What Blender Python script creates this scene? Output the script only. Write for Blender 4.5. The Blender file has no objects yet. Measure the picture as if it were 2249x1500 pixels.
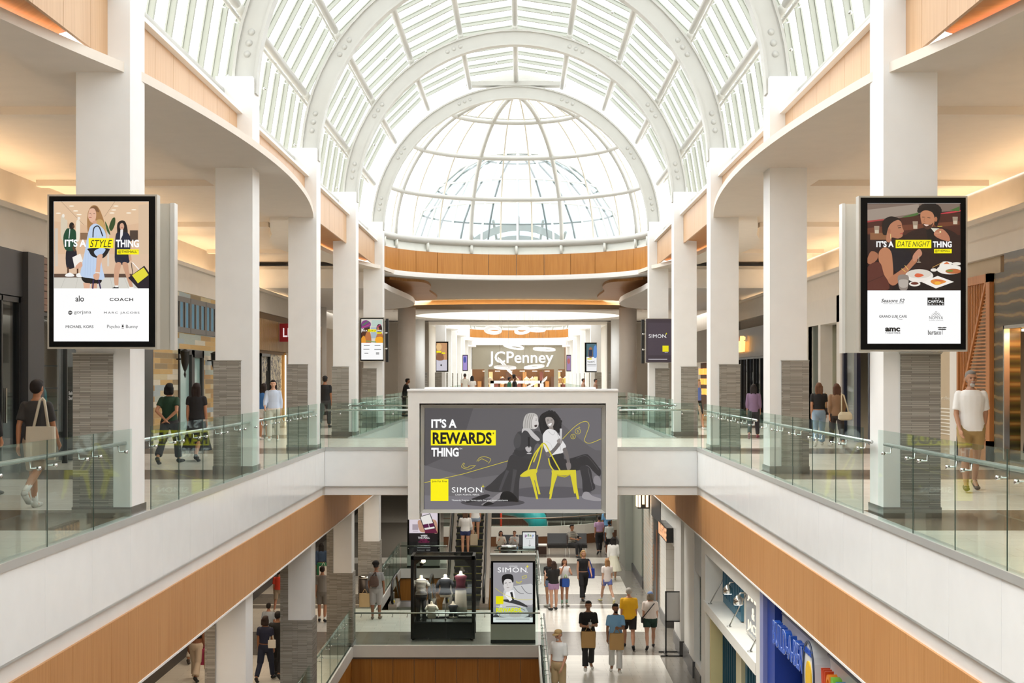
import bpy, bmesh, math, random
from mathutils import Vector, Matrix
random.seed(7)
S = bpy.context.scene
COL = S.collection
PI = math.pi
# ------------------------------------------------------------------ camera, sky, exposure
F = 3123.0; VX = 1144.0; VY = 827.0; CZ = 1.7        # focal length in pixels, vanishing point, eye height
cam_d = bpy.data.cameras.new('camera'); cam = bpy.data.objects.new('camera', cam_d); COL.objects.link(cam)
cam.location = (0, 0, CZ); cam.rotation_euler = (PI/2, 0, 0)
cam_d.sensor_width = 36; cam_d.lens = F*36/2249; cam_d.clip_end = 400
cam_d.shift_x = -(VX-1124.5)/2249; cam_d.shift_y = (VY-750)/2249
S.camera = cam
S.view_settings.view_transform = 'Standard'; S.view_settings.look = 'None'
S.view_settings.gamma = 1; S.view_settings.use_curve_mapping = False
S.view_settings.exposure = 0.35
w = bpy.data.worlds.new('sky'); S.world = w; w.use_nodes = True
wb = w.node_tree.nodes['Background']; wb.inputs[0].default_value = (0.97, 0.985, 1.0, 1); wb.inputs[1].default_value = 2.5
XCW = -.17
def area(name, loc, size, energy, color=(1, .93, .84), rot=(0, 0, 0)):
    l = bpy.data.lights.new(name, 'AREA'); l.shape = 'RECTANGLE'; l.size, l.size_y = size; l.energy = energy; l.color = color
    o = bpy.data.objects.new(name, l); COL.objects.link(o); o.location = loc; o.rotation_euler = rot
    return o
def sun(strength):
    l = bpy.data.lights.new('sun', 'SUN'); l.energy = strength; l.angle = math.radians(25); l.color = (1, .96, .9)
    o = bpy.data.objects.new('sun', l); COL.objects.link(o); o.rotation_euler = (math.radians(-18), math.radians(-28), 0)
sun(3.0)
for y_ in (8, 20, 32, 44):                      # unseen fill lamps added below the aisle ceilings, no fixtures modelled
    area('aisle_fill', (-7.0, y_, 5.3), (1.2, 8), 30, (1, .9, .78)); area('aisle_fill', (6.8, y_, 5.3), (1.2, 8), 30, (1, .9, .78))
for y_ in (24, 36, 48):
    area('lower_aisle_fill', (-6.9, y_, -2.12), (2.0, 6), 110, (1, .78, .56))  # warm fill added under the lower ceiling, without visible fixtures
area('lower_hall_fill', (2.4, 52, -1.2), (3.0, 12), 160, (1, .95, .88))  # unseen fill lamp added to lift the dark lower hall
area('play_area_fill', (0, 66, -1.5), (8, 12), 700, (1, .95, .88))  # added fill as well, brightens the floor beyond the bridge
area('crossing_light', (0, 62, 5.2), (8, 8), 200, (1, .87, .74))
area('skylight_well_fill', (XCW, 76.6, 7.2), (9, 9), 420, (1, 1, 1))  # added lamp, makes up for daylight the tinted dome keeps out
area('far_atrium_light', (0, 112, 9), (8, 50), 350, (1, .98, .95))
# ------------------------------------------------------------------ helpers
def sr(c):
    if isinstance(c, str): c = tuple(int(c[i:i+2], 16) for i in (0, 2, 4))
    return tuple((v/255/12.92 if v/255 <= .04045 else ((v/255+.055)/1.055)**2.4) for v in c)
MATS = {}
def mat(c, rough=.6, metal=0, emit=0, name=None, spec=.5, alpha=1):
    key = (c if isinstance(c, str) else tuple(c), rough, metal, emit, spec)
    if key in MATS: return MATS[key]
    m = bpy.data.materials.new(name or 'paint_%s' % (c if isinstance(c, str) else 'mix')); m.use_nodes = True
    b = m.node_tree.nodes['Principled BSDF']; r = sr(c)
    b.inputs['Base Color'].default_value = (*r, 1); b.inputs['Roughness'].default_value = rough
    b.inputs['Metallic'].default_value = metal; b.inputs['Specular IOR Level'].default_value = spec
    if emit:
        b.inputs['Emission Color'].default_value = (*r, 1); b.inputs['Emission Strength'].default_value = emit
        if .3 < emit <= 1.2: b.inputs['Base Color'].default_value = (0, 0, 0, 1)
    elif metal < .5:                                  # faint procedural unevenness
        nt = m.node_tree; n = nt.nodes.new('ShaderNodeTexNoise'); n.inputs['Scale'].default_value = 3.0
        t = nt.nodes.new('ShaderNodeTexCoord'); nt.links.new(t.outputs['Object'], n.inputs['Vector'])
        mx = nt.nodes.new('ShaderNodeMixRGB'); mx.blend_type = 'MULTIPLY'; mx.inputs[0].default_value = .08
        mx.inputs[1].default_value = (*r, 1); nt.links.new(n.outputs['Fac'], mx.inputs[2]); nt.links.new(mx.outputs[0], b.inputs['Base Color'])
    MATS[key] = m; return m
def nodes(name, rough=.5, spec=.5):
    m = bpy.data.materials.new(name); m.use_nodes = True; nt = m.node_tree; b = nt.nodes['Principled BSDF']
    b.inputs['Roughness'].default_value = rough; b.inputs['Specular IOR Level'].default_value = spec
    return m, nt, b
def N(nt, t, **k):
    n = nt.nodes.new('ShaderNode'+t)
    for a, v in k.items(): setattr(n, a, v)
    return n
def mathn(nt, op, a, b=None):
    n = N(nt, 'Math', operation=op)
    for i, v in enumerate((a, b)):
        if v is None: continue
        if isinstance(v, (int, float)): n.inputs[i].default_value = v
        else: nt.links.new(v, n.inputs[i])
    return n.outputs[0]
def coords(nt):
    t = N(nt, 'TexCoord'); s = N(nt, 'SeparateXYZ'); nt.links.new(t.outputs['Object'], s.inputs[0]); return s.outputs
def combine(nt, x, y, z=0.0):
    c = N(nt, 'CombineXYZ')
    for i, v in enumerate((x, y, z)):
        if isinstance(v, (int, float)): c.inputs[i].default_value = v
        else: nt.links.new(v, c.inputs[i])
    return c.outputs[0]
def wood(name, c1, c2, rough=.42, vert=True, sc=1.0):
    m, nt, b = nodes(name, rough); x, y, z = coords(nt)
    h = mathn(nt, 'ADD', x, y)
    v = combine(nt, mathn(nt, 'MULTIPLY', h, 22*sc), mathn(nt, 'MULTIPLY', z, .8*sc)) if vert else combine(nt, mathn(nt, 'MULTIPLY', h, .8*sc), mathn(nt, 'MULTIPLY', z, 22*sc))
    n = N(nt, 'TexNoise'); n.inputs['Scale'].default_value = 1; n.inputs['Detail'].default_value = 6; nt.links.new(v, n.inputs['Vector'])
    n2 = N(nt, 'TexNoise'); n2.inputs['Scale'].default_value = .8; nt.links.new(combine(nt, h, mathn(nt, 'MULTIPLY', z, .3)), n2.inputs['Vector'])
    f = mathn(nt, 'ADD', mathn(nt, 'MULTIPLY', n.outputs['Fac'], .7), mathn(nt, 'MULTIPLY', n2.outputs['Fac'], .3))
    r = N(nt, 'ValToRGB'); r.color_ramp.elements[0].position = .35; r.color_ramp.elements[1].position = .68
    r.color_ramp.elements[0].color = (*sr(c1), 1); r.color_ramp.elements[1].color = (*sr(c2), 1)
    nt.links.new(f, r.inputs[0]); nt.links.new(r.outputs[0], b.inputs['Base Color']); return m
def brick(name, c1, c2, cm, bw, rh, mortar, rough, vert, off=.5, spec=.5, bias=0.0):
    m, nt, b = nodes(name, rough, spec); x, y, z = coords(nt)
    v = combine(nt, mathn(nt, 'ADD', x, y), z) if vert else combine(nt, x, y)
    br = N(nt, 'TexBrick'); br.offset = off; br.inputs['Scale'].default_value = 1
    for k, c in (('Color1', c1), ('Color2', c2), ('Mortar', cm)): br.inputs[k].default_value = (*sr(c), 1)
    br.inputs['Brick Width'].default_value = bw; br.inputs['Row Height'].default_value = rh; br.inputs['Mortar Size'].default_value = mortar
    br.inputs['Mortar Smooth'].default_value = .1; br.inputs['Bias'].default_value = bias
    nt.links.new(v, br.inputs['Vector']); nt.links.new(br.outputs['Color'], b.inputs['Base Color'])
    return m, nt, b, br, (x, y, z)
def band(nt, y, a, b_):
    return mathn(nt, 'MULTIPLY', mathn(nt, 'GREATER_THAN', y, a), mathn(nt, 'LESS_THAN', y, b_))
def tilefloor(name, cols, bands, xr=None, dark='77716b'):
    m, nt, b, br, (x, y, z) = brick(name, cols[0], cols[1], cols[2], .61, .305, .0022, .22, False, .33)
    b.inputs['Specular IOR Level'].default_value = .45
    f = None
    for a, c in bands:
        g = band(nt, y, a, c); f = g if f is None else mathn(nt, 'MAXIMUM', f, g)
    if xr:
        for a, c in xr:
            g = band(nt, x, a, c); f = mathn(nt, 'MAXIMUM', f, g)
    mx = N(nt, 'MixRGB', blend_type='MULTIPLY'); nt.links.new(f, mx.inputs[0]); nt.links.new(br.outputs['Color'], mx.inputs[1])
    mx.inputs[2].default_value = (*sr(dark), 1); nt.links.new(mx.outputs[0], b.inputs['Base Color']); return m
def glass(name, tint, gl=.10, rough=.02, gcol=(1, 1, 1)):
    m = bpy.data.materials.new(name); m.use_nodes = True; nt = m.node_tree; nt.nodes.clear()
    o = N(nt, 'OutputMaterial'); t = N(nt, 'BsdfTransparent'); g = N(nt, 'BsdfGlossy'); x = N(nt, 'MixShader'); lw = N(nt, 'Fresnel'); lw.inputs[0].default_value = 1.45
    t.inputs[0].default_value = (*tint, 1); g.inputs['Roughness'].default_value = rough; g.inputs[0].default_value = (*gcol, 1)
    f = mathn(nt, 'ADD', mathn(nt, 'MULTIPLY', lw.outputs[0], .12), gl)
    nt.links.new(f, x.inputs[0]); nt.links.new(t.outputs[0], x.inputs[1]); nt.links.new(g.outputs[0], x.inputs[2]); nt.links.new(x.outputs[0], o.inputs[0])
    return m
M = dict(
 white=mat('eeebe5', .55), col=mat('eeedea', .5), ceil=mat('e6dccf', .75), steel=mat('c0bfb8', .4), slab=mat('f2efeb', .5),
 panel=mat('fcfdfc', .15, spec=.6), metal=mat('b9bab6', .28, 1), chrome=mat('d8d8d6', .12, 1), dark=mat('2b2a29', .4), black=mat('121212', .3),
 wood=wood('veneer_lit', 'c49a70', 'd3ad84'), woodd=wood('veneer_half_lit', 'b98047', 'cb965f'), woodo=wood('veneer_warm_lit', 'ab6d26', 'c0833a'),  # same veneer in three tones, its differing light put into the colours
 glass=glass('clear_glass', (.90, .955, .935), .012, .01, (.9, 1, .96)), sky=glass('roof_glass', (.97, .985, .99), .02), dome=glass('far_dome_glass', (.60, .66, .68), .03),
 stone=brick('stacked_stone', 'a9a398', '837d74', '68635b', .34, .021, .0022, .8, True, .37)[0],
 led=mat('ffe2bc', .5, 0, 13.0, 'warm_led'), ledc=mat('ffb65e', .5, 0, 4.5, 'amber_led'),
 plankc=None, marble=None)
M['base'] = mat('8f8e8b', .25, .9)
M['metalgrey'] = mat('b7b2a6', .35, .35)
class MB:
    def __init__(s): s.v = []; s.f = []; s.m = []; s.sm = []
    def add(s, vs, fs, mi=0, smooth=False):
        o = len(s.v); s.v += [tuple(v) for v in vs]; s.f += [tuple(i+o for i in f) for f in fs]; s.m += [mi]*len(fs); s.sm += [smooth]*len(fs); return s
    def box(s, x0, x1, y0, y1, z0, z1, mi=0):
        x0, x1 = sorted((x0, x1)); y0, y1 = sorted((y0, y1)); z0, z1 = sorted((z0, z1))
        return s.add([(x0,y0,z0),(x1,y0,z0),(x1,y1,z0),(x0,y1,z0),(x0,y0,z1),(x1,y0,z1),(x1,y1,z1),(x0,y1,z1)],
              [(0,3,2,1),(4,5,6,7),(0,1,5,4),(1,2,6,5),(2,3,7,6),(3,0,4,7)], mi)
    def prism(s, pts, d, mi=0):                        # closed outline pts (3-D, planar) pushed along vector d
        n = len(pts); d = Vector(d); a = [Vector(p) for p in pts]
        return s.add(a+[p+d for p in a], [tuple(range(n))[::-1], tuple(range(n, 2*n))]+[(i, (i+1) % n, (i+1) % n+n, i+n) for i in range(n)], mi)
    def tube(s, path, r, n=8, mi=0, closed=False, caps=True):
        P = [Vector(p) for p in path]; k = len(P); R = r if isinstance(r, (list, tuple)) else [r]*k; vs = []; up = None
        for i, p in enumerate(P):
            t = (P[(i+1) % k]-P[i-1]) if closed else (P[min(i+1, k-1)]-P[max(i-1, 0)]); t.normalize()
            if up is None: up = Vector((0, 0, 1)) if abs(t.z) < .9 else Vector((1, 0, 0))
            a = t.cross(up)
            if a.length < 1e-6: a = t.cross(Vector((0, 1, 0)))
            a.normalize(); b = a.cross(t); up = b
            vs += [p+(a*math.cos(2*PI*j/n)+b*math.sin(2*PI*j/n))*R[i] for j in range(n)]
        fs = [(i*n+j, i*n+(j+1) % n, ((i+1) % k)*n+(j+1) % n, ((i+1) % k)*n+j) for i in range(k if closed else k-1) for j in range(n)]
        if not closed and caps: fs += [tuple(range(n))[::-1], tuple(range((k-1)*n, k*n))]
        return s.add(vs, fs, mi, n > 5)
    def loft(s, rings, mi=0, smooth=True):             # rings of equal length, closed ends
        n = len(rings[0]); k = len(rings); vs = [p for r in rings for p in r]
        fs = [(i*n+j, i*n+(j+1) % n, (i+1)*n+(j+1) % n, (i+1)*n+j) for i in range(k-1) for j in range(n)]+[tuple(range(n))[::-1], tuple(range((k-1)*n, k*n))]
        return s.add(vs, fs, mi, smooth)
    def lathe(s, x, y, prof, n=20, mi=0):              # prof: (radius, z)
        return s.loft([[(x+r*math.cos(2*PI*j/n), y+r*math.sin(2*PI*j/n), z) for j in range(n)] for r, z in prof], mi)
    def ball(s, c, r, n=8, mi=0):
        rx, ry, rz = r if isinstance(r, (tuple, list)) else (r, r, r); m = max(4, n*3//4)
        rings = [[(c[0]+rx*math.sin(PI*(i+.04*(i == 0)-.04*(i == m))/m)*math.cos(2*PI*j/n), c[1]+ry*math.sin(PI*(i+.04*(i == 0)-.04*(i == m))/m)*math.sin(2*PI*j/n), c[2]-rz*math.cos(PI*i/m)) for j in range(n)] for i in range(m+1)]
        return s.loft(rings, mi)
    def cyl(s, a, b, r, n=12, mi=0): return s.tube([a, b], r, n, mi)
    def build(s, name, m, parent=None):
        me = bpy.data.meshes.new(name); me.from_pydata(s.v, [], s.f)
        for mm in (m if isinstance(m, list) else [m]): me.materials.append(mm)
        me.polygons.foreach_set('material_index', s.m); me.polygons.foreach_set('use_smooth', s.sm); me.update()
        o = bpy.data.objects.new(name, me); COL.objects.link(o)
        if parent is not None:
            o.parent = parent; o.matrix_parent_inverse = Matrix.Translation(-Vector(parent.location)) if not parent.get('_r') else Matrix.Identity(4)
        return o
def tag(o, label=None, cat=None, group=None, kind=None):
    if label: o['label'] = label
    if cat: o['category'] = cat
    if group: o['group'] = group
    if kind: o['kind'] = kind
    return o
def thing(name, loc, label, cat, group=None):
    o = bpy.data.objects.new(name, None); COL.objects.link(o); o.location = loc; o.empty_display_size = .2
    return tag(o, label, cat, group)
def struct(name, mb, m): return tag(mb.build(name, m), kind='structure')
def arm_of(mb): return mb
TN = [0]
def trim(mb, m): TN[0] += 1; return struct('trim_%d' % TN[0], mb, m)
def P(px, py, Y): return ((px-VX)*Y/F, Y, CZ-(py-VY)*Y/F)      # a photo pixel at a measured depth -> metres
def PX(px, Y): return (px-VX)*Y/F
def PZ(py, Y): return CZ-(py-VY)*Y/F
_tc = {}
def text2d(s, bold=0, shear=0, space=1.0):
    if 'M' in s: bold = 0
    k = (s, bold, shear, space)
    if k not in _tc:
        cu = bpy.data.curves.new('t', 'FONT'); cu.body = s; cu.size = 1; cu.offset = bold; cu.shear = shear; cu.space_character = space; cu.resolution_u = 3
        o = bpy.data.objects.new('t', cu); COL.objects.link(o); dg = bpy.context.evaluated_depsgraph_get()
        me = bpy.data.meshes.new_from_object(o.evaluated_get(dg)); vs = [(v.co.x, v.co.y) for v in me.vertices]; fs = [tuple(p.vertices) for p in me.polygons]
        bpy.data.objects.remove(o); bpy.data.curves.remove(cu); bpy.data.meshes.remove(me)
        xs = [v[0] for v in vs]; ys = [v[1] for v in vs]; a, b, c, d = min(xs), max(xs), min(ys), max(ys)
        _tc[k] = ([((x-a)/(b-a), (y-c)/(d-c)) for x, y in vs], fs)
    return _tc[k]
def letters3d(mb, s, o, u, v, d, bold=0, mi=0, space=1.0, shear=0):    # lettering in box o + u*[0..1] + v*[0..1], depth vector d (towards the back)
    vs, fs = text2d(s, bold, shear, space); o, u, v, d = map(Vector, (o, u, v, d)); n = len(vs)
    front = [o+u*a+v*b for a, b in vs]; back = [p+d for p in front]
    from collections import Counter
    ec = Counter(); dirs = {}
    for f in fs:
        for i in range(len(f)):
            e = (f[i], f[(i+1) % len(f)]); ec[tuple(sorted(e))] += 1; dirs[tuple(sorted(e))] = e
    side = [(dirs[e][1], dirs[e][0], dirs[e][0]+n, dirs[e][1]+n) for e, c in ec.items() if c == 1]
    mb.add(front+back, [tuple(f) for f in fs]+side, mi)
def smooth_loop(pts, k=4):
    out = []; n = len(pts)
    for i in range(n):
        p0, p1, p2, p3 = pts[i-1], pts[i], pts[(i+1) % n], pts[(i+2) % n]
        for j in range(k):
            t = j/k; out.append(tuple(.5*((2*p1[a])+(-p0[a]+p2[a])*t+(2*p0[a]-5*p1[a]+4*p2[a]-p3[a])*t*t+(-p0[a]+3*p1[a]-3*p2[a]+p3[a])*t**3) for a in range(len(p1))))
    return out
from mathutils.geometry import tessellate_polygon
EMF = 2**-.35
class Canvas:                                            # flat printed / screen image: coloured shapes on one plane facing the hall
    def __init__(s, fx, emit=1.0, rough=.4): s.fx = fx; s.mb = MB(); s.mats = []; s.idx = {}; s.k = 0; s.emit = emit; s.rough = rough; s.clip = None
    def mi(s, c):
        if c not in s.idx: s.idx[c] = len(s.mats); s.mats.append(mat(c, s.rough, 0, s.emit*EMF, 'screen_%s' % c))
        return s.idx[c]
    def poly(s, pts, c, smooth=False):
        if smooth: pts = smooth_loop(pts)
        if s.clip: pts = [(min(max(p[0], s.clip[0]), s.clip[2]), min(max(p[1], s.clip[1]), s.clip[3])) for p in pts]
        s.k += 1; tr = tessellate_polygon([[Vector((p[0], p[1], 0)) for p in pts]])
        s.mb.add([s.fx(p[0], p[1], s.k) for p in pts], [tuple(t) for t in tr], s.mi(c)); return s
    def rect(s, x0, y0, x1, y1, c): return s.poly([(x0, y0), (x1, y0), (x1, y1), (x0, y1)], c)
    def ell(s, cx, cy, rx, ry, c, n=20, rot=0):
        return s.poly([(cx+rx*math.cos(2*PI*i/n)*math.cos(rot)-ry*math.sin(2*PI*i/n)*math.sin(rot), cy+rx*math.cos(2*PI*i/n)*math.sin(rot)+ry*math.sin(2*PI*i/n)*math.cos(rot)) for i in range(n)], c)
    def line(s, pts, w, c, smooth=True):
        if smooth and len(pts) > 2:
            q = []
            for i in range(len(pts)-1):
                p0, p1, p2, p3 = pts[max(i-1, 0)], pts[i], pts[i+1], pts[min(i+2, len(pts)-1)]
                for j in range(5):
                    t = j/5; q.append(tuple(.5*((2*p1[a])+(-p0[a]+p2[a])*t+(2*p0[a]-5*p1[a]+4*p2[a]-p3[a])*t*t+(-p0[a]+3*p1[a]-3*p2[a]+p3[a])*t**3) for a in (0, 1)))
            pts = q+[pts[-1]]
        s.k += 1; vs = []; fs = []
        for i in range(len(pts)-1):
            (a, b), (c_, d) = pts[i], pts[i+1]; L = math.hypot(c_-a, d-b) or 1; nx, ny = -(d-b)/L*w/2, (c_-a)/L*w/2; o = len(vs)
            vs += [(a+nx, b+ny), (c_+nx, d+ny), (c_-nx, d-ny), (a-nx, b-ny)]; fs.append((o, o+1, o+2, o+3))
        s.mb.add([s.fx(x, y, s.k) for x, y in vs], fs, s.mi(c)); return s
    def text(s, t, x0, y0, x1, y1, c, bold=0, shear=0, space=1.0):
        vs, fs = text2d(t, bold, shear, space); s.k += 1; e = bold*abs(y1-y0)*.8 if 'M' in t else 0
        for dx, dy in (((0, 0),) if not e else ((-e, 0), (e, 0), (0, e), (0, -e))): s.mb.add([s.fx(x0+dx+(x1-x0)*a, y1+dy+(y0-y1)*b, s.k+dx*.01) for a, b in vs], fs, s.mi(c))
        return s
    def done(s, name, parent, label=None):
        o = s.mb.build(name, s.mats, parent)
        if label: o['label'] = label
        return o
def zmap(ox, oy, sc, Y, step=.0004):                     # crop coordinates -> photo pixel -> plane at depth Y
    return lambda x, y, k: P(ox+x/sc, oy+y/sc, Y-.002-step*k)
# ------------------------------------------------------------------ measures of the hall
XC = -.17; CI = 4.53; CW = .65; D = {i: 17.1+7.8*i for i in range(-3, 5)}; YR = -9.0      # axis, column face, column width, column rows
XL, XR = -8.9, 8.75; ZL = -6.0
def X(side, h): return XC+side*h                        # side -1 left, +1 right
# floors
fb = [(D[i]-1.4, D[i]+1.0) for i in D]+[(D[4]+7.8*k-1.4, D[4]+7.8*k+1.0) for k in range(1, 12)]
upf = tilefloor('porcelain_tiles_upper', ('e4ddd2', 'dcd5ca', 'b3aca0'), fb, dark='8c8178')
mb = MB(); 
for a, b in ((XL-.4, -4.77), (4.3, XR+.4)): mb.box(a, b, YR, 60, -.35, 0)
mb.box(-4.77, 4.3, YR, .6, -.35, 0); mb.box(-4.77, 4.3, 33.95, 39.1, -.35, 0)
mb.box(-9.3, 9.2, 60, 170, -.35, 0); struct('floor', mb, upf)
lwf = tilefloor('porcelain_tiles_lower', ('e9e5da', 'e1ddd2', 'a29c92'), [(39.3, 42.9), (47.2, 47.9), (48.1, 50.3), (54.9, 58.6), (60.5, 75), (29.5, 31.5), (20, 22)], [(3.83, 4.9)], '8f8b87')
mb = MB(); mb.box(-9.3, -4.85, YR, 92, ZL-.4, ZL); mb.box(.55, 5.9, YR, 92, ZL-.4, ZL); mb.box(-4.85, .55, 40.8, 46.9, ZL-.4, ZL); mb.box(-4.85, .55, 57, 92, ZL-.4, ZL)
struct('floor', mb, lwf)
mb = MB(); mb.box(-9.3, 9.2, YR, 92, -12.6, -12.3); struct('floor', mb, mat('8d877e', .4))
# rims, glossy white fascia panels and veneer bands of the upper floor
def seg_panels(x, y0, y1, z0, z1, step, gap, t, axis='y', mb=None):
    mb = mb or MB(); n = max(1, round(abs(y1-y0)/step)); s = (y1-y0)/n
    for i in range(n):
        a, b = y0+i*s+gap/2, y0+(i+1)*s-gap/2
        if axis == 'y': mb.box(x, x+t, a, b, z0, z1)
        else: mb.box(a, b, x, x+t, z0, z1)
    return mb
mp, ms, mw, mt, mk = MB(), MB(), MB(), MB(), MB()
for sd, xe in ((-1, -4.67), (1, 4.2)):
    for y0, y1 in ((YR, 33.85), (39.2, 56)):
        seg_panels(xe, y0, y1, -.90, -.06, 1.52, .006, sd*.05, 'y', mp)
        ms.box(xe-sd*.02, xe+sd*.10, y0, y1, -.06, .02); ms.box(xe, xe+sd*.07, y0, y1, -.925, -.90)
        mt.box(xe+sd*.05, xe+sd*.08, y0, y1, -1.12, -.05)
        seg_panels(xe+sd*.02, y0, y1, -2.05, -1.12, .70, .006, sd*.03, 'y', mw)
        mt.box(xe+sd*.01, xe+sd*.13, y0, y1, -2.08, -2.05)
        mk.box(xe+sd*.052, xe+sd*.07, y0, y1, -2.05, -1.1)
for sd, xe in ((-1, -4.67), (1, 4.2)):
    seg_panels(xe+sd*.02, 33.86, 39.19, -2.05, -1.14, .70, .006, sd*.03, 'y', mw); mt.box(xe+sd*.01, xe+sd*.13, 33.85, 39.2, -2.08, -2.05); mk.box(xe+sd*.052, xe+sd*.07, 33.85, 39.2, -2.05, -1.14)
for yy, sg in ((33.85, 1), (39.2, -1), (56, 1)):
    seg_panels(yy, -4.67, 4.2, -.90, -.06, 2.95, .008, sg*.05, 'x', mp)
    ms.box(-4.67, 4.2, yy-sg*.02, yy+sg*.1, -.06, .02); ms.box(-4.67, 4.2, yy, yy+sg*.07, -.925, -.90); mt.box(-4.67, 4.2, yy+sg*.05, yy+sg*.11, -1.12, -.05)
trim(mp, M['panel']); trim(ms, mat('cfd0cd', .3, .4)); trim(mw, M['woodd']); trim(mt, M['slab']); trim(mk, M['dark'])
# undersides of the upper floor (ceiling of the lower one)
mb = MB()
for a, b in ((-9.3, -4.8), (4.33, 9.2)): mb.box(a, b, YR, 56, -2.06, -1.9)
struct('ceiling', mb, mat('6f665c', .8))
mb = MB(); mb.box(-4.78, 4.31, 33.92, 39.1, -1.13, -.36); mb.box(-9.3, 9.2, 56.1, 92, -1.35, -1.1); mb.box(-4.7, 4.2, YR, .5, -1.1, -.4); struct('ceiling', mb, M['ceil'])
# lower floor rim
mt, mw = MB(), MB()
mt.box(-4.85, .6, 40.72, 40.8, -6.34, -6.0); mt.box(-4.9, -4.8, YR, 40.8, -6.34, -6.0); mt.box(.5, .62, YR, 40.8, -6.34, -6.0); mt.box(-4.85, .6, 56.92, 57, -6.36, -5.99)
mt.box(-4.9, -4.8, 46.9, 57, -6.34, -6.0); mt.box(.5, .62, 46.9, 57, -6.34, -6.0)
seg_panels(40.86, -4.9, .6, -9.4, -6.34, .64, .012, .05, 'x', mw); seg_panels(-4.9, 14, 40.8, -9.4, -6.34, .64, .012, .05, 'y', mw); seg_panels(.54, 14, 40.8, -9.4, -6.34, .64, .012, .05, 'y', mw); seg_panels(57.02, -4.85, .6, -9.4, -6.36, .64, .012, .05, 'x', mw)
trim(mt, M['white']); trim(mw, M['woodo'])
mb = MB(); mb.box(-4.9, .6, 40.93, 41.0, -9.4, -6.35); mb.box(-4.9, .6, 57.1, 57.15, -9.4, -6.35); trim(mb, mat('cfc8bd', .6))
# walls behind the shops, far end, behind the camera
WB = mat('d9cfc1', .7)
mb = MB(); mb.box(-10.2, -9.9, YR, 170, -.3, 6.4); struct('wall_left', mb, WB)
mb = MB(); mb.box(9.75, 10.0, YR, 170, -.3, 6.4); struct('wall_right', mb, WB)
mb = MB(); mb.box(-10, 9.8, YR-.3, YR, -12, 5.6); struct('wall_rear', mb, WB)
mb = MB(); mb.box(-9.5, -9.2, YR, 92, -12.4, -1.2); struct('wall_left', mb, mat('33291f', .5))
mb = MB(); mb.box(5.9, 6.2, YR, 92, -12.4, -1.2); mb.box(-9.3, 6, 92, 92.3, -12.4, -1.1); struct('wall_right', mb, mat('bdb4a6', .6))
# side-aisle ceilings with the scalloped white edge, upper veneer band, ledge and cove
def edge_h(y):                                           # half-width of the opening at the slab edge
    k = (y-1.5)/15.6; i = math.floor(k); t = (k-i)*2-1; q = 1-t*t
    return 4.60-(.55*q if i % 2 else -1.0*q)
def ceil_side(sd):
    ys = [YR+.3*i for i in range(int((52-YR)/.3)+1)]; mb = MB()
    e = [X(sd, edge_h(y)) for y in ys]
    tr = [X(sd, 5.55+.0*y if not (1.5 < 0) else 0) for y in ys]
    tr = [X(sd, max(5.6, edge_h(y)+.25) + (.9*max(0, math.sin((y-32.7)/15.6*PI)) if y > 32.7 else 0)) for y in ys]
    n = len(ys)
    vs = [(e[i], ys[i], 5.48) for i in range(n)]+[(e[i], ys[i], 5.36) for i in range(n)]+[(tr[i], ys[i], 5.36) for i in range(n)]+[(tr[i], ys[i], 5.66) for i in range(n)]+[(X(sd, 9.9), ys[i], 5.66) for i in range(n)]
    fs = [(k*n+i, k*n+i+1, (k+1)*n+i+1, (k+1)*n+i) for k in range(4) for i in range(n-1)]
    vs += [(X(sd, 5.9), y, 5.48) for y in ys]; fs += [(i, i+1, 5*n+i+1, 5*n+i) for i in range(n-1)]
    mb.add(vs, fs); 
    for j in range(-3, 4):
        y = D[j]+3.9; mb.box(X(sd, 5.7 if y < 33 else 6.3), X(sd, 9.6), y-.16, y+.16, 5.54, 5.67)
    struct('ceiling', mb, M['ceil'])
    xw = XL if sd < 0 else XR; mb = MB()                 # moulded fascia over the shopfronts, open cove above it
    mb.box(xw, xw+sd*.12, YR, 58, 3.93, 4.28); mb.box(xw+sd*.05, xw+sd*.2, YR, 58, 4.28, 4.62); mb.box(xw-sd*.04, xw+sd*.2, YR, 58, 4.62, 4.72); mb.box(xw+sd*.1, xw+sd*1.1, YR, 58, 4.5, 4.56)
    trim(mb, mat('ddd6cb', .6))
    mb = MB(); 
    for j in range(11): mb.box(xw+sd*.75, xw+sd*.82, YR+1+6*j, YR+6.2+6*j, 4.60, 4.66)
    trim(mb, M['led'])
    # veneer band between slab and skylight
    mw = MB()
    for i in range(-3, 4): seg_panels(X(sd, 4.80), D[i]+.3, D[i+1]+.3, 5.50, 6.30, 1.0, .01, sd*.04, 'y', mw)
    trim(mw, M['wood'])
    mk = MB(); mk.box(X(sd, 4.86), X(sd, 4.95), YR, 48.9, 5.66, 6.34); mk.box(X(sd, 4.7), X(sd, 5.1), YR, 48.9, 6.30, 6.36); trim(mk, M['white'])
    # sloping veneer soffit with amber light where the slab swings back behind the band
    ms, ml = MB(), MB()
    for i in range(len(ys)-1):
        a, b = edge_h(ys[i]), edge_h(ys[i+1])
        if a > 4.84 and b > 4.84 and ys[i] < 48:
            ms.add([(X(sd, 4.83), ys[i], 5.58), (X(sd, 4.83), ys[i+1], 5.58), (X(sd, b+.12), ys[i+1], 5.53), (X(sd, a+.12), ys[i], 5.53)], [(0, 1, 2, 3)])
            ml.add([(X(sd, a+.05), ys[i], 5.485), (X(sd, b+.05), ys[i+1], 5.485), (X(sd, b+.075), ys[i+1], 5.485), (X(sd, a+.075), ys[i], 5.485)], [(0, 1, 2, 3)])
    trim(ms, M['woodo']); trim(ml, M['ledc'])
for sd in (-1, 1): ceil_side(sd)
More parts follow.
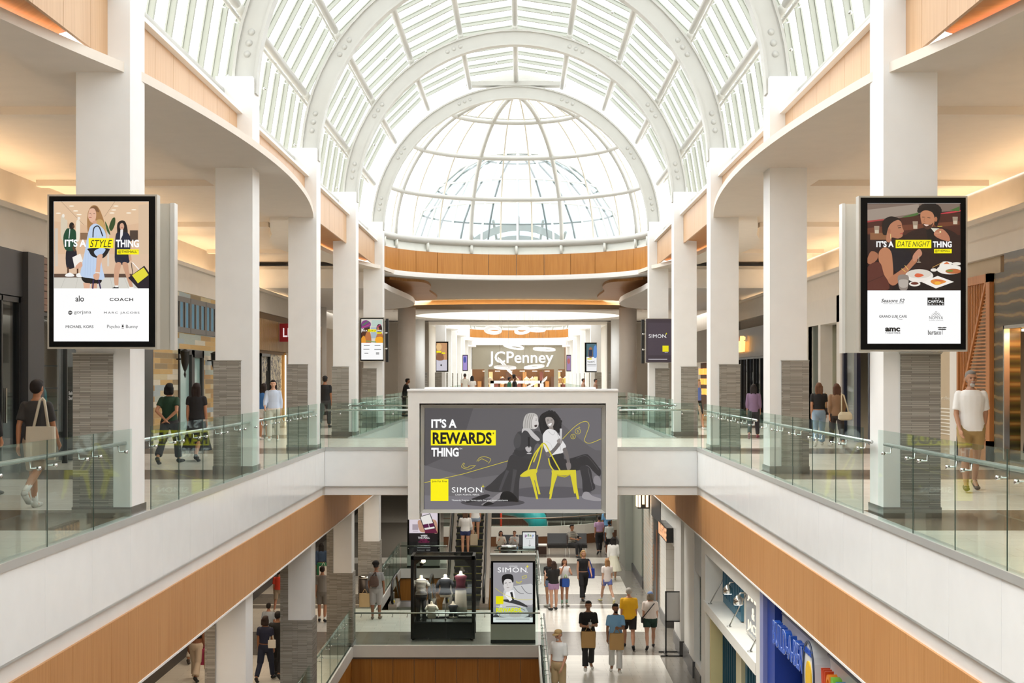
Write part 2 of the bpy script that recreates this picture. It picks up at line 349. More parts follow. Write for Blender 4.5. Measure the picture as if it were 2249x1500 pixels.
# ------------------------------------------------------------------ columns
names = {1: ('second', 'D'), }
stoneM = M['stone']
def column(sd, y, z0, ztop, label, upper=True, lower=True, stone_in=False, sect=1.0, chamfer=True):
    h = CI; x0 = X(sd, h); x1 = X(sd, h+CW); t = thing('column', ((x0+x1)/2, y+.33, z0 if sd < 0 else 0), label, 'column')
    mb = MB(); mb.box(x0, x1, y, y+.66, -.04, ztop)
    if z0 < -1 and sd < 0: mb.box(x0+sd*.12, x1, y, y+.66, z0, -.04)
    if chamfer: mb.prism([(x0, y, ztop), (x0, y+.66, ztop-.0), (x1, y+.66, ztop), (x1, y, ztop)], (0, 0, .01))
    mb.build('shaft', M['col'], t)
    xs = X(sd, h+CW*.31)
    mb = MB(); mb.box(xs, x1+sd*.03, y-.03, y+.69, 0.13, 1.97); mb.build('stone_cladding', stoneM, t)
    mb = MB(); mb.box(xs-sd*.012, x1+sd*.04, y-.036, y+.70, 1.97, 1.985); mb.build('cladding_edge', M['metal'], t)
    mb = MB(); mb.box(x0-sd*.012, x1+sd*.04, y-.04, y+.70, 0, .13); mb.build('plinth', M['base'], t)
    if lower and sd < 0:
        mb = MB(); mb.box(x1, x1+sd*.18, y-.03, y+.69, ZL, -2.06); mb.box(x0+sd*.09, x1+sd*.18, y-.031, y+.691, ZL+.12, -3.9); mb.build('lower_stone_cladding', stoneM, t)
        mb = MB(); mb.box(x0+sd*.08, x1+sd*.19, y-.04, y+.70, ZL, ZL+.12); mb.build('lower_plinth', M['base'], t)
    return t
ORD = {-3: 'nearest', -2: 'near', -1: 'near', 0: 'first', 1: 'second', 2: 'third', 3: 'fourth', 4: 'fifth'}
NOTE = {(-1, 0): 'white square column on the left behind the fashion advert screen', (1, 0): 'white square column on the right behind the dinner advert screen',
 (-1, 1): 'white column left, second in the row, before the plank-clad shop', (1, 1): 'white column right, second in the row, beside two women walking',
 (-1, 2): 'white column left, third in the row, at the footbridge corner', (1, 2): 'white column right, third in the row, at the footbridge corner',
 (-1, 3): 'white column left, fourth in the row, just beyond the footbridge', (1, 3): 'white column right, fourth in the row, just beyond the footbridge',
 (-1, 4): 'white column left carrying the small advert screen near the apse', (1, 4): 'white column right carrying the dark advert screen near the apse'}
for sd in (-1, 1):
    for i in range(-3, 5):
        lab = NOTE.get((sd, i)) or 'white square column on the %s beside or behind the viewer, %s' % ('left' if sd < 0 else 'right', {-3: 'furthest back', -2: 'middle of three', -1: 'just out of the frame'}[i])
        column(sd, D[i], ZL, 6.95, lab)
for sd in (-1, 1):
    for k in range(7):
        y = 92+7.8*k
        x0, x1 = X(sd, 4.7), X(sd, 5.35); t = thing('column', ((x0+x1)/2, y, 0), 'white column of the far atrium on the %s, number %s from the store' % ('left' if sd < 0 else 'right', ['seven', 'six', 'five', 'four', 'three', 'two', 'one'][k]), 'column', 'far atrium columns')
        mb = MB(); mb.box(x0, x1, y, y+.66, 0, 7); mb.build('shaft', M['col'], t)
        mb = MB(); mb.box(X(sd, 4.95), x1+sd*.04, y-.03, y+.69, .1, 1.97); mb.build('stone_cladding', stoneM, t)
# ------------------------------------------------------------------ skylight: arches, purlins, glazing
ZA = 6.70; RI, RO = 4.50, 4.94
def ring(R, a): return (XC+R*math.sin(a), ZA+R*math.cos(a))    # a = 0 at the crown
def arch(y, label, group=None, n=36, x0=-PI/2, x1=PI/2):
    t = thing('arch_rib', (XC, y, ZA-.0), label, 'arch rib', group); mb = MB(); th = .30
    for (r0, r1, a, b) in ((RI+.05, RO-.05, y-th/2+.05, y+th/2-.05), (RI, RI+.05, y-th/2, y+th/2), (RO-.05, RO, y-th/2, y+th/2)):
        rings = []
        for i in range(n+1):
            q = x0+(x1-x0)*i/n; (xa, za), (xb, zb) = ring(r0, q), ring(r1, q)
            rings.append([(xa, a, za), (xb, a, zb), (xb, b, zb), (xa, b, za)])
        mb.loft(rings, smooth=False)
    mb.build('web_and_flanges', M['steel'], t)
    for sd in (-1, 1): 
        for q0 in (.38, .98, 1.38):
            for k in (-1, 0, 1):
                mb = MB(); xx, zz = ring((RI+RO)/2, sd*(q0+k*.035*1.2)); mb.cyl((xx, y-th/2+.052, zz), (xx, y-th/2+.040, zz), .06, 12); mb.build('cover_plate', M['steel'], t)
    return t
AL = {-3: 'furthest behind the viewer', -2: 'behind and above the viewer', -1: 'above the viewer, out of the frame', 0: 'springing from the advert-screen columns, cut by the frame', 1: 'springing from the second columns', 2: 'third from the front, its crown above the frame', 3: 'whose full crown shows below the top edge', 4: 'framing the glass apse, smallest of the row'}
for i in range(-3, 5): arch(D[i]+.33, 'white curved steel arch rib '+AL[i])
TA = [math.radians(18*k) for k in range(-5, 6)]
BARM = mat('aeb1a5', .5)
def bay(y0, y1, label, detail=True):
    t = thing('skylight_bay', (XC, (y0+y1)/2, ZA), label, 'skylight', 'vaulted skylight bays'); L = y1-y0
    for a in TA:
        x, z = ring(5.10, a); mb = MB(); mb.cyl((x, y0+.15, z), (x, y1-.15, z), .085, 10)
        mb.build('purlin_tube', M['steel'], t)
        x2, z2 = ring(5.32, a); mb = MB(); mb.cyl((x2, y0, z2), (x2, y1, z2), .035, 8)
        for k in range(4):
            yy = y0+L*(k+.5)/4; mb.cyl((x, yy, z), (x2, yy, z2), .018, 6)
        mb.build('outer_rail', M['steel'], t)
    nb = 7; R1 = 5.40
    for k in range(10):
        (xa, za), (xb, zb) = ring(R1, TA[k]), ring(R1, TA[k+1]); mb, md = MB(), MB(); nx, nz = ring(.09, (TA[k]+TA[k+1])/2); nx -= XC; nz -= ZA
        for j in range(nb):
            yy = y0+L*(j+.5)/nb; mb = MB()
            mb.prism([(xa, yy-.04, za), (xa, yy+.04, za), (xa+nx, yy+.04, za+nz), (xa+nx, yy-.04, za+nz)], (xb-xa, 0, zb-za))
            mb.prism([(xa+nx, yy-.06, za+nz), (xa+nx, yy+.06, za+nz), (xa+nx*1.3, yy+.06, za+nz*1.3), (xa+nx*1.3, yy-.06, za+nz*1.3)], (xb-xa, 0, zb-za)); mb.build('glazing_bar', BARM, t)
        for j in range(2):
            u, yy = (.35, .62)[j], y0+L*(1+3*j+k % 3)/nb+.1
            md = MB(); md.ball((xa+(xb-xa)*u-nx*.4, yy, za+(zb-za)*u-nz*.4), .035, 8); md.build('sprinkler_head', M['metal'], t)
        mb = MB(); mb.add([(xa+nx, y0, za+nz), (xa+nx, y1, za+nz), (xb+nx, y1, zb+nz), (xb+nx, y0, zb+nz)], [(0, 1, 2, 3)]); mb.build('glass_pane', M['sky'], t)
BL = ['behind the viewer, second', 'directly behind the viewer', 'above the viewer', 'between the first and second arch in view', 'between the second and third arch', 'between the third and fourth arch', 'between the fourth arch and the apse arch']
for j, i in enumerate(range(-3, 4)): bay(D[i]+.33, D[i+1]+.33, 'glazed vault bay of white tubes, '+BL[j])
# side strip below the lowest purlin
mb = MB()
for sd in (-1, 1): mb.box(X(sd, 5.2), X(sd, 5.24), YR, 48.8, 6.3, 6.72)
trim(mb, M['white'])
# ------------------------------------------------------------------ glass apse (quarter dome) at the end of the near atrium
def apse(y0, a, b, label, full=True):
    t = thing('glass_apse', (XC, y0, ZA), label, 'skylight')
    def pt(th, az, k=1.0): return (XC+a*k*math.cos(th)*math.sin(az), y0+b*k*math.cos(th)*math.cos(az), ZA+a*k*math.sin(th))
    for th, r in ((0, .13), (20, .085), (40, .085), (61, .085)):
        q = math.radians(th); mb = MB(); mb.tube([pt(q, math.radians(-90+180*i/36)) for i in range(37)], r, 8); mb.build('ring_tube', M['steel'], t)
        if th: mb = MB(); mb.tube([pt(q, math.radians(-90+180*i/36), 1.035) for i in range(37)], .035, 6); mb.build('outer_ring', M['steel'], t)
    mid = mat('d9d3c4', .4)
    for az in (-80, -66, -51, -36, -21, -7, 7, 21, 36, 51, 66, 80):
        big = abs(az) in (21, 66); mb = MB(); mb.tube([pt(math.radians(4*i), math.radians(az), 1.0 if big else 1.03) for i in range(22)], .08 if big else .035, 6)
        mb.build('meridian_tube' if big else 'meridian_bar', M['steel'] if big else mid, t)
        if big: mb = MB(); mb.tube([pt(math.radians(4*i), math.radians(az), 1.035) for i in range(22)], .03, 6); mb.build('meridian_bar', mid, t)
    mb = MB(); n, m = 24, 10; vs = [pt(math.radians(88*j/m), math.radians(-90+180*i/n), 1.05) for j in range(m+1) for i in range(n+1)]
    mb.add(vs, [(j*(n+1)+i, j*(n+1)+i+1, (j+1)*(n+1)+i+1, (j+1)*(n+1)+i) for j in range(m) for i in range(n)]); mb.build('glass_skin', M['sky'], t)
    mb = MB()                                             # flat crown plate at the meeting of vault and apse
    mb.box(XC-1.7, XC+1.7, y0-.55, y0-.1, ZA+4.92, ZA+5.07); mb.prism([(XC-1.6, y0-.2, ZA+5.07), (XC+1.6, y0-.2, ZA+5.07), (XC, y0-.2, ZA+5.45)], (0, .08, 0)); mb.build('crown_plate', M['steel'], t)
    return t
apse(49.0, 4.72, 4.45, 'half dome of white tubes and glass closing the near atrium above the veneer band')
def apse_band(y0, a, b, zt, label_n, lit=True):
    azs = [-90+180*i/14 for i in range(15)]; mw, mk, ms = MB(), MB(), MB()
    def q(az, k=0): az = math.radians(az); return (XC+(a+k)*math.sin(az), y0+(b+k)*math.cos(az))
    for i in range(14):
        rr = [azs[i]+.12+(azs[i+1]-azs[i]-.24)*j/4 for j in range(5)]
        for j in range(4):
            (xa, ya), (xb, yb), (xc, yc), (xd, yd) = q(rr[j]), q(rr[j+1]), q(rr[j+1], .05), q(rr[j], .05)
            mw.prism([(xa, ya, 5.5), (xb, yb, 5.5), (xc, yc, 5.5), (xd, yd, 5.5)], (0, 0, .78))
    n = 56; rr = [-90+180*j/n for j in range(n+1)]
    for j in range(n):
        for k0, k1, z0, z1, m_ in ((.07, .12, 5.4, 6.3, mk), (.03, .3, 6.28, 6.36, mk), (.1, .16, 6.36, 6.8, mk), (-.04, .5, 5.33, 5.44, ms), (-.02, .1, 5.44, 5.5, ms)):
            A, B, C, E = q(rr[j], k0), q(rr[j+1], k0), q(rr[j+1], k1), q(rr[j], k1)
            m_.prism([(A[0], A[1], z0), (B[0], B[1], z0), (C[0], C[1], z0), (E[0], E[1], z0)], (0, 0, z1-z0))
    for az in (-80, -66, -44, -21, 0, 21, 44, 66, 80):
        A = q(az, .02); mk.cyl((A[0], A[1], 6.3), (A[0], A[1], 6.65), .06, 8)
    trim(mw, M['woodo']); trim(mk, mat('e3e5dd', .5)); trim(ms, M['slab'])
apse_band(49.0, 4.66, 4.4, 5.5, 1)
# ceiling of the crossing between the two atria
def ring_ceiling(z, pts_in, x0, x1, yfar):                # fills between a curve (open, left to right) and the line y = yfar
    mb = MB(); n = len(pts_in); vs = [(x, y, z) for x, y in pts_in]+[(x, yfar, z) for x, y in pts_in]
    return mb.add(vs, [(i, i+1, n+i+1, n+i) for i in range(n-1)])
cur = [(XC+4.66*math.sin(math.radians(-90+180*j/40)), 49.0+4.4*math.cos(math.radians(-90+180*j/40))) for j in range(41)]
mb = ring_ceiling(5.46, cur, 0, 0, 70.5); mb.box(-10, XC-4.66, 48.9, 70.5, 5.46, 5.5); mb.box(XC+4.66, 10, 48.9, 70.5, 5.46, 5.5); struct('ceiling', mb, mat('c9c1b5', .8))
for sd in (-1, 1):                                        # curved slab lobes and veneer clouds
    pts = [(X(sd, 9.5), 49.9), (X(sd, 4.62), 49.9)]+[(X(sd, h), y) for h, y in ((4.58, 52), (4.45, 54.5), (4.33, 57), (4.30, 59), (4.38, 61), (4.6, 62.6), (5.0, 64), (5.7, 65.2), (7, 66))]+[(X(sd, 9.5), 66.3)]
    mb = MB(); mb.prism([(x, y, 4.80) for x, y in pts], (0, 0, .20)); mb.box(X(sd, 5.3), X(sd, 9.4), 49.85, 49.95, 4.8, 5.46); struct('ceiling', mb, M['slab'])
    lob = smooth_loop([(X(sd, h), y) for h, y in ((5.1, 54.6), (4.2, 54.6), (3.6, 55.4), (3.5, 58), (3.75, 61), (3.7, 64), (3.75, 66.5), (4.1, 67.8), (5.2, 67.8))], 5)
    mb = MB(); mb.prism([(x, y, 5.36) for x, y in lob], (0, 0, .1)); trim(mb, M['woodd'])
def arcx(y0, sag, h, n=24): return [(XC-h+2*h*i/n, y0-sag*(1-((2*i/n-1)**2))) for i in range(n+1)]
A = arcx(70.6, 1.6, 6.2); mw, ml, mf = MB(), MB(), MB()
for i in range(len(A)-1):
    (xa, ya), (xb, yb) = A[i], A[i+1]
    mf.prism([(xa, ya, 4.95), (xb, yb, 4.95), (xb, yb+.3, 4.95), (xa, ya+.3, 4.95)], (0, 0, .27))
    mw.add([(xa, ya+.55, 5.22), (xb, yb+.55, 5.22), (xb, yb+.75, 5.46), (xa, ya+.75, 5.46)], [(0, 1, 2, 3)])
    ml.prism([(xa, ya+.42, 5.20), (xb, yb+.42, 5.20), (xb, yb+.46, 5.20), (xa, ya+.46, 5.20)], (0, 0, .04))
trim(mf, mat('cbbfb0', .7)); trim(mw, mat('e6c294', .6)); trim(ml, mat('ffd59c', .5, 0, 7.0, 'amber_led_far'))
# crossing ceiling with the elliptical skylight well
def well(cx, cy, r, z, ztop, x0, x1, y0, y1):
    n = 48; mb = MB(); vs, fs = [], []
    for i in range(n):
        a = 2*PI*i/n; c, s_ = math.cos(a), math.sin(a); k = min((x1-cx)/abs(c) if abs(c) > 1e-6 else 1e9, (y1-cy)/abs(s_) if abs(s_) > 1e-6 else 1e9)
        vs += [(cx+r*c, cy+r*s_, z), (cx+k*c, cy+k*s_, z), (cx+r*c, cy+r*s_, ztop)]
    for i in range(n):
        j = (i+1) % n; fs += [(3*i, 3*j, 3*j+1, 3*i+1), (3*i, 3*j, 3*j+2, 3*i+2)]
    return mb.add(vs, fs)
struct('ceiling', well(XC, 76.6, 5.5, 4.96, 7.4, XC-9.6, XC+9.6, 70.9, 84.0), M['ceil'])
mb = MB()
for a, b in ((-9.9, -6.3), (6.0, 9.6)): mb.box(a, b, 69.5, 71, 4.97, 5.5)
mb.box(-9.9, 9.6, 83, 90, 4.96, 5.5); struct('ceiling', mb, M['ceil'])
t = thing('glass_dome', (XC, 76.6, 7.4), 'pale blue glass dome with white ribs outside, seen through the apse', 'dome')
def dpt(th, az, k=1): return (XC+5.9*k*math.cos(th)*math.sin(az), 76.6+5.9*k*math.cos(th)*math.cos(az), 7.4+6.3*k*math.sin(th))
mb = MB(); n, m = 20, 6
mb.add([dpt(math.radians(86*j/m), 2*PI*i/n) for j in range(m+1) for i in range(n)], [(j*n+i, j*n+(i+1) % n, (j+1)*n+(i+1) % n, (j+1)*n+i) for j in range(m) for i in range(n)]); mb.build('glass_skin', M['dome'], t)
for i in range(n): mb = MB(); mb.tube([dpt(math.radians(86*j/m), 2*PI*i/n, 1.01) for j in range(m+1)], .06, 6); mb.build('rib', M['steel'], t)
for j in (2, 3, 5): mb = MB(); mb.tube([dpt(math.radians(86*j/m), 2*PI*i/40, 1.01) for i in range(40)], .05, 6, closed=True); mb.build('ring', M['steel'], t)
# big round columns of the crossing
for sd in (-1, 1):
    for y, h, r in ((67.5, 5.25, .42), (81.0, 5.72, .42), (64.0, 9.0, .42)):
        t = thing('round_column', (X(sd, h), y, 0), '%s smooth round beige column under the crossing ceiling on the %s' % ({67.5: 'near', 81.0: 'farther', 64.0: 'outer'}[y], 'left' if sd < 0 else 'right'), 'column')
        mb = MB(); mb.lathe(X(sd, h), y, [(r, .25), (r, 4.97)], 28); mb.build('shaft', M['col'], t); mb = MB(); mb.lathe(X(sd, h), y, [(r+.02, 0), (r+.02, .25)], 28); mb.build('plinth', M['base'], t)
    t = thing('pier', (X(sd, 5.9), 84, 0), 'taupe flat wall pier behind the round columns on the %s' % ('left' if sd < 0 else 'right'), 'pier')
    mb = MB(); mb.box(X(sd, 5.3), X(sd, 9.3), 84.2, 84.8, 0, 4.93); mb.build('face', mat('9d9182', .7), t); mb = MB(); mb.box(X(sd, 5.35), X(sd, 5.8), 83.95, 84, .1, 1.97); mb.build('stone_cladding', stoneM, t)
# ------------------------------------------------------------------ far atrium shell
mb = MB()
for sd in (-1, 1):
    mb.box(X(sd, 4.9), X(sd, 9.9), 90, 150, 5.36, 5.48)
    for k in range(7):
        y = 92+7.8*k
        if k % 2 == 1 or k == 6:
            n = 12; mb.prism([(X(sd, 4.95-.75*math.sin(PI*i/n)), y-3.2+6.4*i/n, 5.0 if k != 6 else 4.6) for i in range(n+1)], (0, 0, .14))
struct('ceiling', mb, M['slab'])
apse_band(136.5, 4.66, 4.4, 5.5, 2)
apse(136.5, 4.72, 4.45, 'half dome of glass closing the far atrium over the department store')
t = thing('skylight_bay', (XC, 113, ZA), 'distant vaulted skylight over the far atrium', 'skylight')
for k in range(7):
    mb = MB(); y = 92.3+7.8*k; mb.loft([[(ring(r, -PI/2+PI*i/24)[0], y+dy, ring(r, -PI/2+PI*i/24)[1]) for r, dy in ((RI, 0), (RO, 0), (RO, .3), (RI, .3))] for i in range(25)], smooth=False); mb.build('arch_rib', M['steel'], t)
for a in TA: x, z = ring(5.1, a); mb = MB(); mb.cyl((x, 90, z), (x, 137, z), .085, 8); mb.build('purlin_tube', M['steel'], t)
mb = MB()
for k in range(10):
    (xa, za), (xb, zb) = ring(5.45, TA[k]), ring(5.45, TA[k+1]); mb.add([(xa, 89, za), (xa, 137, za), (xb, 137, zb), (xb, 89, zb)], [(0, 1, 2, 3)])
mb.build('glass_pane', M['sky'], t)
mb = MB()
for sd in (-1, 1): mb.box(X(sd, 6.2), X(sd, 6.3), 88, 150, 0, 5.4)
struct('wall_far', mb, mat('cfc7bb', .7))
# ------------------------------------------------------------------ glass balustrades
EDGE = mat('3d4a45', .3); RAILM = mat('c9ccca', .25, .8)
def balustrade(ax, c, a, b, z, inward, label, n=None, rail=True, h=1.075, ends=(0, 0), gz=-.02):
    """ax 'y': runs along Y at x = c; ax 'x': runs along X at y = c; inward = side of the handrail"""
    t = thing('glass_balustrade', ((c, (a+b)/2, z) if ax == 'y' else ((a+b)/2, c, z)), label, 'balustrade'); n = n or max(1, round((b-a)/1.52)); s = (b-a)/n
    def bx(mb, u0, u1, v0, v1, z0, z1): (mb.box(c+v0, c+v1, u0, u1, z0, z1) if ax == 'y' else mb.box(u0, u1, c+v0, c+v1, z0, z1)); return mb
    for i in range(n):
        u0, u1 = a+i*s+.006, a+(i+1)*s-.006
        bx(MB(), u0, u1, -.008, .008, z+gz, z+h).build('glass_panel', M['glass'], t)
        bx(MB(), u0-.002, u0+.001, -.005, .005, z+gz, z+h).build('glass_edge', EDGE, t)
    if rail:
        o = inward*.09; mb = MB(); zz = z+.90
        q = (lambda u, v, w_: (c+v, u, w_)) if ax == 'y' else (lambda u, v, w_: (u, c+v, w_))
        mb.tube([q(a-.05, o, zz), q(b+.05, o, zz)], .024, 10); mb.build('handrail', RAILM, t)
        for i in range(n):
            for k in (.16, .84):
                u = a+(i+k)*s; mb = MB(); mb.tube([q(u, 0, zz-.09), q(u, o*.9, zz-.09), q(u, o, zz-.02)], .008, 6); mb.cyl(q(u, -.022*inward, zz-.09), q(u, .012*inward, zz-.09), .020, 10); mb.build('bracket', M['chrome'], t)
    return t
balustrade('y', -4.67, 4.9, 17.05, 0, -1, 'glass balustrade on the upper left, nearest the viewer', 8)
balustrade('y', 4.2, 4.9, 16.7, 0, 1, 'glass balustrade on the upper right, nearest the viewer', 8)
balustrade('y', -4.67, 17.94, 25.3, 0, -1, 'glass balustrade on the left between the first two columns in view', 5)
balustrade('y', 4.2, 17.45, 25.0, 0, 1, 'glass balustrade on the right between the first two columns in view', 5)
balustrade('y', -4.67, 25.85, 32.6, 0, -1, 'glass balustrade on the left between second and third column', 5)
balustrade('y', 4.2, 25.9, 32.6, 0, 1, 'glass balustrade on the right between second and third column', 5)
balustrade('y', -4.67, 33.1, 33.8, 0, -1, 'short glass return at the left corner of the footbridge', 1, False)
balustrade('y', 4.2, 33.1, 33.8, 0, 1, 'short glass return at the right corner of the footbridge', 1, False)
balustrade('x', 33.88, -4.6, -2.75, 0, 1, 'footbridge front glass left of the big billboard', 1)
balustrade('x', 33.88, 2.4, 4.12, 0, 1, 'footbridge front glass right of the big billboard', 1)
balustrade('x', 39.17, -4.6, 4.12, 0, -1, 'footbridge rear glass balustrade seen through the front one', 4)
for a, b, w_ in ((39.3, 40.4, 'at the rear bridge corner'), (41.3, 48.1, 'just beyond the footbridge'), (49.1, 55.9, 'farthest, before the crossing')):
    balustrade('y', -4.67, a, b, 0, -1, 'left far glass balustrade '+w_); balustrade('y', 4.2, a, b, 0, 1, 'right far glass balustrade '+w_)
balustrade('x', 56.0, -4.6, 4.12, 0, 1, 'glass balustrade closing the far end of the near opening', 6)
balustrade('y', -4.85, 24, 40.7, ZL, -1, 'lower floor glass balustrade on the left of the front opening', 11)
balustrade('x', 40.8, -4.8, .5, ZL, 1, 'lower floor glass balustrade in front of the mannequin case', 4)
balustrade('y', .57, 24, 40.7, ZL, 1, 'lower floor glass balustrade beside the walkway, nearest the viewer', 11)
balustrade('y', -4.85, 46.9, 56.9, ZL, -1, 'lower floor glass balustrade left of the down escalator', 7)
balustrade('y', .57, 46.9, 55.4, ZL, 1, 'lower floor glass balustrade behind the advert kiosk', 6)
balustrade('x', 57.0, -4.8, -3.0, ZL, 1, 'glass balustrade before the lit poster kiosk', 1)
balustrade('x', 55.5, -1.0, .55, ZL, 1, 'glass balustrade before the black litter bin', 1)
# ------------------------------------------------------------------ big billboard on the footbridge
YB = 32.95; t = thing('billboard', (PX(1126, YB), YB+.4, PZ(1142, YB)), 'large landscape advert in a white frame with two seated women and yellow chairs', 'billboard')
def fr(mb, px0, py0, px1, py1, y0, y1): return mb.box(PX(px0, YB), PX(px1, YB), y0, y1, PZ(py1, YB), PZ(py0, YB))
mb = MB(); fr(mb, 896, 859, 1357, 886, YB, YB+.86); fr(mb, 896, 886, 921, 1141, YB, YB+.86); fr(mb, 1331, 886, 1356, 1141, YB, YB+.86); fr(mb, 921, 886, 1331, 1124, YB+.45, YB+.86)
mb.build('outer_frame', M['white'], t)
mb = MB(); fr(mb, 894, 855, 1358, 859.4, YB-.03, YB+.9); mb.build('cap_strip', M['slab'], t)
mb = MB(); mb.box(PX(929, YB), PX(1311, YB), YB+.5, YB+1.1, PZ(855, YB), PZ(855, YB)+.04); mb.build('top_board', M['slab'], t)
mb = MB(); o = [(924, 889), (1330, 889), (1331, 1127), (923, 1127)]; i_ = [(932.5, 896.5), (1321, 896.5), (1320.5, 1118.5), (931, 1118.5)]
for k in range(4):
    a, b, c, d = o[k], o[(k+1) % 4], i_[(k+1) % 4], i_[k]
    mb.add([P(a[0], a[1], YB+.08), P(b[0], b[1], YB+.08), P(c[0], c[1], YB+.2), P(d[0], d[1], YB+.2), P(a[0], a[1], YB+.44), P(b[0], b[1], YB+.44)], [(0, 1, 2, 3), (0, 4, 5, 1)])
mb.build('bevelled_frame', mat('c6c4bc', .4, .3), t)
mb = MB(); fr(mb, 931, 896, 1321.5, 1119, YB+.21, YB+.4); mb.build('light_box', mat('55525a', .5), t)
EM = .97; Z = zmap(890, 840, 4.685, YB+.2); c = Canvas(Z, EM); c.clip = (196, 263, 2016, 1306)
c.rect(203, 262, 2016, 1306, '5f5c5f'); c.poly([(190, 850), (700, 990), (1300, 900), (2016, 860), (2016, 1306), (190, 1306)], '6b686b')
c.poly([(203, 262), (700, 262), (560, 700), (203, 860)], '514e51'); c.poly([(1500, 262), (2016, 262), (2016, 700), (1700, 500)], '6a676b', True)
c.poly([(192, 1160), (900, 1180), (2016, 1150), (2016, 1306), (192, 1306)], '77747a'); c.ell(1500, 1130, 420, 60, '58555a'); c.ell(900, 1235, 330, 42, '4d4a4e')
c.line([(195, 1032), (600, 940), (1080, 800)], 5, 'd9c93a', False)
c.line([(1620, 580), (1750, 450), (1850, 400), (1892, 440), (1860, 540), (1845, 600), (1900, 625), (2016, 580)], 5, 'd9c93a')
for x, y, r in ((1776, 502, 28), (1727, 556, 24)):
    c.line([(x+r*math.cos(q*PI/10), y+r*math.sin(q*PI/10)) for q in range(21)], 4, 'd9c93a', False); c.text('S', x-8, y-13, x+8, y+13, 'd9c93a')
c.line([(1790, 452), (1790, 472)], 3, 'd9c93a'); c.line([(1780, 462), (1800, 462)], 3, 'd9c93a')
for q in ([(602, 826), (580, 870), (640, 892), (690, 880), (724, 850)], [(612, 830), (600, 862), (640, 876), (660, 862), (712, 852)], [(735, 812), (770, 772), (830, 766), (880, 790), (856, 832)], [(750, 810), (785, 786), (820, 800), (850, 816)]): c.line(q, 4, 'd9c93a')
# left woman: skirt, legs, shoes
c.poly([(700, 1190), (830, 1150), (870, 1170), (760, 1215), (640, 1238), (632, 1226)], '2a282a', True); c.poly([(880, 1200), (980, 1130), (1020, 1150), (900, 1240), (800, 1262), (790, 1250)], '8e8a8c', True); c.poly([(800, 1262), (850, 1228), (915, 1246), (830, 1270)], '1e1c1e', True)
c.poly([(1110, 740), (1060, 800), (1035, 890), (960, 960), (880, 1040), (815, 1095), (900, 1125), (1050, 1130), (1120, 1160), (1165, 1225), (1170, 1090), (1185, 960), (1260, 890), (1310, 820), (1300, 740)], '383638', True)
c.poly([(1040, 900), (1000, 1000), (960, 1110), (985, 1116), (1030, 1000), (1070, 910)], '4b494c'); c.poly([(1110, 890), (1100, 1000), (1080, 1128), (1110, 1140), (1130, 1000), (1150, 900)], '4a484a'); c.poly([(1090, 1128), (1168, 1222), (1100, 1226), (980, 1215), (1000, 1130)], '151415', True)
c.poly([(1150, 520), (1200, 500), (1300, 505), (1390, 520), (1410, 600), (1340, 640), (1315, 740), (1300, 790), (1110, 745), (1135, 690), (1120, 600)], '3c3b3d', True)
c.poly([(1330, 500), (1400, 520), (1418, 620), (1390, 640), (1330, 590)], '464547', True); c.poly([(1115, 600), (1150, 520), (1190, 560), (1180, 660), (1130, 670)], '4a494b', True)
c.poly([(1125, 690), (1180, 700), (1250, 690), (1262, 720), (1200, 770), (1130, 740)], '343335', True); c.poly([(1235, 672), (1270, 655), (1296, 668), (1290, 708), (1255, 712)], 'b9b5b4', True)
c.poly([(1205, 480), (1235, 460), (1285, 478), (1325, 520), (1385, 585), (1355, 600), (1300, 560), (1260, 505), (1225, 494), (1200, 520)], 'c2bfbe', True)
c.poly([(1215, 470), (1215, 400), (1240, 335), (1290, 314), (1345, 325), (1368, 370), (1355, 450), (1330, 480), (1250, 470)], 'bdb9b5', True)
c.poly([(1310, 350), (1352, 352), (1368, 400), (1372, 432), (1352, 470), (1320, 474), (1300, 420)], 'd3cecb', True)
for x in (1240, 1262, 1285, 1305): c.line([(x+18, 325), (x-4, 400), (x-8, 470)], 6, '8f8b87')
c.poly([(1330, 440), (1358, 436), (1350, 458), (1332, 456)], '3a2a2a', True); c.line([(1340, 388), (1356, 384)], 5, '3b3838'); c.line([(1336, 376), (1360, 371)], 3, '6b6664')
# right woman
c.poly([(1400, 520), (1375, 430), (1385, 350), (1440, 305), (1520, 300), (1580, 345), (1605, 430), (1600, 500), (1550, 520), (1480, 470), (1440, 560)], '181618', True)
for k in range(26): c.ell(1492+108*math.cos(k*.27)*(.9+.1*math.sin(k*5)), 408+104*math.sin(k*.27)*(.96+.08*math.cos(k*7)), 17, 17, '211f21', 10)
c.poly([(1445, 362), (1500, 358), (1532, 395), (1526, 440), (1500, 470), (1470, 455), (1448, 410)], 'a29a95', True); c.poly([(1470, 432), (1505, 416), (1500, 440), (1480, 444)], 'f2f0ee', True); c.line([(1460, 398), (1478, 392)], 5, '2c2828'); c.line([(1498, 386), (1516, 384)], 5, '2c2828'); c.line([(1458, 385), (1478, 377)], 3, '3c3434')
c.poly([(1480, 460), (1520, 455), (1530, 500), (1475, 500)], '8f8782')
c.poly([(1425, 520), (1470, 480), (1540, 492), (1580, 540), (1620, 600), (1655, 660), (1620, 690), (1625, 720), (1560, 740), (1480, 760), (1440, 700), (1420, 640), (1415, 560)], 'e3e1e0', True)
c.line([(1560, 510), (1585, 600), (1600, 700)], 5, 'bcbab9'); c.line([(1440, 600), (1500, 640), (1520, 740)], 4, 'c4c2c1'); c.line([(1470, 500), (1520, 540), (1545, 500)], 4, 'b5b3b2')
c.poly([(1445, 720), (1500, 700), (1560, 630), (1575, 590), (1612, 590), (1612, 620), (1560, 690), (1500, 750), (1460, 760)], '6d6664', True); c.poly([(1560, 598), (1590, 575), (1616, 590), (1610, 620), (1575, 625)], '8d8582', True)
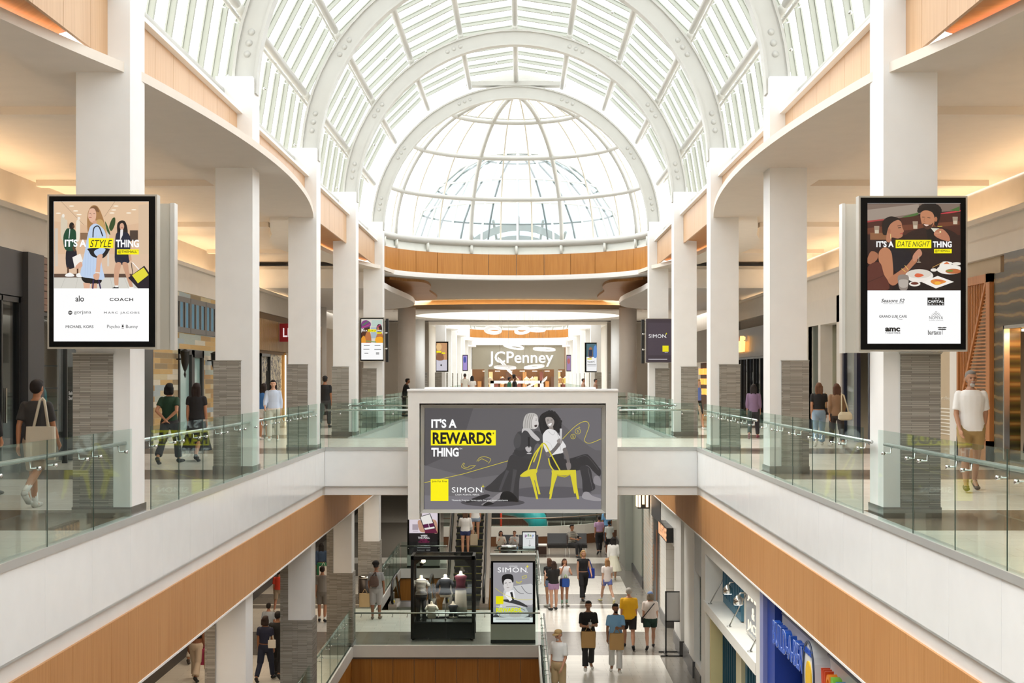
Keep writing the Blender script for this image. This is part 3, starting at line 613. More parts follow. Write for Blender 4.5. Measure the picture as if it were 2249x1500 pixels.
c.poly([(1490, 765), (1620, 730), (1640, 790), (1740, 770), (1850, 738), (1900, 760), (1990, 870), (2014, 910), (2000, 965), (1940, 920), (1870, 850), (1800, 900), (1700, 905), (1560, 900), (1510, 870)], '2f2d2f', True)
c.poly([(1800, 870), (1870, 860), (1910, 900), (1930, 1000), (1955, 1090), (1880, 1130), (1830, 1125), (1820, 1000)], '353336', True); c.line([(1880, 880), (1905, 1000), (1930, 1100)], 3, '6a686b'); c.line([(1760, 780), (1850, 752), (1905, 790), (1990, 900)], 3, '5b595c')
c.poly([(1620, 690), (1660, 680), (1690, 790), (1700, 860), (1690, 900), (1668, 880), (1660, 800)], '6f6866', True); c.poly([(1655, 830), (1700, 830), (1705, 880), (1680, 902), (1665, 890)], '7f7775', True)
c.poly([(1838, 1130), (1885, 1128), (1925, 1165), (2010, 1195), (2012, 1218), (1920, 1215), (1822, 1188)], '9b979a', True); c.poly([(1945, 970), (1985, 962), (2012, 1005), (2014, 1062), (1940, 1038)], '8b878a', True)
# yellow chairs
Yc = 'd8cb2e'
for a in ([(1255, 925), (1330, 740), (1415, 632)], [(1350, 900), (1385, 780), (1415, 632)], [(1320, 820), (1395, 650), (1440, 635), (1500, 740), (1600, 920)], [(1475, 780), (1490, 850), (1530, 910)]): c.line(a, 13, Yc)
c.poly([(1180, 962), (1250, 905), (1335, 890), (1360, 905), (1340, 940), (1250, 970)], Yc, True); c.poly([(1505, 905), (1755, 900), (1758, 940), (1640, 958), (1510, 950)], Yc)
for a in ([(1250, 935), (1345, 915), (1355, 1000), (1392, 1150), (1370, 1150), (1335, 1010)], [(1235, 940), (1310, 945), (1340, 1060), (1368, 1200), (1348, 1200), (1310, 1050), (1285, 970)], [(1508, 940), (1570, 945), (1530, 1060), (1500, 1200), (1482, 1200), (1500, 1040)], [(1690, 935), (1758, 930), (1765, 1050), (1790, 1200), (1768, 1200), (1730, 1040)], [(1510, 1000), (1520, 1010), (1500, 1148), (1480, 1148)], [(1700, 950), (1725, 960), (1752, 1140), (1738, 1142)]): c.poly(a, Yc)
c.poly([(1560, 945), (1640, 965), (1700, 942), (1700, 952), (1640, 978), (1560, 960)], 'b8ab22')
for x, y, w_ in ((1262, 560, 22), (1590, 475, 24)): c.poly([(x, y), (x+w_, y), (x+w_-4, y+110), (x+4, y+110)], 'cac8c8' if x > 1500 else '1c1b1c'); c.line([(x+w_/2, y+108), (x+w_/2, y+160)], 5, 'bdbbbb')
c.ell(1276, 730, 26, 6, 'bdbbbb')
c.done('printed_picture', t)
c = Canvas(lambda x, y, k: Z(x, y, k+130), EM)
c.text("IT'S A", 268, 376, 528, 468, 'ffffff', .035); c.rect(264, 491, 932, 648, 'fff100'); c.text('REWARDS', 282, 512, 890, 634, '0b0b0b', .035); c.text('*', 898, 512, 916, 534, '0b0b0b', .02)
c.text('THING', 268, 671, 550, 764, 'ffffff', .035); c.text('TM', 556, 673, 585, 690, 'ffffff'); c.rect(262, 994, 444, 1218, 'fff100'); c.text('Join For Free', 277, 1008, 430, 1031, '111111', .01)
c.text('SIMON', 480, 1078, 790, 1132, 'ffffff', .0, 0, 1.1); c.rect(796, 1124, 804, 1131, 'ffffff'); c.rect(798, 1052, 803, 1082, 'f3e600'); c.rect(786, 1065, 815, 1070, 'f3e600')
c.text('CASH. POINTS. PERKS.', 515, 1148, 766, 1162, 'ffffff'); c.text('*Rewards Program Terms apply. See plus.simon.com/terms', 478, 1203, 1056, 1224, 'f4f4f4')
c.done('lettering', t, 'white, black and yellow advert lettering')
# ------------------------------------------------------------------ advert screens on the columns
def screen_case(name, x0, x1, z0, z1, y, th, label, bez=.075, back=None, cat='advert screen'):
    t = thing(name, ((x0+x1)/2, y+th/2, z0), label, cat)
    mb = MB(); mb.box(x0, x1, y, y+th, z0, z1); mb.build('casing', M['metalgrey'], t)
    mb = MB(); mb.box(x0+.022, x1-.022, y-.006, y+.01, z0+.022, z1-.022); mb.build('black_bezel', mat('060606', .35, spec=.15), t)
    return t
# left front screen
Ys = 16.72; Zs = zmap(80, 410, 3.947, Ys-.008)
t = screen_case('advert_screen', PX(104, Ys), PX(345, Ys), PZ(766, Ys), PZ(427, Ys), Ys, .14, 'portrait advert screen on the left first column with three young women walking')
c = Canvas(Zs, .98); c.clip = (150, 128, 974, 1341); c.rect(150, 128, 974, 1341, 'ffffff'); c.rect(152, 129, 974, 881, 'dcb897'); c.clip = (152, 129, 974, 881)
c.poly([(152, 129), (974, 129), (974, 300), (640, 360), (152, 300)], 'e2c19f'); c.poly([(885, 160), (974, 150), (974, 585), (885, 588)], 'd9bda0'); c.rect(152, 585, 974, 785, 'ddbea2'); c.rect(152, 755, 974, 787, '5a4438'); c.rect(152, 787, 974, 881, 'd5d2c9')
for x in (250, 360, 480, 640, 760): c.line([(x, 787), (x+(x-500)*.15, 881)], 2, 'a9a69e', False)
for x, y in ((305, 168), (190, 230), (370, 242), (340, 210), (690, 168), (800, 228), (845, 200), (655, 228), (670, 202)): c.ell(x, y, 22, 5, 'fdf3e0')
c.line([(215, 129), (410, 330)], 2, '6b5647', False); c.line([(680, 129), (590, 260)], 2, '6b5647', False)
c.poly([(212, 285), (228, 240), (250, 285), (268, 300), (262, 450), (215, 450)], 'd8cbb4', True); c.ell(233, 252, 11, 16, 'f0e8db'); c.poly([(345, 305), (372, 290), (378, 330), (372, 460), (345, 460)], 'ece2d0', True); c.ell(368, 274, 12, 14, 'f0e8db')
c.rect(160, 360, 186, 690, 'cfc3b4'); c.rect(614, 360, 630, 690, 'd8d0c4'); c.poly([(630, 350), (655, 280), (682, 270), (680, 330), (650, 385)], '2d4a22', True); c.poly([(595, 300), (625, 360), (640, 420), (610, 380)], '375a2a', True)
c.rect(810, 378, 880, 470, '4b3c31'); c.rect(380, 400, 470, 460, '8a6a4f')
# woman in green
c.poly([(262, 540), (340, 540), (350, 640), (330, 700), (262, 700)], '161826', True); c.poly([(280, 360), (335, 375), (345, 440), (335, 545), (250, 545), (233, 440), (255, 375)], '14472f', True); c.line([(290, 365), (282, 450)], 7, 'dfe5e0'); c.line([(318, 520), (335, 560)], 20, '5a3a28'); c.ell(306, 340, 22, 32, '17110f'); c.ell(322, 345, 9, 15, '5a3a28')
c.rect(266, 698, 282, 750, '5a3a28'); c.rect(350, 700, 364, 752, '5a3a28'); c.poly([(252, 762), (290, 745), (325, 765), (320, 778), (255, 778)], 'f6f5f2', True); c.poly([(346, 760), (372, 748), (398, 770), (390, 782), (350, 780)], 'f6f5f2', True); c.poly([(312, 612), (380, 580), (402, 640), (380, 690), (330, 700)], 'f3efe8')
# woman in navy suit
c.poly([(700, 400), (702, 320), (740, 292), (775, 312), (792, 400), (770, 450), (705, 440)], '191210', True); c.poly([(690, 410), (735, 395), (790, 400), (815, 450), (812, 560), (800, 660), (690, 664), (680, 540)], '161d33', True); c.ell(741, 345, 19, 30, 'd6a88c'); c.poly([(728, 372), (752, 372), (748, 420), (724, 470)], 'efe9e6')
c.line([(732, 355), (750, 355)], 4, 'b25a55'); c.poly([(688, 664), (735, 666), (715, 760), (708, 860), (680, 858), (672, 760)], 'd0a184', True); c.poly([(745, 664), (790, 664), (805, 750), (838, 870), (812, 872), (775, 770)], 'c99a7d', True)
c.poly([(655, 880), (690, 862), (712, 868), (712, 884)], '17171c'); c.rect(682, 856, 708, 872, 'f5f3ef'); c.rect(804, 870, 842, 884, 'f5f3ef'); c.line([(805, 560), (815, 640)], 22, 'cfa083'); c.line([(832, 655), (890, 720)], 6, 'ffffff'); c.line([(822, 660), (836, 760)], 6, '1b1620'); c.poly([(795, 790), (935, 685), (974, 740), (974, 884), (880, 884)], '1b1320'); c.poly([(828, 768), (930, 700), (972, 765), (880, 838)], 'e4d937')
# woman in pale blue shirt
c.poly([(400, 780), (555, 800), (550, 838), (470, 842), (410, 825)], '15120f', True); c.poly([(405, 830), (465, 838), (462, 884), (412, 884)], 'dcae93'); c.poly([(475, 840), (525, 838), (525, 884), (470, 884)], 'd3a287')
c.poly([(440, 350), (445, 230), (480, 166), (530, 172), (570, 250), (600, 360), (590, 440), (545, 360), (470, 340), (452, 400)], 'a87b4c', True); c.poly([(520, 300), (570, 290), (600, 370), (598, 440), (560, 420)], 'c9a467', True); c.poly([(470, 180), (520, 170), (545, 220), (520, 215), (480, 200)], '7c5636', True)
c.poly([(449, 240), (462, 195), (500, 190), (518, 230), (512, 285), (488, 312), (462, 296), (448, 262)], 'e3b59b', True); c.line([(455, 266), (478, 268)], 6, 'b0514c'); c.line([(460, 232), (474, 230)], 4, '3d2a20'); c.line([(494, 232), (508, 234)], 4, '3d2a20'); c.line([(478, 238), (474, 254)], 3, 'c08d75'); c.poly([(488, 300), (520, 290), (525, 340), (490, 345)], 'd5a388')
c.poly([(465, 350), (510, 320), (560, 345), (598, 400), (600, 480), (560, 600), (570, 700), (586, 802), (480, 795), (385, 772), (395, 680), (420, 560), (440, 440)], 'bfd2ec', True)
for x in (430, 452, 474, 498, 524, 548): c.line([(x+22, 420), (x, 560), (x-8, 770)], 2, 'a3bbdd')
c.line([(490, 440), (498, 360), (540, 345), (575, 430)], 10, '15151a'); c.poly([(452, 535), (620, 535), (628, 560), (590, 612), (540, 622), (480, 600), (455, 560)], '17171c', True); c.poly([(500, 560), (560, 530), (600, 545), (560, 595), (520, 600)], 'b5cbe9', True)
c.poly([(528, 600), (574, 590), (556, 680), (546, 760), (512, 760), (518, 690)], 'deb095', True); c.line([(505, 742), (550, 748)], 8, 'e8e6e0'); c.poly([(498, 758), (545, 756), (540, 800), (515, 808), (496, 790)], 'd9a98d', True); c.poly([(340, 690), (385, 650), (398, 690), (350, 712)], 'dba98e', True); c.line([(494, 805), (488, 884)], 12, '2e2150'); c.line([(540, 808), (556, 884)], 12, '2e2150')
c.done('screen_picture', t)
c = Canvas(lambda x, y, k: Zs(x, y, k+110), .98)
c.text("IT'S A", 245, 456, 432, 521, 'ffffff', .035); c.poly([(452, 446), (667, 448), (667, 532), (452, 532)], 'fff100'); c.text('STYLE', 464, 462, 656, 524, '141414', .0, .3); c.text('THING', 688, 459, 889, 526, 'ffffff', .035)
c.rect(698, 543, 888, 587, 'fff100'); c.text('@THEMALL', 706, 552, 872, 580, '111111', .02); c.text('tm', 874, 550, 886, 556, '111111')
c.text('alo', 338, 944, 412, 996, '1a1a1a', .012); c.text('COACH', 634, 964, 838, 992, '151515', .02, 0, 1.15); c.ell(293, 1092, 18, 18, '111111'); c.ell(287, 1092, 6, 7, 'ffffff'); c.ell(299, 1092, 6, 7, 'ffffff'); c.ell(287, 1092, 3, 4, '111111'); c.ell(299, 1092, 3, 4, '111111')
c.text('gorjana', 327, 1074, 474, 1108, '3a3a3a'); c.text('MARC JACOBS', 585, 1084, 893, 1106, '1b1b1b', .005, 0, 1.25); c.text('MICHAEL KORS', 254, 1202, 494, 1225, '111111', .02); c.text('Psycho', 613, 1198, 722, 1234, '1b1b1b'); c.text('Bunny', 776, 1198, 880, 1234, '1b1b1b')
c.ell(748, 1210, 9, 9, '222222'); c.line([(742, 1190), (744, 1202)], 3, '222222'); c.line([(755, 1190), (752, 1202)], 3, '222222'); c.line([(738, 1222), (758, 1231)], 3, '222222'); c.line([(758, 1222), (738, 1231)], 3, '222222')
c.done('lettering', t)
t = thing('advert_screen', (-4.95, 17.95, 2.0), 'grey back of the screen fixed behind the left first column', 'advert screen'); mb = MB(); mb.box(-5.6, -4.36, 17.86, 17.98, PZ(768, 17.95), PZ(449, 17.95)); mb.build('casing', mat('bdb7a9', .3, .2), t)
mb = MB(); mb.box(-4.40, -4.345, 17.84, 18.0, PZ(769, 17.95), PZ(448, 17.95)); mb.build('edge_trim', mat('cfccc5', .3, .3), t)
# right front screen
Zs2 = zmap(1830, 410, 3.947, Ys-.008)
t = screen_case('advert_screen', PX(1886, Ys), PX(2125, Ys), PZ(772, Ys), PZ(430, Ys), Ys, .14, 'portrait advert screen on the right first column with a couple dining')
c = Canvas(Zs2, .98); c.rect(297, 143, 1104, 1361, 'ffffff'); c.rect(297, 144, 1104, 899, '2a1512'); c.clip = (297, 144, 1104, 899); c.poly([(297, 150), (1097, 146), (1097, 205), (760, 235), (297, 330)], '7d6a5e'); c.poly([(297, 200), (740, 150), (745, 225), (297, 300)], '9c8d80'); c.poly([(297, 295), (440, 280), (440, 310), (297, 330)], 'a9403f'); c.poly([(620, 280), (1097, 205), (1097, 218), (760, 262), (620, 290)], 'c63f47', True)
c.poly([(1010, 205), (1095, 170), (1095, 215)], '4a6a35'); c.poly([(600, 262), (740, 222), (735, 245), (610, 282)], '4a6a35'); c.poly([(297, 310), (740, 250), (1100, 225), (1100, 420), (297, 420)], '4a241a'); c.poly([(297, 360), (420, 345), (640, 330), (1097, 300), (1097, 330), (420, 400), (297, 410)], '6c3a26'); c.rect(320, 400, 500, 460, '8a5c3c')
for x, y in ((378, 370), (712, 330), (1058, 290)): c.poly([(x-24, y-30), (x+22, y-30), (x+18, y+36), (x-18, y+36)], 'a08d78'); c.rect(x-17, y+5, x+16, y+34, 'c8b9a2')
# man
c.poly([(620, 430), (760, 360), (900, 350), (1040, 390), (1098, 470), (1098, 680), (950, 700), (700, 720), (640, 600)], '2b1814', True); c.poly([(800, 350), (870, 350), (900, 520), (830, 520)], '15100f'); c.poly([(740, 200), (760, 165), (830, 148), (900, 160), (930, 220), (920, 290), (890, 345), (850, 250), (800, 215), (750, 225)], '17100e', True)
for k in range(12): c.ell(835+88*math.cos(PI+k*.3), 210+55*math.sin(PI+k*.3), 20, 18, '1c1412', 10)
c.poly([(758, 230), (800, 205), (860, 225), (880, 290), (860, 345), (820, 370), (785, 350), (762, 300)], 'bb7f5c', True); c.poly([(775, 320), (840, 330), (868, 310), (850, 355), (815, 372), (785, 352)], '4a2c20', True); c.poly([(785, 325), (830, 332), (805, 342)], 'e9c9b8', True); c.line([(770, 262), (792, 264)], 5, '2a1814'); c.line([(816, 268), (842, 272)], 5, '2a1814'); c.line([(796, 268), (786, 300), (800, 306)], 4, '9a6244'); c.ell(890, 282, 12, 22, 'b0714f')
c.poly([(845, 358), (920, 362), (880, 400)], 'd9d6c3'); c.line([(905, 345), (945, 343)], 5, 'd8cf5a'); c.poly([(872, 410), (900, 372), (950, 368), (1000, 420), (1010, 470), (960, 465), (900, 440)], 'b5775a', True); c.line([(880, 400), (925, 405)], 14, 'c58a6b'); c.line([(885, 418), (935, 428)], 14, 'bd8062'); c.ell(928, 392, 8, 8, 'e6d9a2')
# woman
c.poly([(425, 380), (430, 300), (490, 258), (560, 270), (590, 300), (540, 330), (500, 400), (440, 420)], '20140f', True); c.poly([(470, 380), (500, 320), (560, 288), (590, 310), (598, 350), (612, 385), (600, 405), (600, 430), (560, 450), (510, 440), (500, 480), (460, 470)], 'b4795a', True); c.line([(562, 357), (588, 354)], 6, '2c1a14'); c.line([(556, 340), (590, 336)], 4, '3a231a'); c.line([(580, 408), (606, 402)], 7, 'a8443f'); c.ell(484, 385, 14, 22, 'a96c4e'); c.line([(497, 410), (497, 450)], 5, 'e4cf8d')
c.poly([(490, 540), (640, 530), (680, 600), (700, 700), (560, 760), (500, 650)], '17131b', True); c.poly([(400, 560), (450, 525), (500, 560), (515, 650), (520, 760), (500, 850), (440, 760), (395, 640)], 'b87c59', True); c.poly([(500, 850), (480, 800), (560, 740), (640, 680), (700, 610), (730, 640), (680, 700), (600, 790), (540, 850)], 'b07453', True); c.poly([(690, 600), (740, 540), (765, 560), (768, 590), (740, 620), (700, 650)], 'c0866a', True); c.line([(620, 682), (652, 722)], 5, 'e0b860'); c.line([(592, 710), (628, 738)], 5, 'e0b860')
c.poly([(297, 620), (330, 560), (385, 580), (380, 630), (330, 670), (297, 660)], 'a46a4c', True); c.poly([(297, 700), (400, 655), (440, 760), (480, 830), (470, 897), (297, 897)], '5a2a20', True); c.line([(297, 830), (440, 770)], 5, '3d1912')
c.poly([(500, 897), (560, 840), (700, 760), (900, 700), (1100, 690), (1100, 897)], '1a0f0d'); c.ell(745, 772, 122, 56, 'ece5dc'); c.ell(745, 755, 108, 40, 'd9d0c4'); c.poly([(705, 775), (720, 752), (760, 755), (785, 770), (740, 785)], 'd8643f', True); c.ell(1010, 718, 112, 42, 'efe8de'); c.ell(1040, 733, 68, 22, 'b7683a'); c.ell(1010, 730, 30, 8, '6d8a3a')
c.poly([(770, 828), (905, 773), (1046, 825), (890, 882)], 'f2ece3'); c.poly([(845, 815), (900, 800), (980, 820), (940, 842), (900, 852), (860, 840)], 'e08a3a', True); c.ell(905, 836, 28, 14, 'f0b340'); c.line([(880, 808), (950, 818)], 5, 'c23a4a'); c.ell(706, 842, 50, 22, 'e9e2d7'); c.ell(706, 838, 34, 12, '6b3325')
c.poly([(565, 770), (650, 770), (650, 850), (635, 897), (585, 897), (565, 850)], '8d8178', True); c.poly([(572, 810), (645, 810), (640, 870), (580, 870)], 'b4aaa0', True); c.poly([(920, 690), (950, 650), (1026, 655), (1020, 680), (960, 705)], 'efe9e0', True); c.poly([(955, 670), (985, 650), (1010, 670)], 'd9703a'); c.line([(860, 700), (950, 655)], 5, 'c89a55'); c.ell(1070, 668, 40, 14, 'e8e1d6'); c.ell(872, 722, 28, 14, 'e8e1d6'); c.line([(742, 600), (742, 650)], 4, 'bcae98'); c.ell(742, 654, 20, 4, 'bcae98')
c.done('screen_picture', t)
c = Canvas(lambda x, y, k: Zs2(x, y, k+110), .98)
c.text("IT'S A", 374, 471, 524, 524, 'ffffff', .035); c.rect(541, 461, 850, 533, 'fff100'); c.text('DATE NIGHT', 552, 474, 840, 520, '141414', .0, .3); c.text('THING', 864, 473, 1027, 527, 'ffffff', .035); c.rect(874, 540, 1027, 577, 'fff100'); c.text('@THEMALL', 882, 547, 1012, 570, '111111', .02)
c.text('Seasons 52', 415, 972, 618, 1004, '151515', .015, .3); c.text('FRESH GRILL | WINE BAR', 434, 1010, 612, 1019, '333333'); c.rect(817, 960, 963, 1029, '161616'); c.text('THE', 858, 964, 920, 977, 'f4f4f4', 0, 0, 2); c.text('CAPITAL', 821, 984, 957, 1007, 'ffffff', .02); c.text('G R I L L E', 821, 1014, 957, 1026, 'f4f4f4')
c.text('GRAND LUX CAFE', 398, 1114, 638, 1136, '1a1a1a', .015); c.line([(540, 1115), (560, 1145), (600, 1150)], 3, '1a1a1a'); c.text('NOMIYA', 832, 1122, 952, 1150, '1a1a1a'); c.text('SUSHI & IZAKAYA', 832, 1156, 954, 1163, '444444')
for r in range(4):
    for k in range(r+1): x = 892-11*r+22*k; y = 1082+10*r; c.line([(x-9, y), (x, y+5), (x+9, y)], 3, '1a1a1a', False)
c.text('amc', 450, 1220, 580, 1256, '111111', .05); c.text('THEATRES', 450, 1262, 581, 1274, '111111', .02, 0, 1.2); c.text('bartaco', 821, 1242, 935, 1283, '111111', .015); c.line([(945, 1222), (945, 1282)], 4, '111111')
for q in ((925, 1222), (963, 1222), (928, 1237), (960, 1237)): c.ell(q[0], q[1], 20, 5, '3a3a3a')
c.done('lettering', t)
t = thing('advert_screen', (4.6, 17.95, 2.0), 'pale back of the screen fixed behind the right first column', 'advert screen'); mb = MB(); mb.box(4.06, 5.3, 17.86, 17.98, PZ(775, 17.95), PZ(450, 17.95)); mb.build('casing', mat('d0cabd', .3, .2), t)
mb = MB(); mb.box(4.03, 4.07, 17.84, 18.0, PZ(776, 17.95), PZ(449, 17.95)); mb.build('edge_trim', mat('dedbd4', .3, .3), t)
# middle screens by the apse
Ym = 47.95; Zm = zmap(680, 660, 3.488, Ym-.008)
t = screen_case('advert_screen', PX(790, Ym), PX(844, Ym), PZ(794, Ym), PZ(697, Ym), Ym, .12, 'small advert screen of two women in headscarves on the left apse column')
c = Canvas(Zm, .97); c.rect(396, 142, 562, 452, 'fbfbfb'); c.rect(396, 142, 562, 324, 'd9d3c8'); c.clip = (396, 142, 562, 324); c.rect(475, 150, 555, 200, 'b9cdc2'); c.rect(470, 205, 520, 290, 'a8b8c0'); c.poly([(396, 250), (430, 200), (462, 190), (450, 260), (420, 324), (396, 324)], '4a2418', True); c.poly([(398, 215), (400, 165), (435, 150), (468, 172), (462, 200), (420, 210)], '7b3a7d', True); c.line([(405, 190), (450, 160)], 7, '3d8a4a'); c.line([(402, 208), (462, 184)], 6, 'c2407c')
c.poly([(425, 324), (432, 250), (462, 240), (472, 324)], 'b9713f', True); c.poly([(396, 290), (420, 270), (430, 324), (396, 324)], 'e49a2c', True); c.poly([(512, 210), (525, 182), (548, 188), (556, 225), (545, 250), (520, 240)], '2b1712', True); c.line([(514, 205), (545, 184)], 9, 'a8386c'); c.ell(524, 218, 9, 14, 'b9754e'); c.poly([(512, 270), (530, 245), (558, 255), (562, 324), (505, 324)], 'b8703f', True); c.poly([(508, 285), (556, 280), (560, 324), (506, 324)], 'f0a81e', True); c.line([(430, 310), (510, 318)], 8, '7c9a58')
c.text("IT'S A", 404, 224, 442, 237, 'ffffff', .03); c.rect(446, 221, 510, 240, 'fff100'); c.text('GLOW UP', 450, 225, 507, 237, '141414', .01, .3); c.text('THING', 513, 224, 552, 237, 'ffffff', .03); c.rect(513, 242, 552, 253, 'fff100'); c.text('@THEMALL', 515, 244, 550, 251, '111111')
c.clip = None
for x0, y0, x1 in ((415, 343, 460), (498, 343, 542), (412, 371, 458), (496, 373, 548), (420, 402, 450)): c.rect(x0, y0, x1, y0+5, '6a6a6a')
c.rect(508, 396, 533, 414, 'a9a9a9'); c.done('screen_picture', t)
t = thing('screen_mount', (PX(850, Ym), Ym+.3, PZ(794, Ym)), 'black slatted mount beside the headscarf advert screen', 'mount'); mb = MB(); mb.box(PX(845.5, Ym), PX(851.5, Ym), Ym+.3, Ym+.42, PZ(795, Ym), PZ(699, Ym)); mb.build('back_box', M['black'], t)
for py in (731.5, 766): mb = MB(); mb.cyl(P(843, py, Ym+.2), P(849, py, Ym+.2), .02, 8); mb.ball(P(849, py, Ym+.2), .035); mb.build('bracket', M['chrome'], t)
t = screen_case('advert_screen', PX(1417.5, Ym), PX(1480, Ym), PZ(797, Ym), PZ(699, Ym), Ym, .12, 'dark advert screen with white wordmark on the right apse column'); Zr = zmap(1340, 660, 3.488, Ym-.008)
c = Canvas(Zr, .97); c.rect(275, 142, 480, 474, '3b3038'); c.rect(290, 170, 470, 420, '453a44'); c.text('SIMON', 296, 259, 426, 286, 'ffffff', 0, 0, 1.1); c.rect(429, 247, 432, 262, 'f3e600'); c.rect(424, 253, 437, 256, 'f3e600'); c.rect(429, 282, 432, 286, 'ffffff'); c.rect(401, 346, 448, 392, 'e8dc00'); c.rect(293, 448, 437, 452, 'cfcad0'); c.rect(418, 395, 443, 398, 'cfcad0'); c.done('screen_picture', t)
t = thing('screen_mount', (PX(1413, Ym), Ym+.3, PZ(797, Ym)), 'black slatted mount beside the dark wordmark screen', 'mount'); mb = MB(); mb.box(PX(1410.5, Ym), PX(1416.5, Ym), Ym+.3, Ym+.42, PZ(798, Ym), PZ(701, Ym)); mb.build('back_box', M['black'], t)
for py in (734, 768): mb = MB(); mb.cyl(P(1417, py, Ym+.2), P(1412, py, Ym+.2), .02, 8); mb.ball(P(1412, py, Ym+.2), .035); mb.build('bracket', M['chrome'], t)
# far screens
def small_screen(px0, px1, py0, py1, Y, label, paint):
    t = screen_case('advert_screen', PX(px0, Y), PX(px1, Y), PZ(py1, Y), PZ(py0, Y), Y, .12, label); c = Canvas(lambda x, y, k: P(x, y, Y-.009-.0006*k), .95); paint(c); c.done('screen_picture', t)
small_screen(957, 985, 750, 817, 84.9, 'distant advert screen of a child on the far left column', lambda c: (c.rect(958.5, 753, 982, 814, 'cfcbd6'), c.rect(958.5, 753, 982, 790, 'c9976b'), c.ell(964, 762, 6, 8, 'e6bd84'), c.poly([(959, 790), (962, 772), (972, 775), (974, 790)], '8c5d40', True), c.rect(958.5, 771, 969, 774.5, 'fff100'), c.rect(970, 774, 978, 777, 'fff100'), c.ell(969, 802, 2, 2, '444444')))
small_screen(1284, 1311, 752, 818, 84.9, 'distant advert screen of two athletes on the far right column', lambda c: (c.rect(1288, 755, 1310.5, 815, 'f6f6f6'), c.rect(1288, 755, 1310.5, 784, '4d6d77'), c.poly([(1293, 784), (1293, 768), (1297, 762), (1301, 768), (1301, 784)], 'a06848', True), c.rect(1293, 768, 1301, 783, '26364f'), c.poly([(1304, 784), (1304, 764), (1308, 758), (1310.5, 764), (1310.5, 784)], '5e8fd0', True), c.rect(1290, 787, 1300, 789.5, 'f3e600'), c.text('vuori', 1290, 791.5, 1305.5, 797, '222222'), c.rect(1290, 800, 1309, 801, '666666'), c.rect(1290, 803, 1309, 804, '666666')))
small_screen(1015.5, 1028, 779, 815, 111, 'tiny lilac advert screen on the far left', lambda c: (c.rect(1017, 781, 1026, 813, 'a48fd0'), c.ell(1021, 790, 3, 7, '3a4ba0')))
small_screen(1243.5, 1254.5, 779, 816, 111, 'tiny mauve advert screen on the far right', lambda c: (c.rect(1245, 781, 1253.5, 814, '9d80a8'), c.ell(1249, 793, 3, 6, 'b8605a')))
# ------------------------------------------------------------------ shopfronts
def YLp(px): return 8.9*F/(VX-px)
def YRp(px): return 8.75*F/(px-VX)
def YWp(px): return 4.45*F/(px-VX)
def planks():
    m, nt, b, br, (x, y, z) = brick('painted_planks', '000000', 'ffffff', '808080', 1.25, .135, .002, .7, True, .43)
    r = N(nt, 'ValToRGB'); r.color_ramp.interpolation = 'CONSTANT'; e = r.color_ramp.elements
    cs = ['a98a5a', 'c4a26a', 'a9b1a6', 'cbc5b2', '94805f', 'bf9c60', 'c7b892', 'a3aeb0', 'd3c9b3', 'b08c5c']
    for i, c in enumerate(cs):
        q = e[i] if i < 2 else e.new(i/len(cs))
        q.position = i/len(cs); q.color = (*sr(c), 1)
    n = N(nt, 'TexNoise'); n.inputs['Scale'].default_value = 1; nt.links.new(combine(nt, mathn(nt, 'MULTIPLY', mathn(nt, 'ADD', x, y), 3), mathn(nt, 'MULTIPLY', z, 40)), n.inputs['Vector'])
    mx = N(nt, 'MixRGB', blend_type='MULTIPLY'); mx.inputs[0].default_value = .2
    nt.links.new(br.outputs['Color'], r.inputs[0]); nt.links.new(r.outputs[0], mx.inputs[1]); nt.links.new(n.outputs['Fac'], mx.inputs[2]); nt.links.new(mx.outputs[0], b.inputs['Base Color']); return m
def marble():
    m, nt, b = nodes('banded_onyx', .25); x, y, z = coords(nt)
    wv = N(nt, 'TexWave'); wv.bands_direction = 'Y'; wv.inputs['Scale'].default_value = 1.3; wv.inputs['Distortion'].default_value = 5; wv.inputs['Detail'].default_value = 4
    nt.links.new(combine(nt, mathn(nt, 'MULTIPLY', y, .5), z), wv.inputs['Vector']); r = N(nt, 'ValToRGB'); e = r.color_ramp.elements
    e[0].color = (*sr('2c2814'), 1); e[1].color = (*sr('80693c'), 1); q = e.new(.5); q.color = (*sr('45421f'), 1); q = e.new(.8); q.color = (*sr('5a4020'), 1)
    nt.links.new(wv.outputs['Color'], r.inputs[0]); nt.links.new(r.outputs[0], b.inputs['Base Color']); return m
def tiedye():
    m, nt, b = nodes('tie_dye_print', .6); x, y, z = coords(nt); v = N(nt, 'TexVoronoi'); v.feature = 'DISTANCE_TO_EDGE'; v.inputs['Scale'].default_value = 2.2
    n = N(nt, 'TexNoise'); n.inputs['Scale'].default_value = 4; t = N(nt, 'TexCoord'); nt.links.new(t.outputs['Object'], n.inputs['Vector']); nt.links.new(n.outputs['Color'], v.inputs['Vector'])
    r = N(nt, 'ValToRGB'); r.color_ramp.elements[0].color = (*sr('1d2b57'), 1); r.color_ramp.elements[1].color = (*sr('efe6cf'), 1); r.color_ramp.elements[1].position = .12; nt.links.new(v.outputs['Distance'], r.inputs[0]); nt.links.new(r.outputs[0], b.inputs['Base Color']); return m
PLANK, MARB, TIE = planks(), marble(), tiedye()
FISH = brick('scallop_tiles', 'dcc9b4', 'cfd2ca', 'b7aa9a', .16, .12, .008, .35, True, .5)[0]
SLATM = wood('walnut_slats', '6e4a32', '8f6444', vert=False); OAKM = wood('oak_strips', '9a7645', 'b58f58'); TERRA = wood('red_oak', 'b0713f', 'c98a52')
CHAR = mat('3d3b3b', .45); AMBER = mat('e9a44e', .6, 0, 1.3); SG = glass('shop_glass', (.80, .84, .84), .04, .02)
DKIN = mat('4a3522', .6); SHOPW = mat('cbb79b', .7)
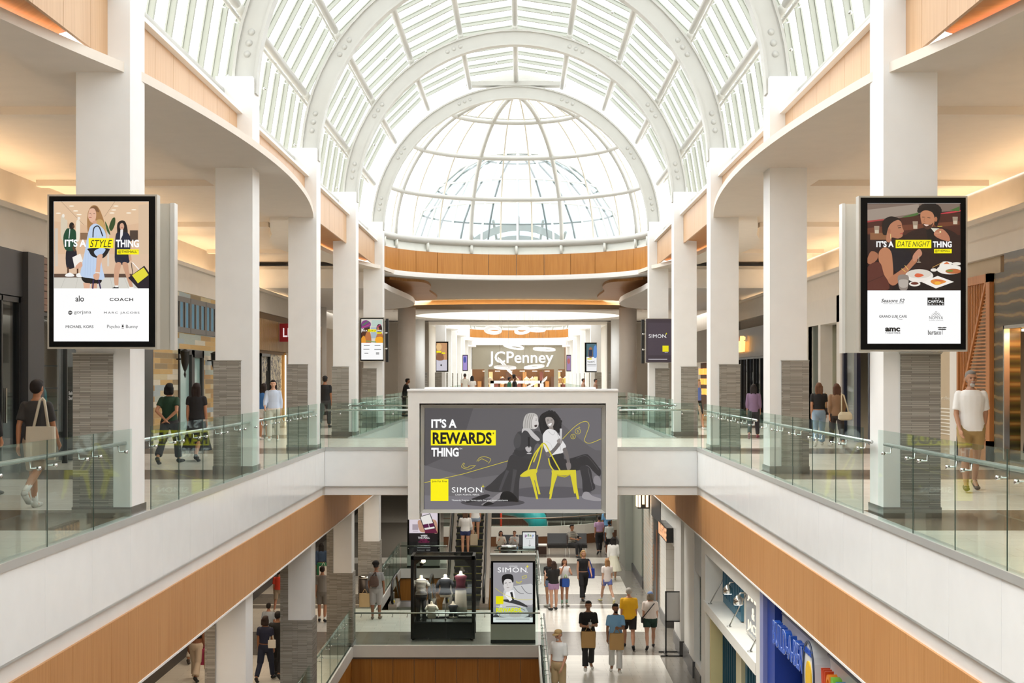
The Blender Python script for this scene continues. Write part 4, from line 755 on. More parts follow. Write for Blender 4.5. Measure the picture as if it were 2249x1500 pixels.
def shop(side, y0, y1, label, cat='shopfront'): return thing('shopfront', ((XL if side < 0 else XR), (y0+y1)/2, 0), label, cat)
def wx(side, d): return (XL-d) if side < 0 else (XR+d)      # d metres behind the shop line
def wb_(mb, side, d0, d1, y0, y1, z0, z1, mi=0): return mb.box(wx(side, d0), wx(side, d1), y0, y1, z0, z1, mi)
def frame(side, y0, y1, z0, z1, w_, t, m, name='door_frame', d=.0, mull=()):
    mb = MB(); wb_(mb, side, d, d+.1, y0, y0+w_, z0, z1); wb_(mb, side, d, d+.1, y1-w_, y1, z0, z1); wb_(mb, side, d, d+.1, y0, y1, z1-w_, z1)
    for q in mull: wb_(mb, side, d, d+.1, q-w_/3, q+w_/3, z0, z1)
    mb.build(name, m, t)
# left upper level
t = shop(-1, 10, 25.4, 'charcoal shopfront with black glass door at the far left edge')
mb = MB(); wb_(mb, -1, 0, .2, 8, 25.4, 3.12, 3.93); mb.build('header', CHAR, t); frame(-1, 23.6, 25.3, 0, 3.1, .09, t, M['black'], mull=(24.4,)); frame(-1, 16, 23.6, 0, 3.1, .09, t, M['black'], mull=(18, 20, 22))
mb = MB(); wb_(mb, -1, .04, .06, 16, 25.3, 0, 3.05); mb.build('glass', SG, t); mb = MB(); wb_(mb, -1, .8, .9, 8, 25.3, 0, 3.9); mb.build('inner_wall', DKIN, t); mb = MB(); wb_(mb, -1, -.05, 0, 24.45, 24.5, .9, 1.5); mb.build('door_pull', M['chrome'], t)
mb = MB(); wb_(mb, -1, -.1, .5, 25.4, 26.25, 0, 3.93); mb.build('pillar', CHAR, t)
t = shop(-1, 26.3, 30, 'shopfront with wood slat header and display window, behind the left advert screen')
for k in range(8): mb = MB(); wb_(mb, -1, 0, .1, 26.3, 29.9, 2.92+.126*k, 3.035+.126*k); mb.build('slat', SLATM, t)
mb = MB(); wb_(mb, -1, .1, .15, 26.3, 29.9, 2.8, 3.93); mb.build('header_back', M['dark'], t); frame(-1, 26.3, 28.9, 0, 2.9, .07, t, M['dark'], 'window_frame', mull=(27.9,)); mb = MB(); wb_(mb, -1, .04, .06, 26.3, 28.9, .05, 2.85); mb.build('glass', SG, t)
mb = MB(); wb_(mb, -1, .85, .9, 26.3, 29.9, 0, 3.9); mb.build('inner_wall', mat('8d7256', .7), t); mb = MB(); wb_(mb, -1, .0, .5, 28.9, 29.9, 0, 2.9); mb.build('pillar', M['black'], t); mb = MB(); wb_(mb, -1, -.02, 0, 29.55, 29.62, 0, 2.3); mb.build('blue_light_strip', mat('3b57e0', .4, 0, 1.1), t)
mb = MB()
for k in range(3): wb_(mb, -1, .5, .84, 28.0, 28.85, 1.0+.45*k, 1.03+.45*k)
mb.build('shelves', M['dark'], t)
t = shop(-1, 30, 34.2, 'plain beige wall section with black end pilaster behind the first left column', 'wall panel'); mb = MB(); wb_(mb, -1, 0, .3, 29.95, 33.4, 0, 3.93); mb.build('panel', SHOPW, t); mb = MB(); wb_(mb, -1, -.06, .3, 33.4, 34.2, 0, 3.93); mb.build('pilaster', M['black'], t)
t = shop(-1, 34.2, 44, 'rustic shopfront clad in multicoloured painted planks with grey window band')
mb = MB(); wb_(mb, -1, .02, .3, 34.2, 37.0, .32, 3.93); wb_(mb, -1, .02, .3, 40.0, 44, .32, 3.93); wb_(mb, -1, .02, .3, 37, 40, 2.42, 3.93); mb.build('plank_cladding', PLANK, t)
mb = MB(); wb_(mb, -1, .0, .3, 34.2, 37.0, 0, .32); wb_(mb, -1, 0, .3, 40, 44, 0, .32); mb.build('white_brick_base', brick('white_brick', 'e2ded5', 'd8d3c8', 'b8b2a6', .25, .08, .006, .6, True)[0], t)
for k in range(5):
    y = 34.6+1.85*k; fr_ = MB(); wb_(fr_, -1, -.015, .02, y, y+1.8, 3.66, 3.80); wb_(fr_, -1, -.015, .02, y, y+1.8, 2.86, 3.0)
    for q in (0, .56, 1.16, 1.70): wb_(fr_, -1, -.015, .02, y+q, y+q+.10, 3.0, 3.66)
    fo = fr_.build('window_frame', mat('6a6764', .5), t)
    for q in (.1, .66, 1.26): a = MB(); wb_(a, -1, -.012, .0, y+q, y+q+.28, 3.0, 3.66); a.build('blue_shutter', mat('4a86a6', .5), fo); a = MB(); wb_(a, -1, .0, .01, y+q+.28, y+q+.48, 3.0, 3.66); a.build('dark_pane', M['black'], fo)
frame(-1, 37.05, 38.6, 0, 2.42, .13, t, M['dark']); frame(-1, 38.6, 39.95, 0, 2.42, .2, t, M['dark'])
for a_, b_ in ((37.15, 38.5), (38.8, 39.8)): mb = MB(); wb_(mb, -1, .08, .1, a_, b_, .02, 2.35); mb.build('door_glass', mat('9fbdb8', .15), t)
def lantern(x, y, z, label):
    t = thing('wall_lantern', (x, y, z), label, 'lantern'); mb = MB(); mb.lathe(x, y, [(.02, z-.22), (.05, z-.16), (.10, z), (.12, z+.28), (.14, z+.30), (.03, z+.36)], 8); mb.build('lamp_housing', M['black'], t); mb = MB(); mb.tube([(XL, y, z+.1), (x, y, z+.1)], .02, 6); mb.build('wall_arm', M['black'], t)
    mb = MB(); mb.lathe(x, y, [(.01, z-.38), (.035, z-.3), (.015, z-.22)], 8); mb.build('finial', M['black'], t)
lantern(-8.68, 36.75, 2.05, 'black wall lantern left of the plank shop door'); lantern(-8.68, 40.35, 2.05, 'black wall lantern right of the plank shop door')
t = shop(-1, 44, 48.3, 'beige wall section hidden behind the second left column', 'wall panel'); mb = MB(); wb_(mb, -1, 0, .3, 44, 48.3, 0, 3.93); mb.build('panel', SHOPW, t)
t = shop(-1, 48.3, 56, 'shopfront with oak strip header and tie-dye print window behind the left columns')
for k in range(46): mb = MB(); wb_(mb, -1, 0, .06, 48.35+.165*k, 48.46+.165*k, 2.62, 3.7); mb.build('oak_strip', OAKM, t)
mb = MB(); wb_(mb, -1, .06, .3, 48.3, 56, 2.5, 3.93); mb.build('header_back', mat('7a5c38', .6), t); frame(-1, 48.8, 50.6, 0, 2.5, .1, t, M['black']); mb = MB(); wb_(mb, -1, -.04, -.01, 49.6, 49.64, .7, 1.9); wb_(mb, -1, -.04, -.01, 49.8, 49.84, .7, 1.9); mb.build('door_pulls', M['black'], t)
mb = MB(); wb_(mb, -1, .12, .15, 48.9, 53.6, 0, 2.5); mb.build('tie_dye_panel', TIE, t); mb = MB(); wb_(mb, -1, -.03, .0, 53.6, 53.75, 0, 2.5); mb.build('light_strip', mat('ffe9c4', .4, 0, 2.0), t); mb = MB(); wb_(mb, -1, -.01, .3, 53.75, 56, 0, 2.6); mb.build('oak_side', OAKM, t)
t = thing('blade_sign', (-8.4, 52.3, 2.95), 'red blade sign with white lettering on the oak strip shopfront', 'sign'); mb = MB(); mb.box(-8.88, -7.75, 52.3, 52.4, 2.98, 3.65); mb.build('red_board', mat('b5202b', .4), t)
c = Canvas(lambda x, y, k: (x, 52.295-.001*k, y), .9); c.text("LEVI'S", -8.75, 3.15+.0, -7.9, 3.50, 'f2dfe0', .02); o = c.done('lettering', t)
for v in o.data.vertices: v.co.z = 3.15+3.50-v.co.z
t = thing('mall_wall', (XL, 60, 0), 'beige tiled wall with dark portal beyond the red sign on the left', 'wall panel'); mb = MB(); wb_(mb, -1, 0, .3, 56, 60.6, 0, 3.93); wb_(mb, -1, 0, .3, 63.4, 70, 0, 3.93); wb_(mb, -1, 0, .3, 60.6, 63.4, 3.0, 3.93); mb.build('panel', mat('cfc0ad', .7), t); frame(-1, 60.6, 63.4, 0, 3.0, .12, t, mat('4a2d1c', .4)); mb = MB(); wb_(mb, -1, .25, .3, 60.6, 63.4, 0, 3); mb.build('interior', mat('b9a48a', .6), t)
# teal clothed mannequin in the window
def mannequin(x, y, z, h, label, top=None, skirt=None, pants=None, skin='e9ddc8', hood=False, group=None, sleeves=0):
    """shop mannequin: torso 0.62 h-unit high starting at z"""
    t = thing('mannequin', (x, y, z), label, 'mannequin', group); S_ = h
    def rg(w, d, zz, n=12, ox=0): return [(x+ox+w*S_*math.cos(2*PI*j/n), y+d*S_*math.sin(2*PI*j/n), z+zz*S_) for j in range(n)]
    prof = [(.15, .10, .0), (.17, .115, .08), (.12, .085, .24), (.15, .105, .40), (.185, .10, .50), (.12, .08, .555), (.055, .05, .58), (.045, .045, .66), (.03, .03, .67)]
    mb = MB(); mb.loft([rg(a, b, c) for a, b, c in prof]); mb.build('torso', mat(skin, .5), t)
    mb = MB(); mb.cyl((x, y, z), (x, y, z-.75*S_), .012, 8)
    for k in range(3): mb.tube([(x, y, z-.62*S_), (x+.2*math.cos(2.1*k), y+.2*math.sin(2.1*k), z-.8*S_)], .01, 6)
    mb.build('stand', M['metal'], t)
    if top:
        mb = MB(); mb.loft([rg(a*1.1+.004, b*1.12+.004, c) for a, b, c in prof[1:5]]+[rg(.13, .085, .545)])
        for sd in (-1, 1):
            if sleeves: mb.tube([(x+sd*.155*S_, y, z+.49*S_), (x+sd*.225*S_, y-.01, z+.36*S_), (x+sd*.25*S_, y-.02, z+(.36-.4*(sleeves-.5))*S_)], [.055*S_, .055*S_, .045*S_], 8)
        if hood: mb.ball((x, y+.05, z+.57*S_), (.11*S_, .09*S_, .07*S_))
        mb.build('top', top, t)
    if skirt: mb = MB(); mb.loft([rg(.125, .09, .24), rg(.18, .13, .02), rg(.19, .14, -.3), rg(.21, .16, -.72)]); mb.build('skirt', skirt, t)
    if pants:
        mb = MB(); mb.loft([rg(.13, .09, .20), rg(.18, .125, .05), rg(.16, .12, -.06)])
        for sd in (-1, 1): mb.tube([(x+sd*.08*S_, y, z), (x+sd*.085*S_, y, z-.4*S_), (x+sd*.1*S_, y, z-.84*S_)], [.085*S_, .06*S_, .075*S_], 8)
        mb.build('trousers', pants, t)
    return t
mannequin(-9.35, 27.0, .95, 1.25, 'shop mannequin in a teal jacket behind the left display window', mat('2f8f9a', .6), sleeves=1)
t = thing('window_lettering', (XL, 28.3, 1.1), 'small white lettering on the left display window', 'lettering'); mb = MB(); letters3d(mb, 'Shadowcaster', (XL+.012, 27.95, 1.34), (0, .55, 0), (0, 0, .07), (.002, 0, 0)); letters3d(mb, 'Zero Hoodie', (XL+.012, 27.95, 1.24), (0, .5, 0), (0, 0, .07), (.002, 0, 0)); mb.build('letters', mat('dedede', .5), t)
# right upper level
t = shop(1, 12, 26.3, 'onyx clad lingerie shopfront with warm lit window at the right edge')
mb = MB(); wb_(mb, 1, 0, .3, 25.75, 26.3, 0, 3.6); wb_(mb, 1, 0, .3, 10, 25.75, 2.62, 3.93); wb_(mb, 1, 0, .3, 10, 25.75, 0, .2); wb_(mb, 1, 0, .3, 10, 22.0, .2, 2.6); mb.build('onyx_cladding', MARB, t)
frame(1, 22.0, 25.75, .2, 2.62, .06, t, M['metal'], 'window_frame', -.02); mb = MB(); wb_(mb, 1, .82, .86, 21.5, 26.2, 0, 3.6); mb.build('back_wall', mat('d99a52', .6), t); mb = MB(); wb_(mb, 1, .2, .8, 24.2, 24.4, 2.45, 2.5); wb_(mb, 1, .3, .35, 22.1, 25.7, 2.52, 2.56); mb.build('light_strip', mat('ffc27a', .5, 0, 14), t)
for z_ in (2.3, 1.88, 1.45, 1.08): mb = MB(); wb_(mb, 1, .55, .6, 22.1, 25.7, z_, z_+.03); mb.build('display_rail', mat('f0a75a', .5), t)
k = 0
for z_, cs in ((2.12, ('6b2a34', '7a323c', '6b2a34', '59222c')), (1.66, ('a5603a', 'cdb8b4', '8f5136', 'c48a6a', 'a5603a')), (1.28, ('cf9a78', 'c9b0a4', 'd6a487', 'b98870'))):
    for i, cc in enumerate(cs):
        y = 25.55-i*.42; k += 1; t2 = thing('hanging_bra' if z_ != 1.66 else 'hanging_briefs', (XR+.5, y, z_), 'lingerie piece on the %s rail of the warm lit window, %s from the onyx frame' % ({2.12: 'top', 1.66: 'middle', 1.28: 'lower'}[z_], ['first', 'second', 'third', 'fourth', 'fifth'][i]), 'lingerie', 'lingerie in the lit window')
        mb = MB(); [mb.ball((XR+.5, y+s_*.09, z_), (.06, .095, .08)) for s_ in (-1, 1)]; mb.build('cups', mat(cc, .7), t2); mb = MB(); [mb.tube([(XR+.5, y+s_*.12, z_+.05), (XR+.52, y+s_*.05, z_+.17)], .008, 5) for s_ in (-1, 1)]; mb.build('straps', mat(cc, .7), t2)
for i in range(9):
    y = 25.6-i*.17; t2 = thing('hanging_dress', (XR+.5, y, .35), 'dark long garment on the lower hanging rail, number %s from the frame' % (['one', 'two', 'three', 'four', 'five', 'six', 'seven', 'eight', 'nine'][i]), 'clothes', 'dark clothes on the rail'); mb = MB(); mb.loft([[(XR+.5+w_*a, y+.07*b, zz) for a, b in ((-1, -1), (1, -1), (1, 1), (-1, 1))] for w_, zz in ((.19, .32+.05*(i % 3)), (.15, .7), (.17, .95), (.05, 1.02))], smooth=False); mb.build('garment', mat(('23211f', '2b332d', '3a2b22')[i % 3], .8), t2)
area('shop_window_light', (XR+.3, 24, 2.5), (.3, 3), 35, (1, .72, .42)); area('shop_light', (XL-.4, 27.6, 2.8), (.3, 2), 14, (1, .9, .8))
t = thing('slatted_screen', (XR, 27.1, 0), 'terracotta wooden screen of diagonal and horizontal slats behind the man in white', 'screen')
mb = MB(); wb_(mb, 1, -.05, .05, 26.4, 26.62, .05, 3.62); wb_(mb, 1, -.05, .05, 28.3, 28.4, .05, 3.62); wb_(mb, 1, -.05, .05, 26.4, 28.4, 3.46, 3.62); wb_(mb, 1, -.05, .05, 26.4, 28.4, .05, .5); mb.build('frame', TERRA, t)
mb = MB(); mb.prism([(XR-.05, 26.62, 3.46), (XR-.05, 26.7, 3.46), (XR-.05, 28.3, 1.1), (XR-.05, 28.3, .95)], (.06, 0, 0)); mb.build('diagonal_brace', TERRA, t)
for i in range(44):
    z_ = .55+.066*i; ye = min(28.3, 26.62+(3.46-z_)/(3.46-.95)*1.68); mb = MB(); wb_(mb, 1, -.02, .02, 26.62, ye, z_, z_+.028); mb.build('slat', TERRA, t)
for i in range(16): y = 26.75+.098*i; z0 = 3.46-(y-26.62)/1.68*2.5; mb = MB(); wb_(mb, 1, -.02, .02, y, y+.03, max(z0, .9), 3.46); mb.build('upright_slat', TERRA, t)
t = shop(1, 26.3, 35.6, 'beige wall with white pilaster and small white text beside the slatted screen', 'wall panel')
mb = MB(); wb_(mb, 1, .12, .3, 26.3, 35.6, 0, 3.93); mb.build('panel', mat('c9b799', .6), t); mb = MB(); wb_(mb, 1, -.02, .12, 28.5, 28.95, 0, 3.5); wb_(mb, 1, -.02, .12, 30.4, 31, 0, 3.9); mb.build('white_pilaster', M['white'], t)
mb = MB(); letters3d(mb, 'The art of living well', (XR+.10, 30.2, 1.2), (0, -1.15, 0), (0, 0, .09), (.002, 0, 0))
for k in range(8): wb_(mb, 1, .10, .102, 30.2-.9-.1*(k % 3), 30.2, 1.02-.075*k, 1.045-.075*k)
mb.build('lettering', mat('f2ede0', .5), t)
t = shop(1, 35.6, 38.7, 'navy framed shop entrance with amber interior right of the second column')
frame(1, 35.7, 37.2, 0, 2.7, .16, t, mat('1c2238', .35)); frame(1, 37.2, 38.7, 0, 2.7, .16, t, mat('1c2238', .35)); mb = MB(); wb_(mb, 1, 0, .2, 35.6, 38.7, 2.7, 3.93); mb.build('header', mat('cfc6b8', .6), t); mb = MB(); wb_(mb, 1, .7, .75, 35.6, 38.7, 0, 2.8); mb.build('back_wall', mat('5c3b22', .6), t)
mb = MB(); [wb_(mb, 1, .45, .7, 35.8, 37.1, .5+.42*k, .53+.42*k) for k in range(5)]; mb.build('shelves', mat('c58a48', .5), t); mb = MB(); wb_(mb, 1, .4, .44, 35.9, 37.1, 2.5, 2.54); mb.build('light_strip', mat('ffb060', .5, 0, 10), t); mb = MB(); wb_(mb, 1, .04, .06, 37.3, 38.6, .05, 2.6); mb.build('glass', SG, t)
t = shop(1, 38.7, 47, 'white framed portal and tall glass beside the two walking women')
mb = MB(); wb_(mb, 1, -.05, .3, 38.7, 39.2, 0, 3.93); wb_(mb, 1, -.05, .3, 41.3, 41.6, 0, 3.2); wb_(mb, 1, -.05, .3, 38.7, 47, 3.2, 3.93); wb_(mb, 1, -.05, .3, 43.1, 47, 0, 3.2); mb.build('white_frame', mat('d8d2c8', .5), t); mb = MB(); wb_(mb, 1, .1, .12, 41.6, 43.1, .05, 3.2); mb.build('glass', SG, t); mb = MB(); wb_(mb, 1, .5, .55, 39.2, 43.1, 0, 3.2); mb.build('inner_wall', mat('b9ae92', .6), t)
frame(1, 41.55, 43.15, 0, 3.25, .05, t, M['metal'], 'metal_frame', -.03)
t = shop(1, 47, 58, 'dark metal shopfront with glowing gold script sign on the right')
mb = MB(); wb_(mb, 1, -.05, .2, 47, 58, 2.45, 3.55); mb.build('metal_header', mat('6a6865', .4, .4), t); frame(1, 50.5, 58, 0, 2.45, .08, t, M['black'], mull=(52, 53.5, 55, 56.5)); mb = MB(); wb_(mb, 1, .1, .12, 47, 58, 0, 2.45); mb.build('glass', glass('dark_shop_glass', (.4, .42, .45), .08), t); mb = MB(); wb_(mb, 1, .6, .65, 47, 58, 0, 2.45); mb.build('inner_wall', mat('3a3330', .6), t)
t = thing('script_sign', (XR-.2, 56, 2.9), 'gold illuminated script sign on the dark metal header', 'sign'); mb = MB(); letters3d(mb, 'Swarovski', (XR-.3, 57.2, 2.65), (0, -2.8, 0), (0, 0, .62), (.14, 0, 0), .02, 0, 1, .3); mb.build('letters', mat('ffcf80', .5, 0, 1.3), t)
t = shop(1, 58, 74, 'shaded shopfront with amber shelves far along the right'); mb = MB(); wb_(mb, 1, 0, .2, 58, 74, 2.4, 3.93); mb.build('header', mat('9c9284', .6), t); mb = MB(); wb_(mb, 1, .6, .65, 58, 74, 0, 2.4); mb.build('inner_wall', mat('6b4526', .6), t)
for k in range(12): mb = MB(); wb_(mb, 1, .3, .5, 66+.55*k, 66.35+.55*k, .8+.5*(k % 3), 1.1+.5*(k % 3)); mb.build('lit_display_box', AMBER, t)
# ------------------------------------------------------------------ department store at the far end
t = thing('department_store', (0, 146, 0), 'department store front with large white wordmark at the far end', 'store')
wm = mat('98917f', .7); mb = MB(); mb.box(PX(1036, 146), PX(1240, 146), 146, 146.3, PZ(811, 146), PZ(758, 146)); mb.build('sign_wall', wm, t)
mb = MB(); mb.box(-9, -5.0, 146, 146.3, 0, 5.5); mb.box(4.6, 9, 146, 146.3, 0, 5.5); mb.box(PX(1036, 146), PX(1240, 146), 145.7, 146.3, PZ(758, 146), 5.6); mb.build('surround', M['slab'], t)
for a, b in ((1064, 1072), (1217, 1226)): mb = MB(); mb.box(PX(a, 146), PX(b, 146), 146, 146.4, 0, PZ(811, 146)); mb.build('entrance_pier', wm, t)
mb = MB(); letters3d(mb, 'JCPenney', (PX(1073.3, 145.5), 145.5, PZ(805.3, 145.5)), (PX(1215.4, 145.5)-PX(1073.3, 145.5), 0, 0), (0, 0, PZ(771.5, 145.5)-PZ(805.3, 145.5)), (0, .3, 0), .012); mb.build('wordmark', mat('fbfaf6', .4, 0, 1.0), t)
mb = MB(); mb.box(-9, 9, 152, 152.3, 0, 5); mb.build('inner_wall', mat('7a5534', .7), t)
for k in range(16): mb = MB(); x_ = -4.6+.6*k; mb.box(x_, x_+.4, 151.2, 151.5, .3, 1.2+.5*((k*7) % 3)); mb.build('display_fixture', mat(('a87a48', '50382a', 'd8b98a', '6b3a34')[k % 4], .6), t)
for k in range(7): mb = MB(); x_ = -4+1.3*k; mb.box(x_, x_+.5, 149, 149.1, 2.25, 2.3); mb.build('ceiling_lamp', mat('ffd9a0', .5, 0, 8), t)
area('store_light', (0, 149, 2.4), (9, 3), 160, (1, .75, .48))
for k, (x_, cc) in enumerate(((-3.2, 'c7b49c'), (-1.9, '6a4a3c'), (-.5, 'c9b38f'), (.6, 'f0e0c2'), (1.2, 'e8d3ae'), (4.1, 'b58b62'), (4.6, 'd7c06a'))):
    mannequin(x_, 147.5, .9, 1.2, 'distant mannequin inside the department store entrance, number %s from the left' % ['one', 'two', 'three', 'four', 'five', 'six', 'seven'][k], mat(cc, .7), group='store mannequins', sleeves=1)
# white counter and balustrades in the far atrium
t = thing('white_parapet', (PX(1135, 100), 100, 0), 'white framed opening in the far atrium in front of the store', 'parapet'); mb = MB()
a, b = PX(1077, 100), PX(1194, 100); zt = PZ(836, 100); mb.box(a, b, 100, 100.3, zt-.2, zt); mb.box(a, a+.25, 100, 100.3, 0, zt); mb.box(b-.25, b, 100, 100.3, 0, zt); mb.box(a, b, 100.1, 100.2, 0, .6); mb.build('frame', M['white'], t)
for sd in (-1, 1): balustrade('y', X(sd, 4.4), 92, 136, 0, sd, 'far atrium glass balustrade on the '+('left' if sd < 0 else 'right'), 12, False)
# hanging ribbon sculpture
z6 = lambda x, y, Y: P(900+x/4.6854, 640+y/4.6854, Y)
SC = [((855, 390), 92, 36, .05, 'left swirl under the skylight well'), ((1160, 395), 84, 30, -.12, 'centre swirl under the skylight well'), ((1310, 388), 88, 15, .02, 'right thin loop under the skylight well'), ((1058, 222), 62, 38, -.5, 'highest loop inside the skylight well'), ((1068, 560), 108, 18, .17, 'upper loop above the wordmark'), ((1384, 588), 116, 12, .05, 'flat loop right above the wordmark'), ((980, 775), 115, 15, .03, 'lower left loop in front of the wordmark'), ((1280, 768), 106, 15, -.1, 'lower right loop in front of the wordmark'), ((980, 760), 112, 12, .85, 'steep narrow loop crossing the first letters'), ((1385, 903), 42, 8, -.8, 'small steep loop low at the right'), ((1220, 975), 90, 5, -.5, 'lowest slanted loop behind the billboard')]
RIB = mat('ffffff', .3, 0, .25)  # white paint, small emission stands in for light falling on it
for i, ((cx, cy), a, b, r, lab) in enumerate(SC):
    Y0 = 73.5+(i*1.7) % 5; t = thing('ribbon_loop', z6(cx, cy, Y0), 'white hanging ribbon loop, '+lab, 'hanging sculpture'); n = 36; inner, outer = [], []
    for k in range(n):
        q = 2*PI*k/n
        for lst, f in ((outer, 1.0), (inner, .62-.16*math.sin(q+i))):
            ex, ey = a*f*math.cos(q)+(a*.14 if f < 1 else 0), b*f*math.sin(q); p = z6(cx+ex*math.cos(r)-ey*math.sin(r), cy+ex*math.sin(r)+ey*math.cos(r), Y0); lst.append((p[0], p[1]+a/130*math.sin(q)*f, p[2]))
    mb = MB(); vs = outer+inner+[(x, y, z-.08) for x, y, z in outer+inner]; fs = []
    for k in range(n): l = (k+1) % n; fs += [(k, l, n+l, n+k), (2*n+k, 3*n+k, 3*n+l, 2*n+l), (k, 2*n+k, 2*n+l, l), (n+k, n+l, 3*n+l, 3*n+k)]
    mb.add(vs, fs, 0, False); mb.build('ribbon', RIB, t)
    for k in (0, 12, 24): p = outer[k]; mb = MB(); mb.cyl(p, (p[0], p[1], 7.3), .003, 4); mb.build('wire', M['chrome'], t)
# ------------------------------------------------------------------ lower floor, right-hand shops (front line x = 4.45)
XF = 4.45
def lshop(y0, y1, label): return thing('shopfront', (XF, (y0+y1)/2, ZL), label, 'shopfront')
def lb(y0, y1, z0, z1, d0=0, d1=.3, mb=None): return (mb or MB()).box(XF+d0, XF+d1, y0, y1, ZL+z0, ZL+z1)
ST = 3.93
t = lshop(50, 66, 'grey stone and glass corner far along the lower right'); lb(56.5, 60, 0, ST, -.3, .3).build('stone_pier', mat('8f9186', .6), t); lb(52.6, 56.4, 0, ST, .0, .3).build('panel', mat('a3a698', .5), t); lb(51.6, 52.6, .3, ST, .05, .08).build('glass', SG, t); lb(51.6, 66, 0, .3, -.05, .3).build('plinth', mat('4b4a49', .4), t); lb(60, 66, .3, ST, 0, .3).build('far_panel', mat('8c8579', .6), t)
t = lshop(45.2, 51.6, 'lower shop with blush scallop tiles and tall black doors'); lb(48.3, 51.6, 0, ST).build('scallop_tiles', FISH, t); lb(45.2, 45.6, 0, 3.1).build('scallop_tiles', FISH, t); lb(45.2, 48.3, 3.0, ST, -.02, .3).build('black_header', CHAR, t); lb(46.9, 48.3, 0, 3.0, .05, .15).build('door', M['black'], t); lb(45.6, 46.8, 0, 3.0, .05, .15).build('door', M['black'], t); lb(47.45, 47.5, .9, 2.1, -.03, .0).build('door_pull', mat('c58e6d', .3, .6), t); lb(46.4, 46.44, .4, 2.7, -.03, .0).build('door_pull', mat('c58e6d', .3, .6), t)
t = thing('lit_sign', (XF-.3, 49.6, ZL+3.2), 'small warm lit sign letters sticking out over the scallop tiled shop', 'sign'); mb = MB(); mb.box(XF-.42, XF-.02, 49.0, 49.5, -2.85, -2.15); mb.build('backing', M['dark'], t); mb = MB(); [mb.box(XF-.45, XF-.42, 49.0+.17*k, 49.12+.17*k, -2.8+.1*(k % 2), -2.2) for k in range(3)]; [mb.box(XF-.4+.13*k, XF-.32+.13*k, 48.96, 49.0, -2.8+.1*(k % 2), -2.2) for k in range(3)]; mb.build('letters', mat('ffd9b0', .5, 0, 1.4), t)
t = lshop(40.3, 45.2, 'white tiled lower shopfront with narrow doorway'); WT = brick('large_white_tiles', 'e6e4de', 'e1dfd8', 'c2bfb8', 1.2, .3, .004, .3, True)[0]
lb(43.6, 45.2, .35, ST).build('tile_cladding', WT, t); lb(40.3, 43.6, 2.75, ST).build('tile_cladding', WT, t); lb(40.3, 41.3, .35, 2.75).build('tile_cladding', WT, t); lb(41.3, 43.6, 0, 2.75, .25, .3).build('ribbed_door', mat('bfb6aa', .6), t); lb(43.6, 45.3, 0, .35, -.03, .3).build('plinth', mat('5a5957', .35), t); lb(40.3, 41.3, 0, .35, -.03, .3).build('plinth', mat('5a5957', .35), t)
t = thing('channel_letter_sign', (XF-.15, 42.5, -3.1), 'row of black edged letters on the white tiled shopfront', 'sign')
for k in range(7):
    y = 43.8-.34*k; mb = MB(); mb.box(XF-.2, XF, y-.3, y, -3.15, -2.72); o_ = mb.build('letter_can', M['black'], t)
    mb = MB(); letters3d(mb, 'MASSAGE'[k], (XF-.215, y-.03, -3.11), (0, -.24, 0), (0, 0, .35), (.01, 0, 0), .02); mb.build('lit_face', mat('ffb98a', .5, 0, .9), o_)
t = lshop(35.1, 40.3, 'pale pilasters and tall window beside the blue shuttered shop')
for a, b, d in ((39.1, 40.3, -.05), (37.6, 38.9, .02), (36.3, 37.4, -.03)): lb(a, b, .42, ST, d, .3).build('pilaster', mat('e4e2dc', .45), t); lb(a, b, 0, .42, d-.04, .3).build('plinth', mat('555453', .35), t)
lb(35.1, 36.3, .45, ST, .12, .15).build('glass', SG, t); lb(35.1, 40.3, .3, ST, .28, .32).build('inner_wall', mat('b8b5a4', .6), t); lb(35.1, 36.3, 2.75, ST, -.01, .1).build('grey_panel', mat('b5b7b5', .35), t); lb(35.1, 36.3, .3, .45, 0, .3).build('sill', M['white'], t); lb(35.1, 36.3, 0, .3, -.03, .3).build('plinth', mat('555453', .35), t)
# blue shuttered children's shop
t = lshop(26.3, 35.1, 'white shopfront with blue shutters, canopy shelf and spot lamps'); W_ = mat('e9e6de', .5); BS = mat('4a7f99', .5); BS2 = mat('2d6b7e', .5)
lb(34.3, 35.1, 0, ST, 0, .6).build('white_pier', W_, t); lb(26.3, 26.9, 0, ST, 0, .6).build('white_pier', W_, t); lb(26.9, 34.3, 3.42, ST, 0, .4).build('header', W_, t); lb(26.9, 34.3, 0, ST, .46, .56).build('back_wall', W_, t)
lb(26.9, 34.5, 2.05, 2.28, -.02, .46).build('canopy_shelf', mat('f2f0e8', .4), t)
for a, b in ((31.3, 34.1), (28.0, 29.6)):
    lb(a, b, 2.3, 3.45, .40, .46).build('upper_shutter_frame', BS, t)
    for k in range(int((b-a)/.24)): lb(a+.1+.24*k, a+.2+.24*k, 2.5, 3.4, .36, .40).build('louvre', mat('3b6c85', .5), t)
for a, b in ((31.5, 34.0), (27.2, 30.6)):
    lb(a, b, 0, 2.0, .38, .46).build('lower_shutter', BS2, t)
    for k in range(int((b-a)/.35)): lb(a+.08+.35*k, a+.16+.35*k, .1, 1.95, .34, .38).build('upright_strip', mat('1f5263', .5), t)
lb(34.05, 34.25, 0, 2.0, .1, .46).build('cream_post', mat('eedfa5', .5), t); lb(30.65, 31.4, 0, 2.0, .3, .46).build('cream_post', mat('d9cfa8', .5), t)
for y in (33.9, 30.8, 28.0): mb = MB(); mb.cyl((XF+.06, y, -3.71), (XF+.44, y, -3.0), .014, 6); mb.cyl((XF+.06, y, -3.72), (XF+.06, y, -3.70), .05, 8); mb.build('canopy_rod', M['metal'], t)
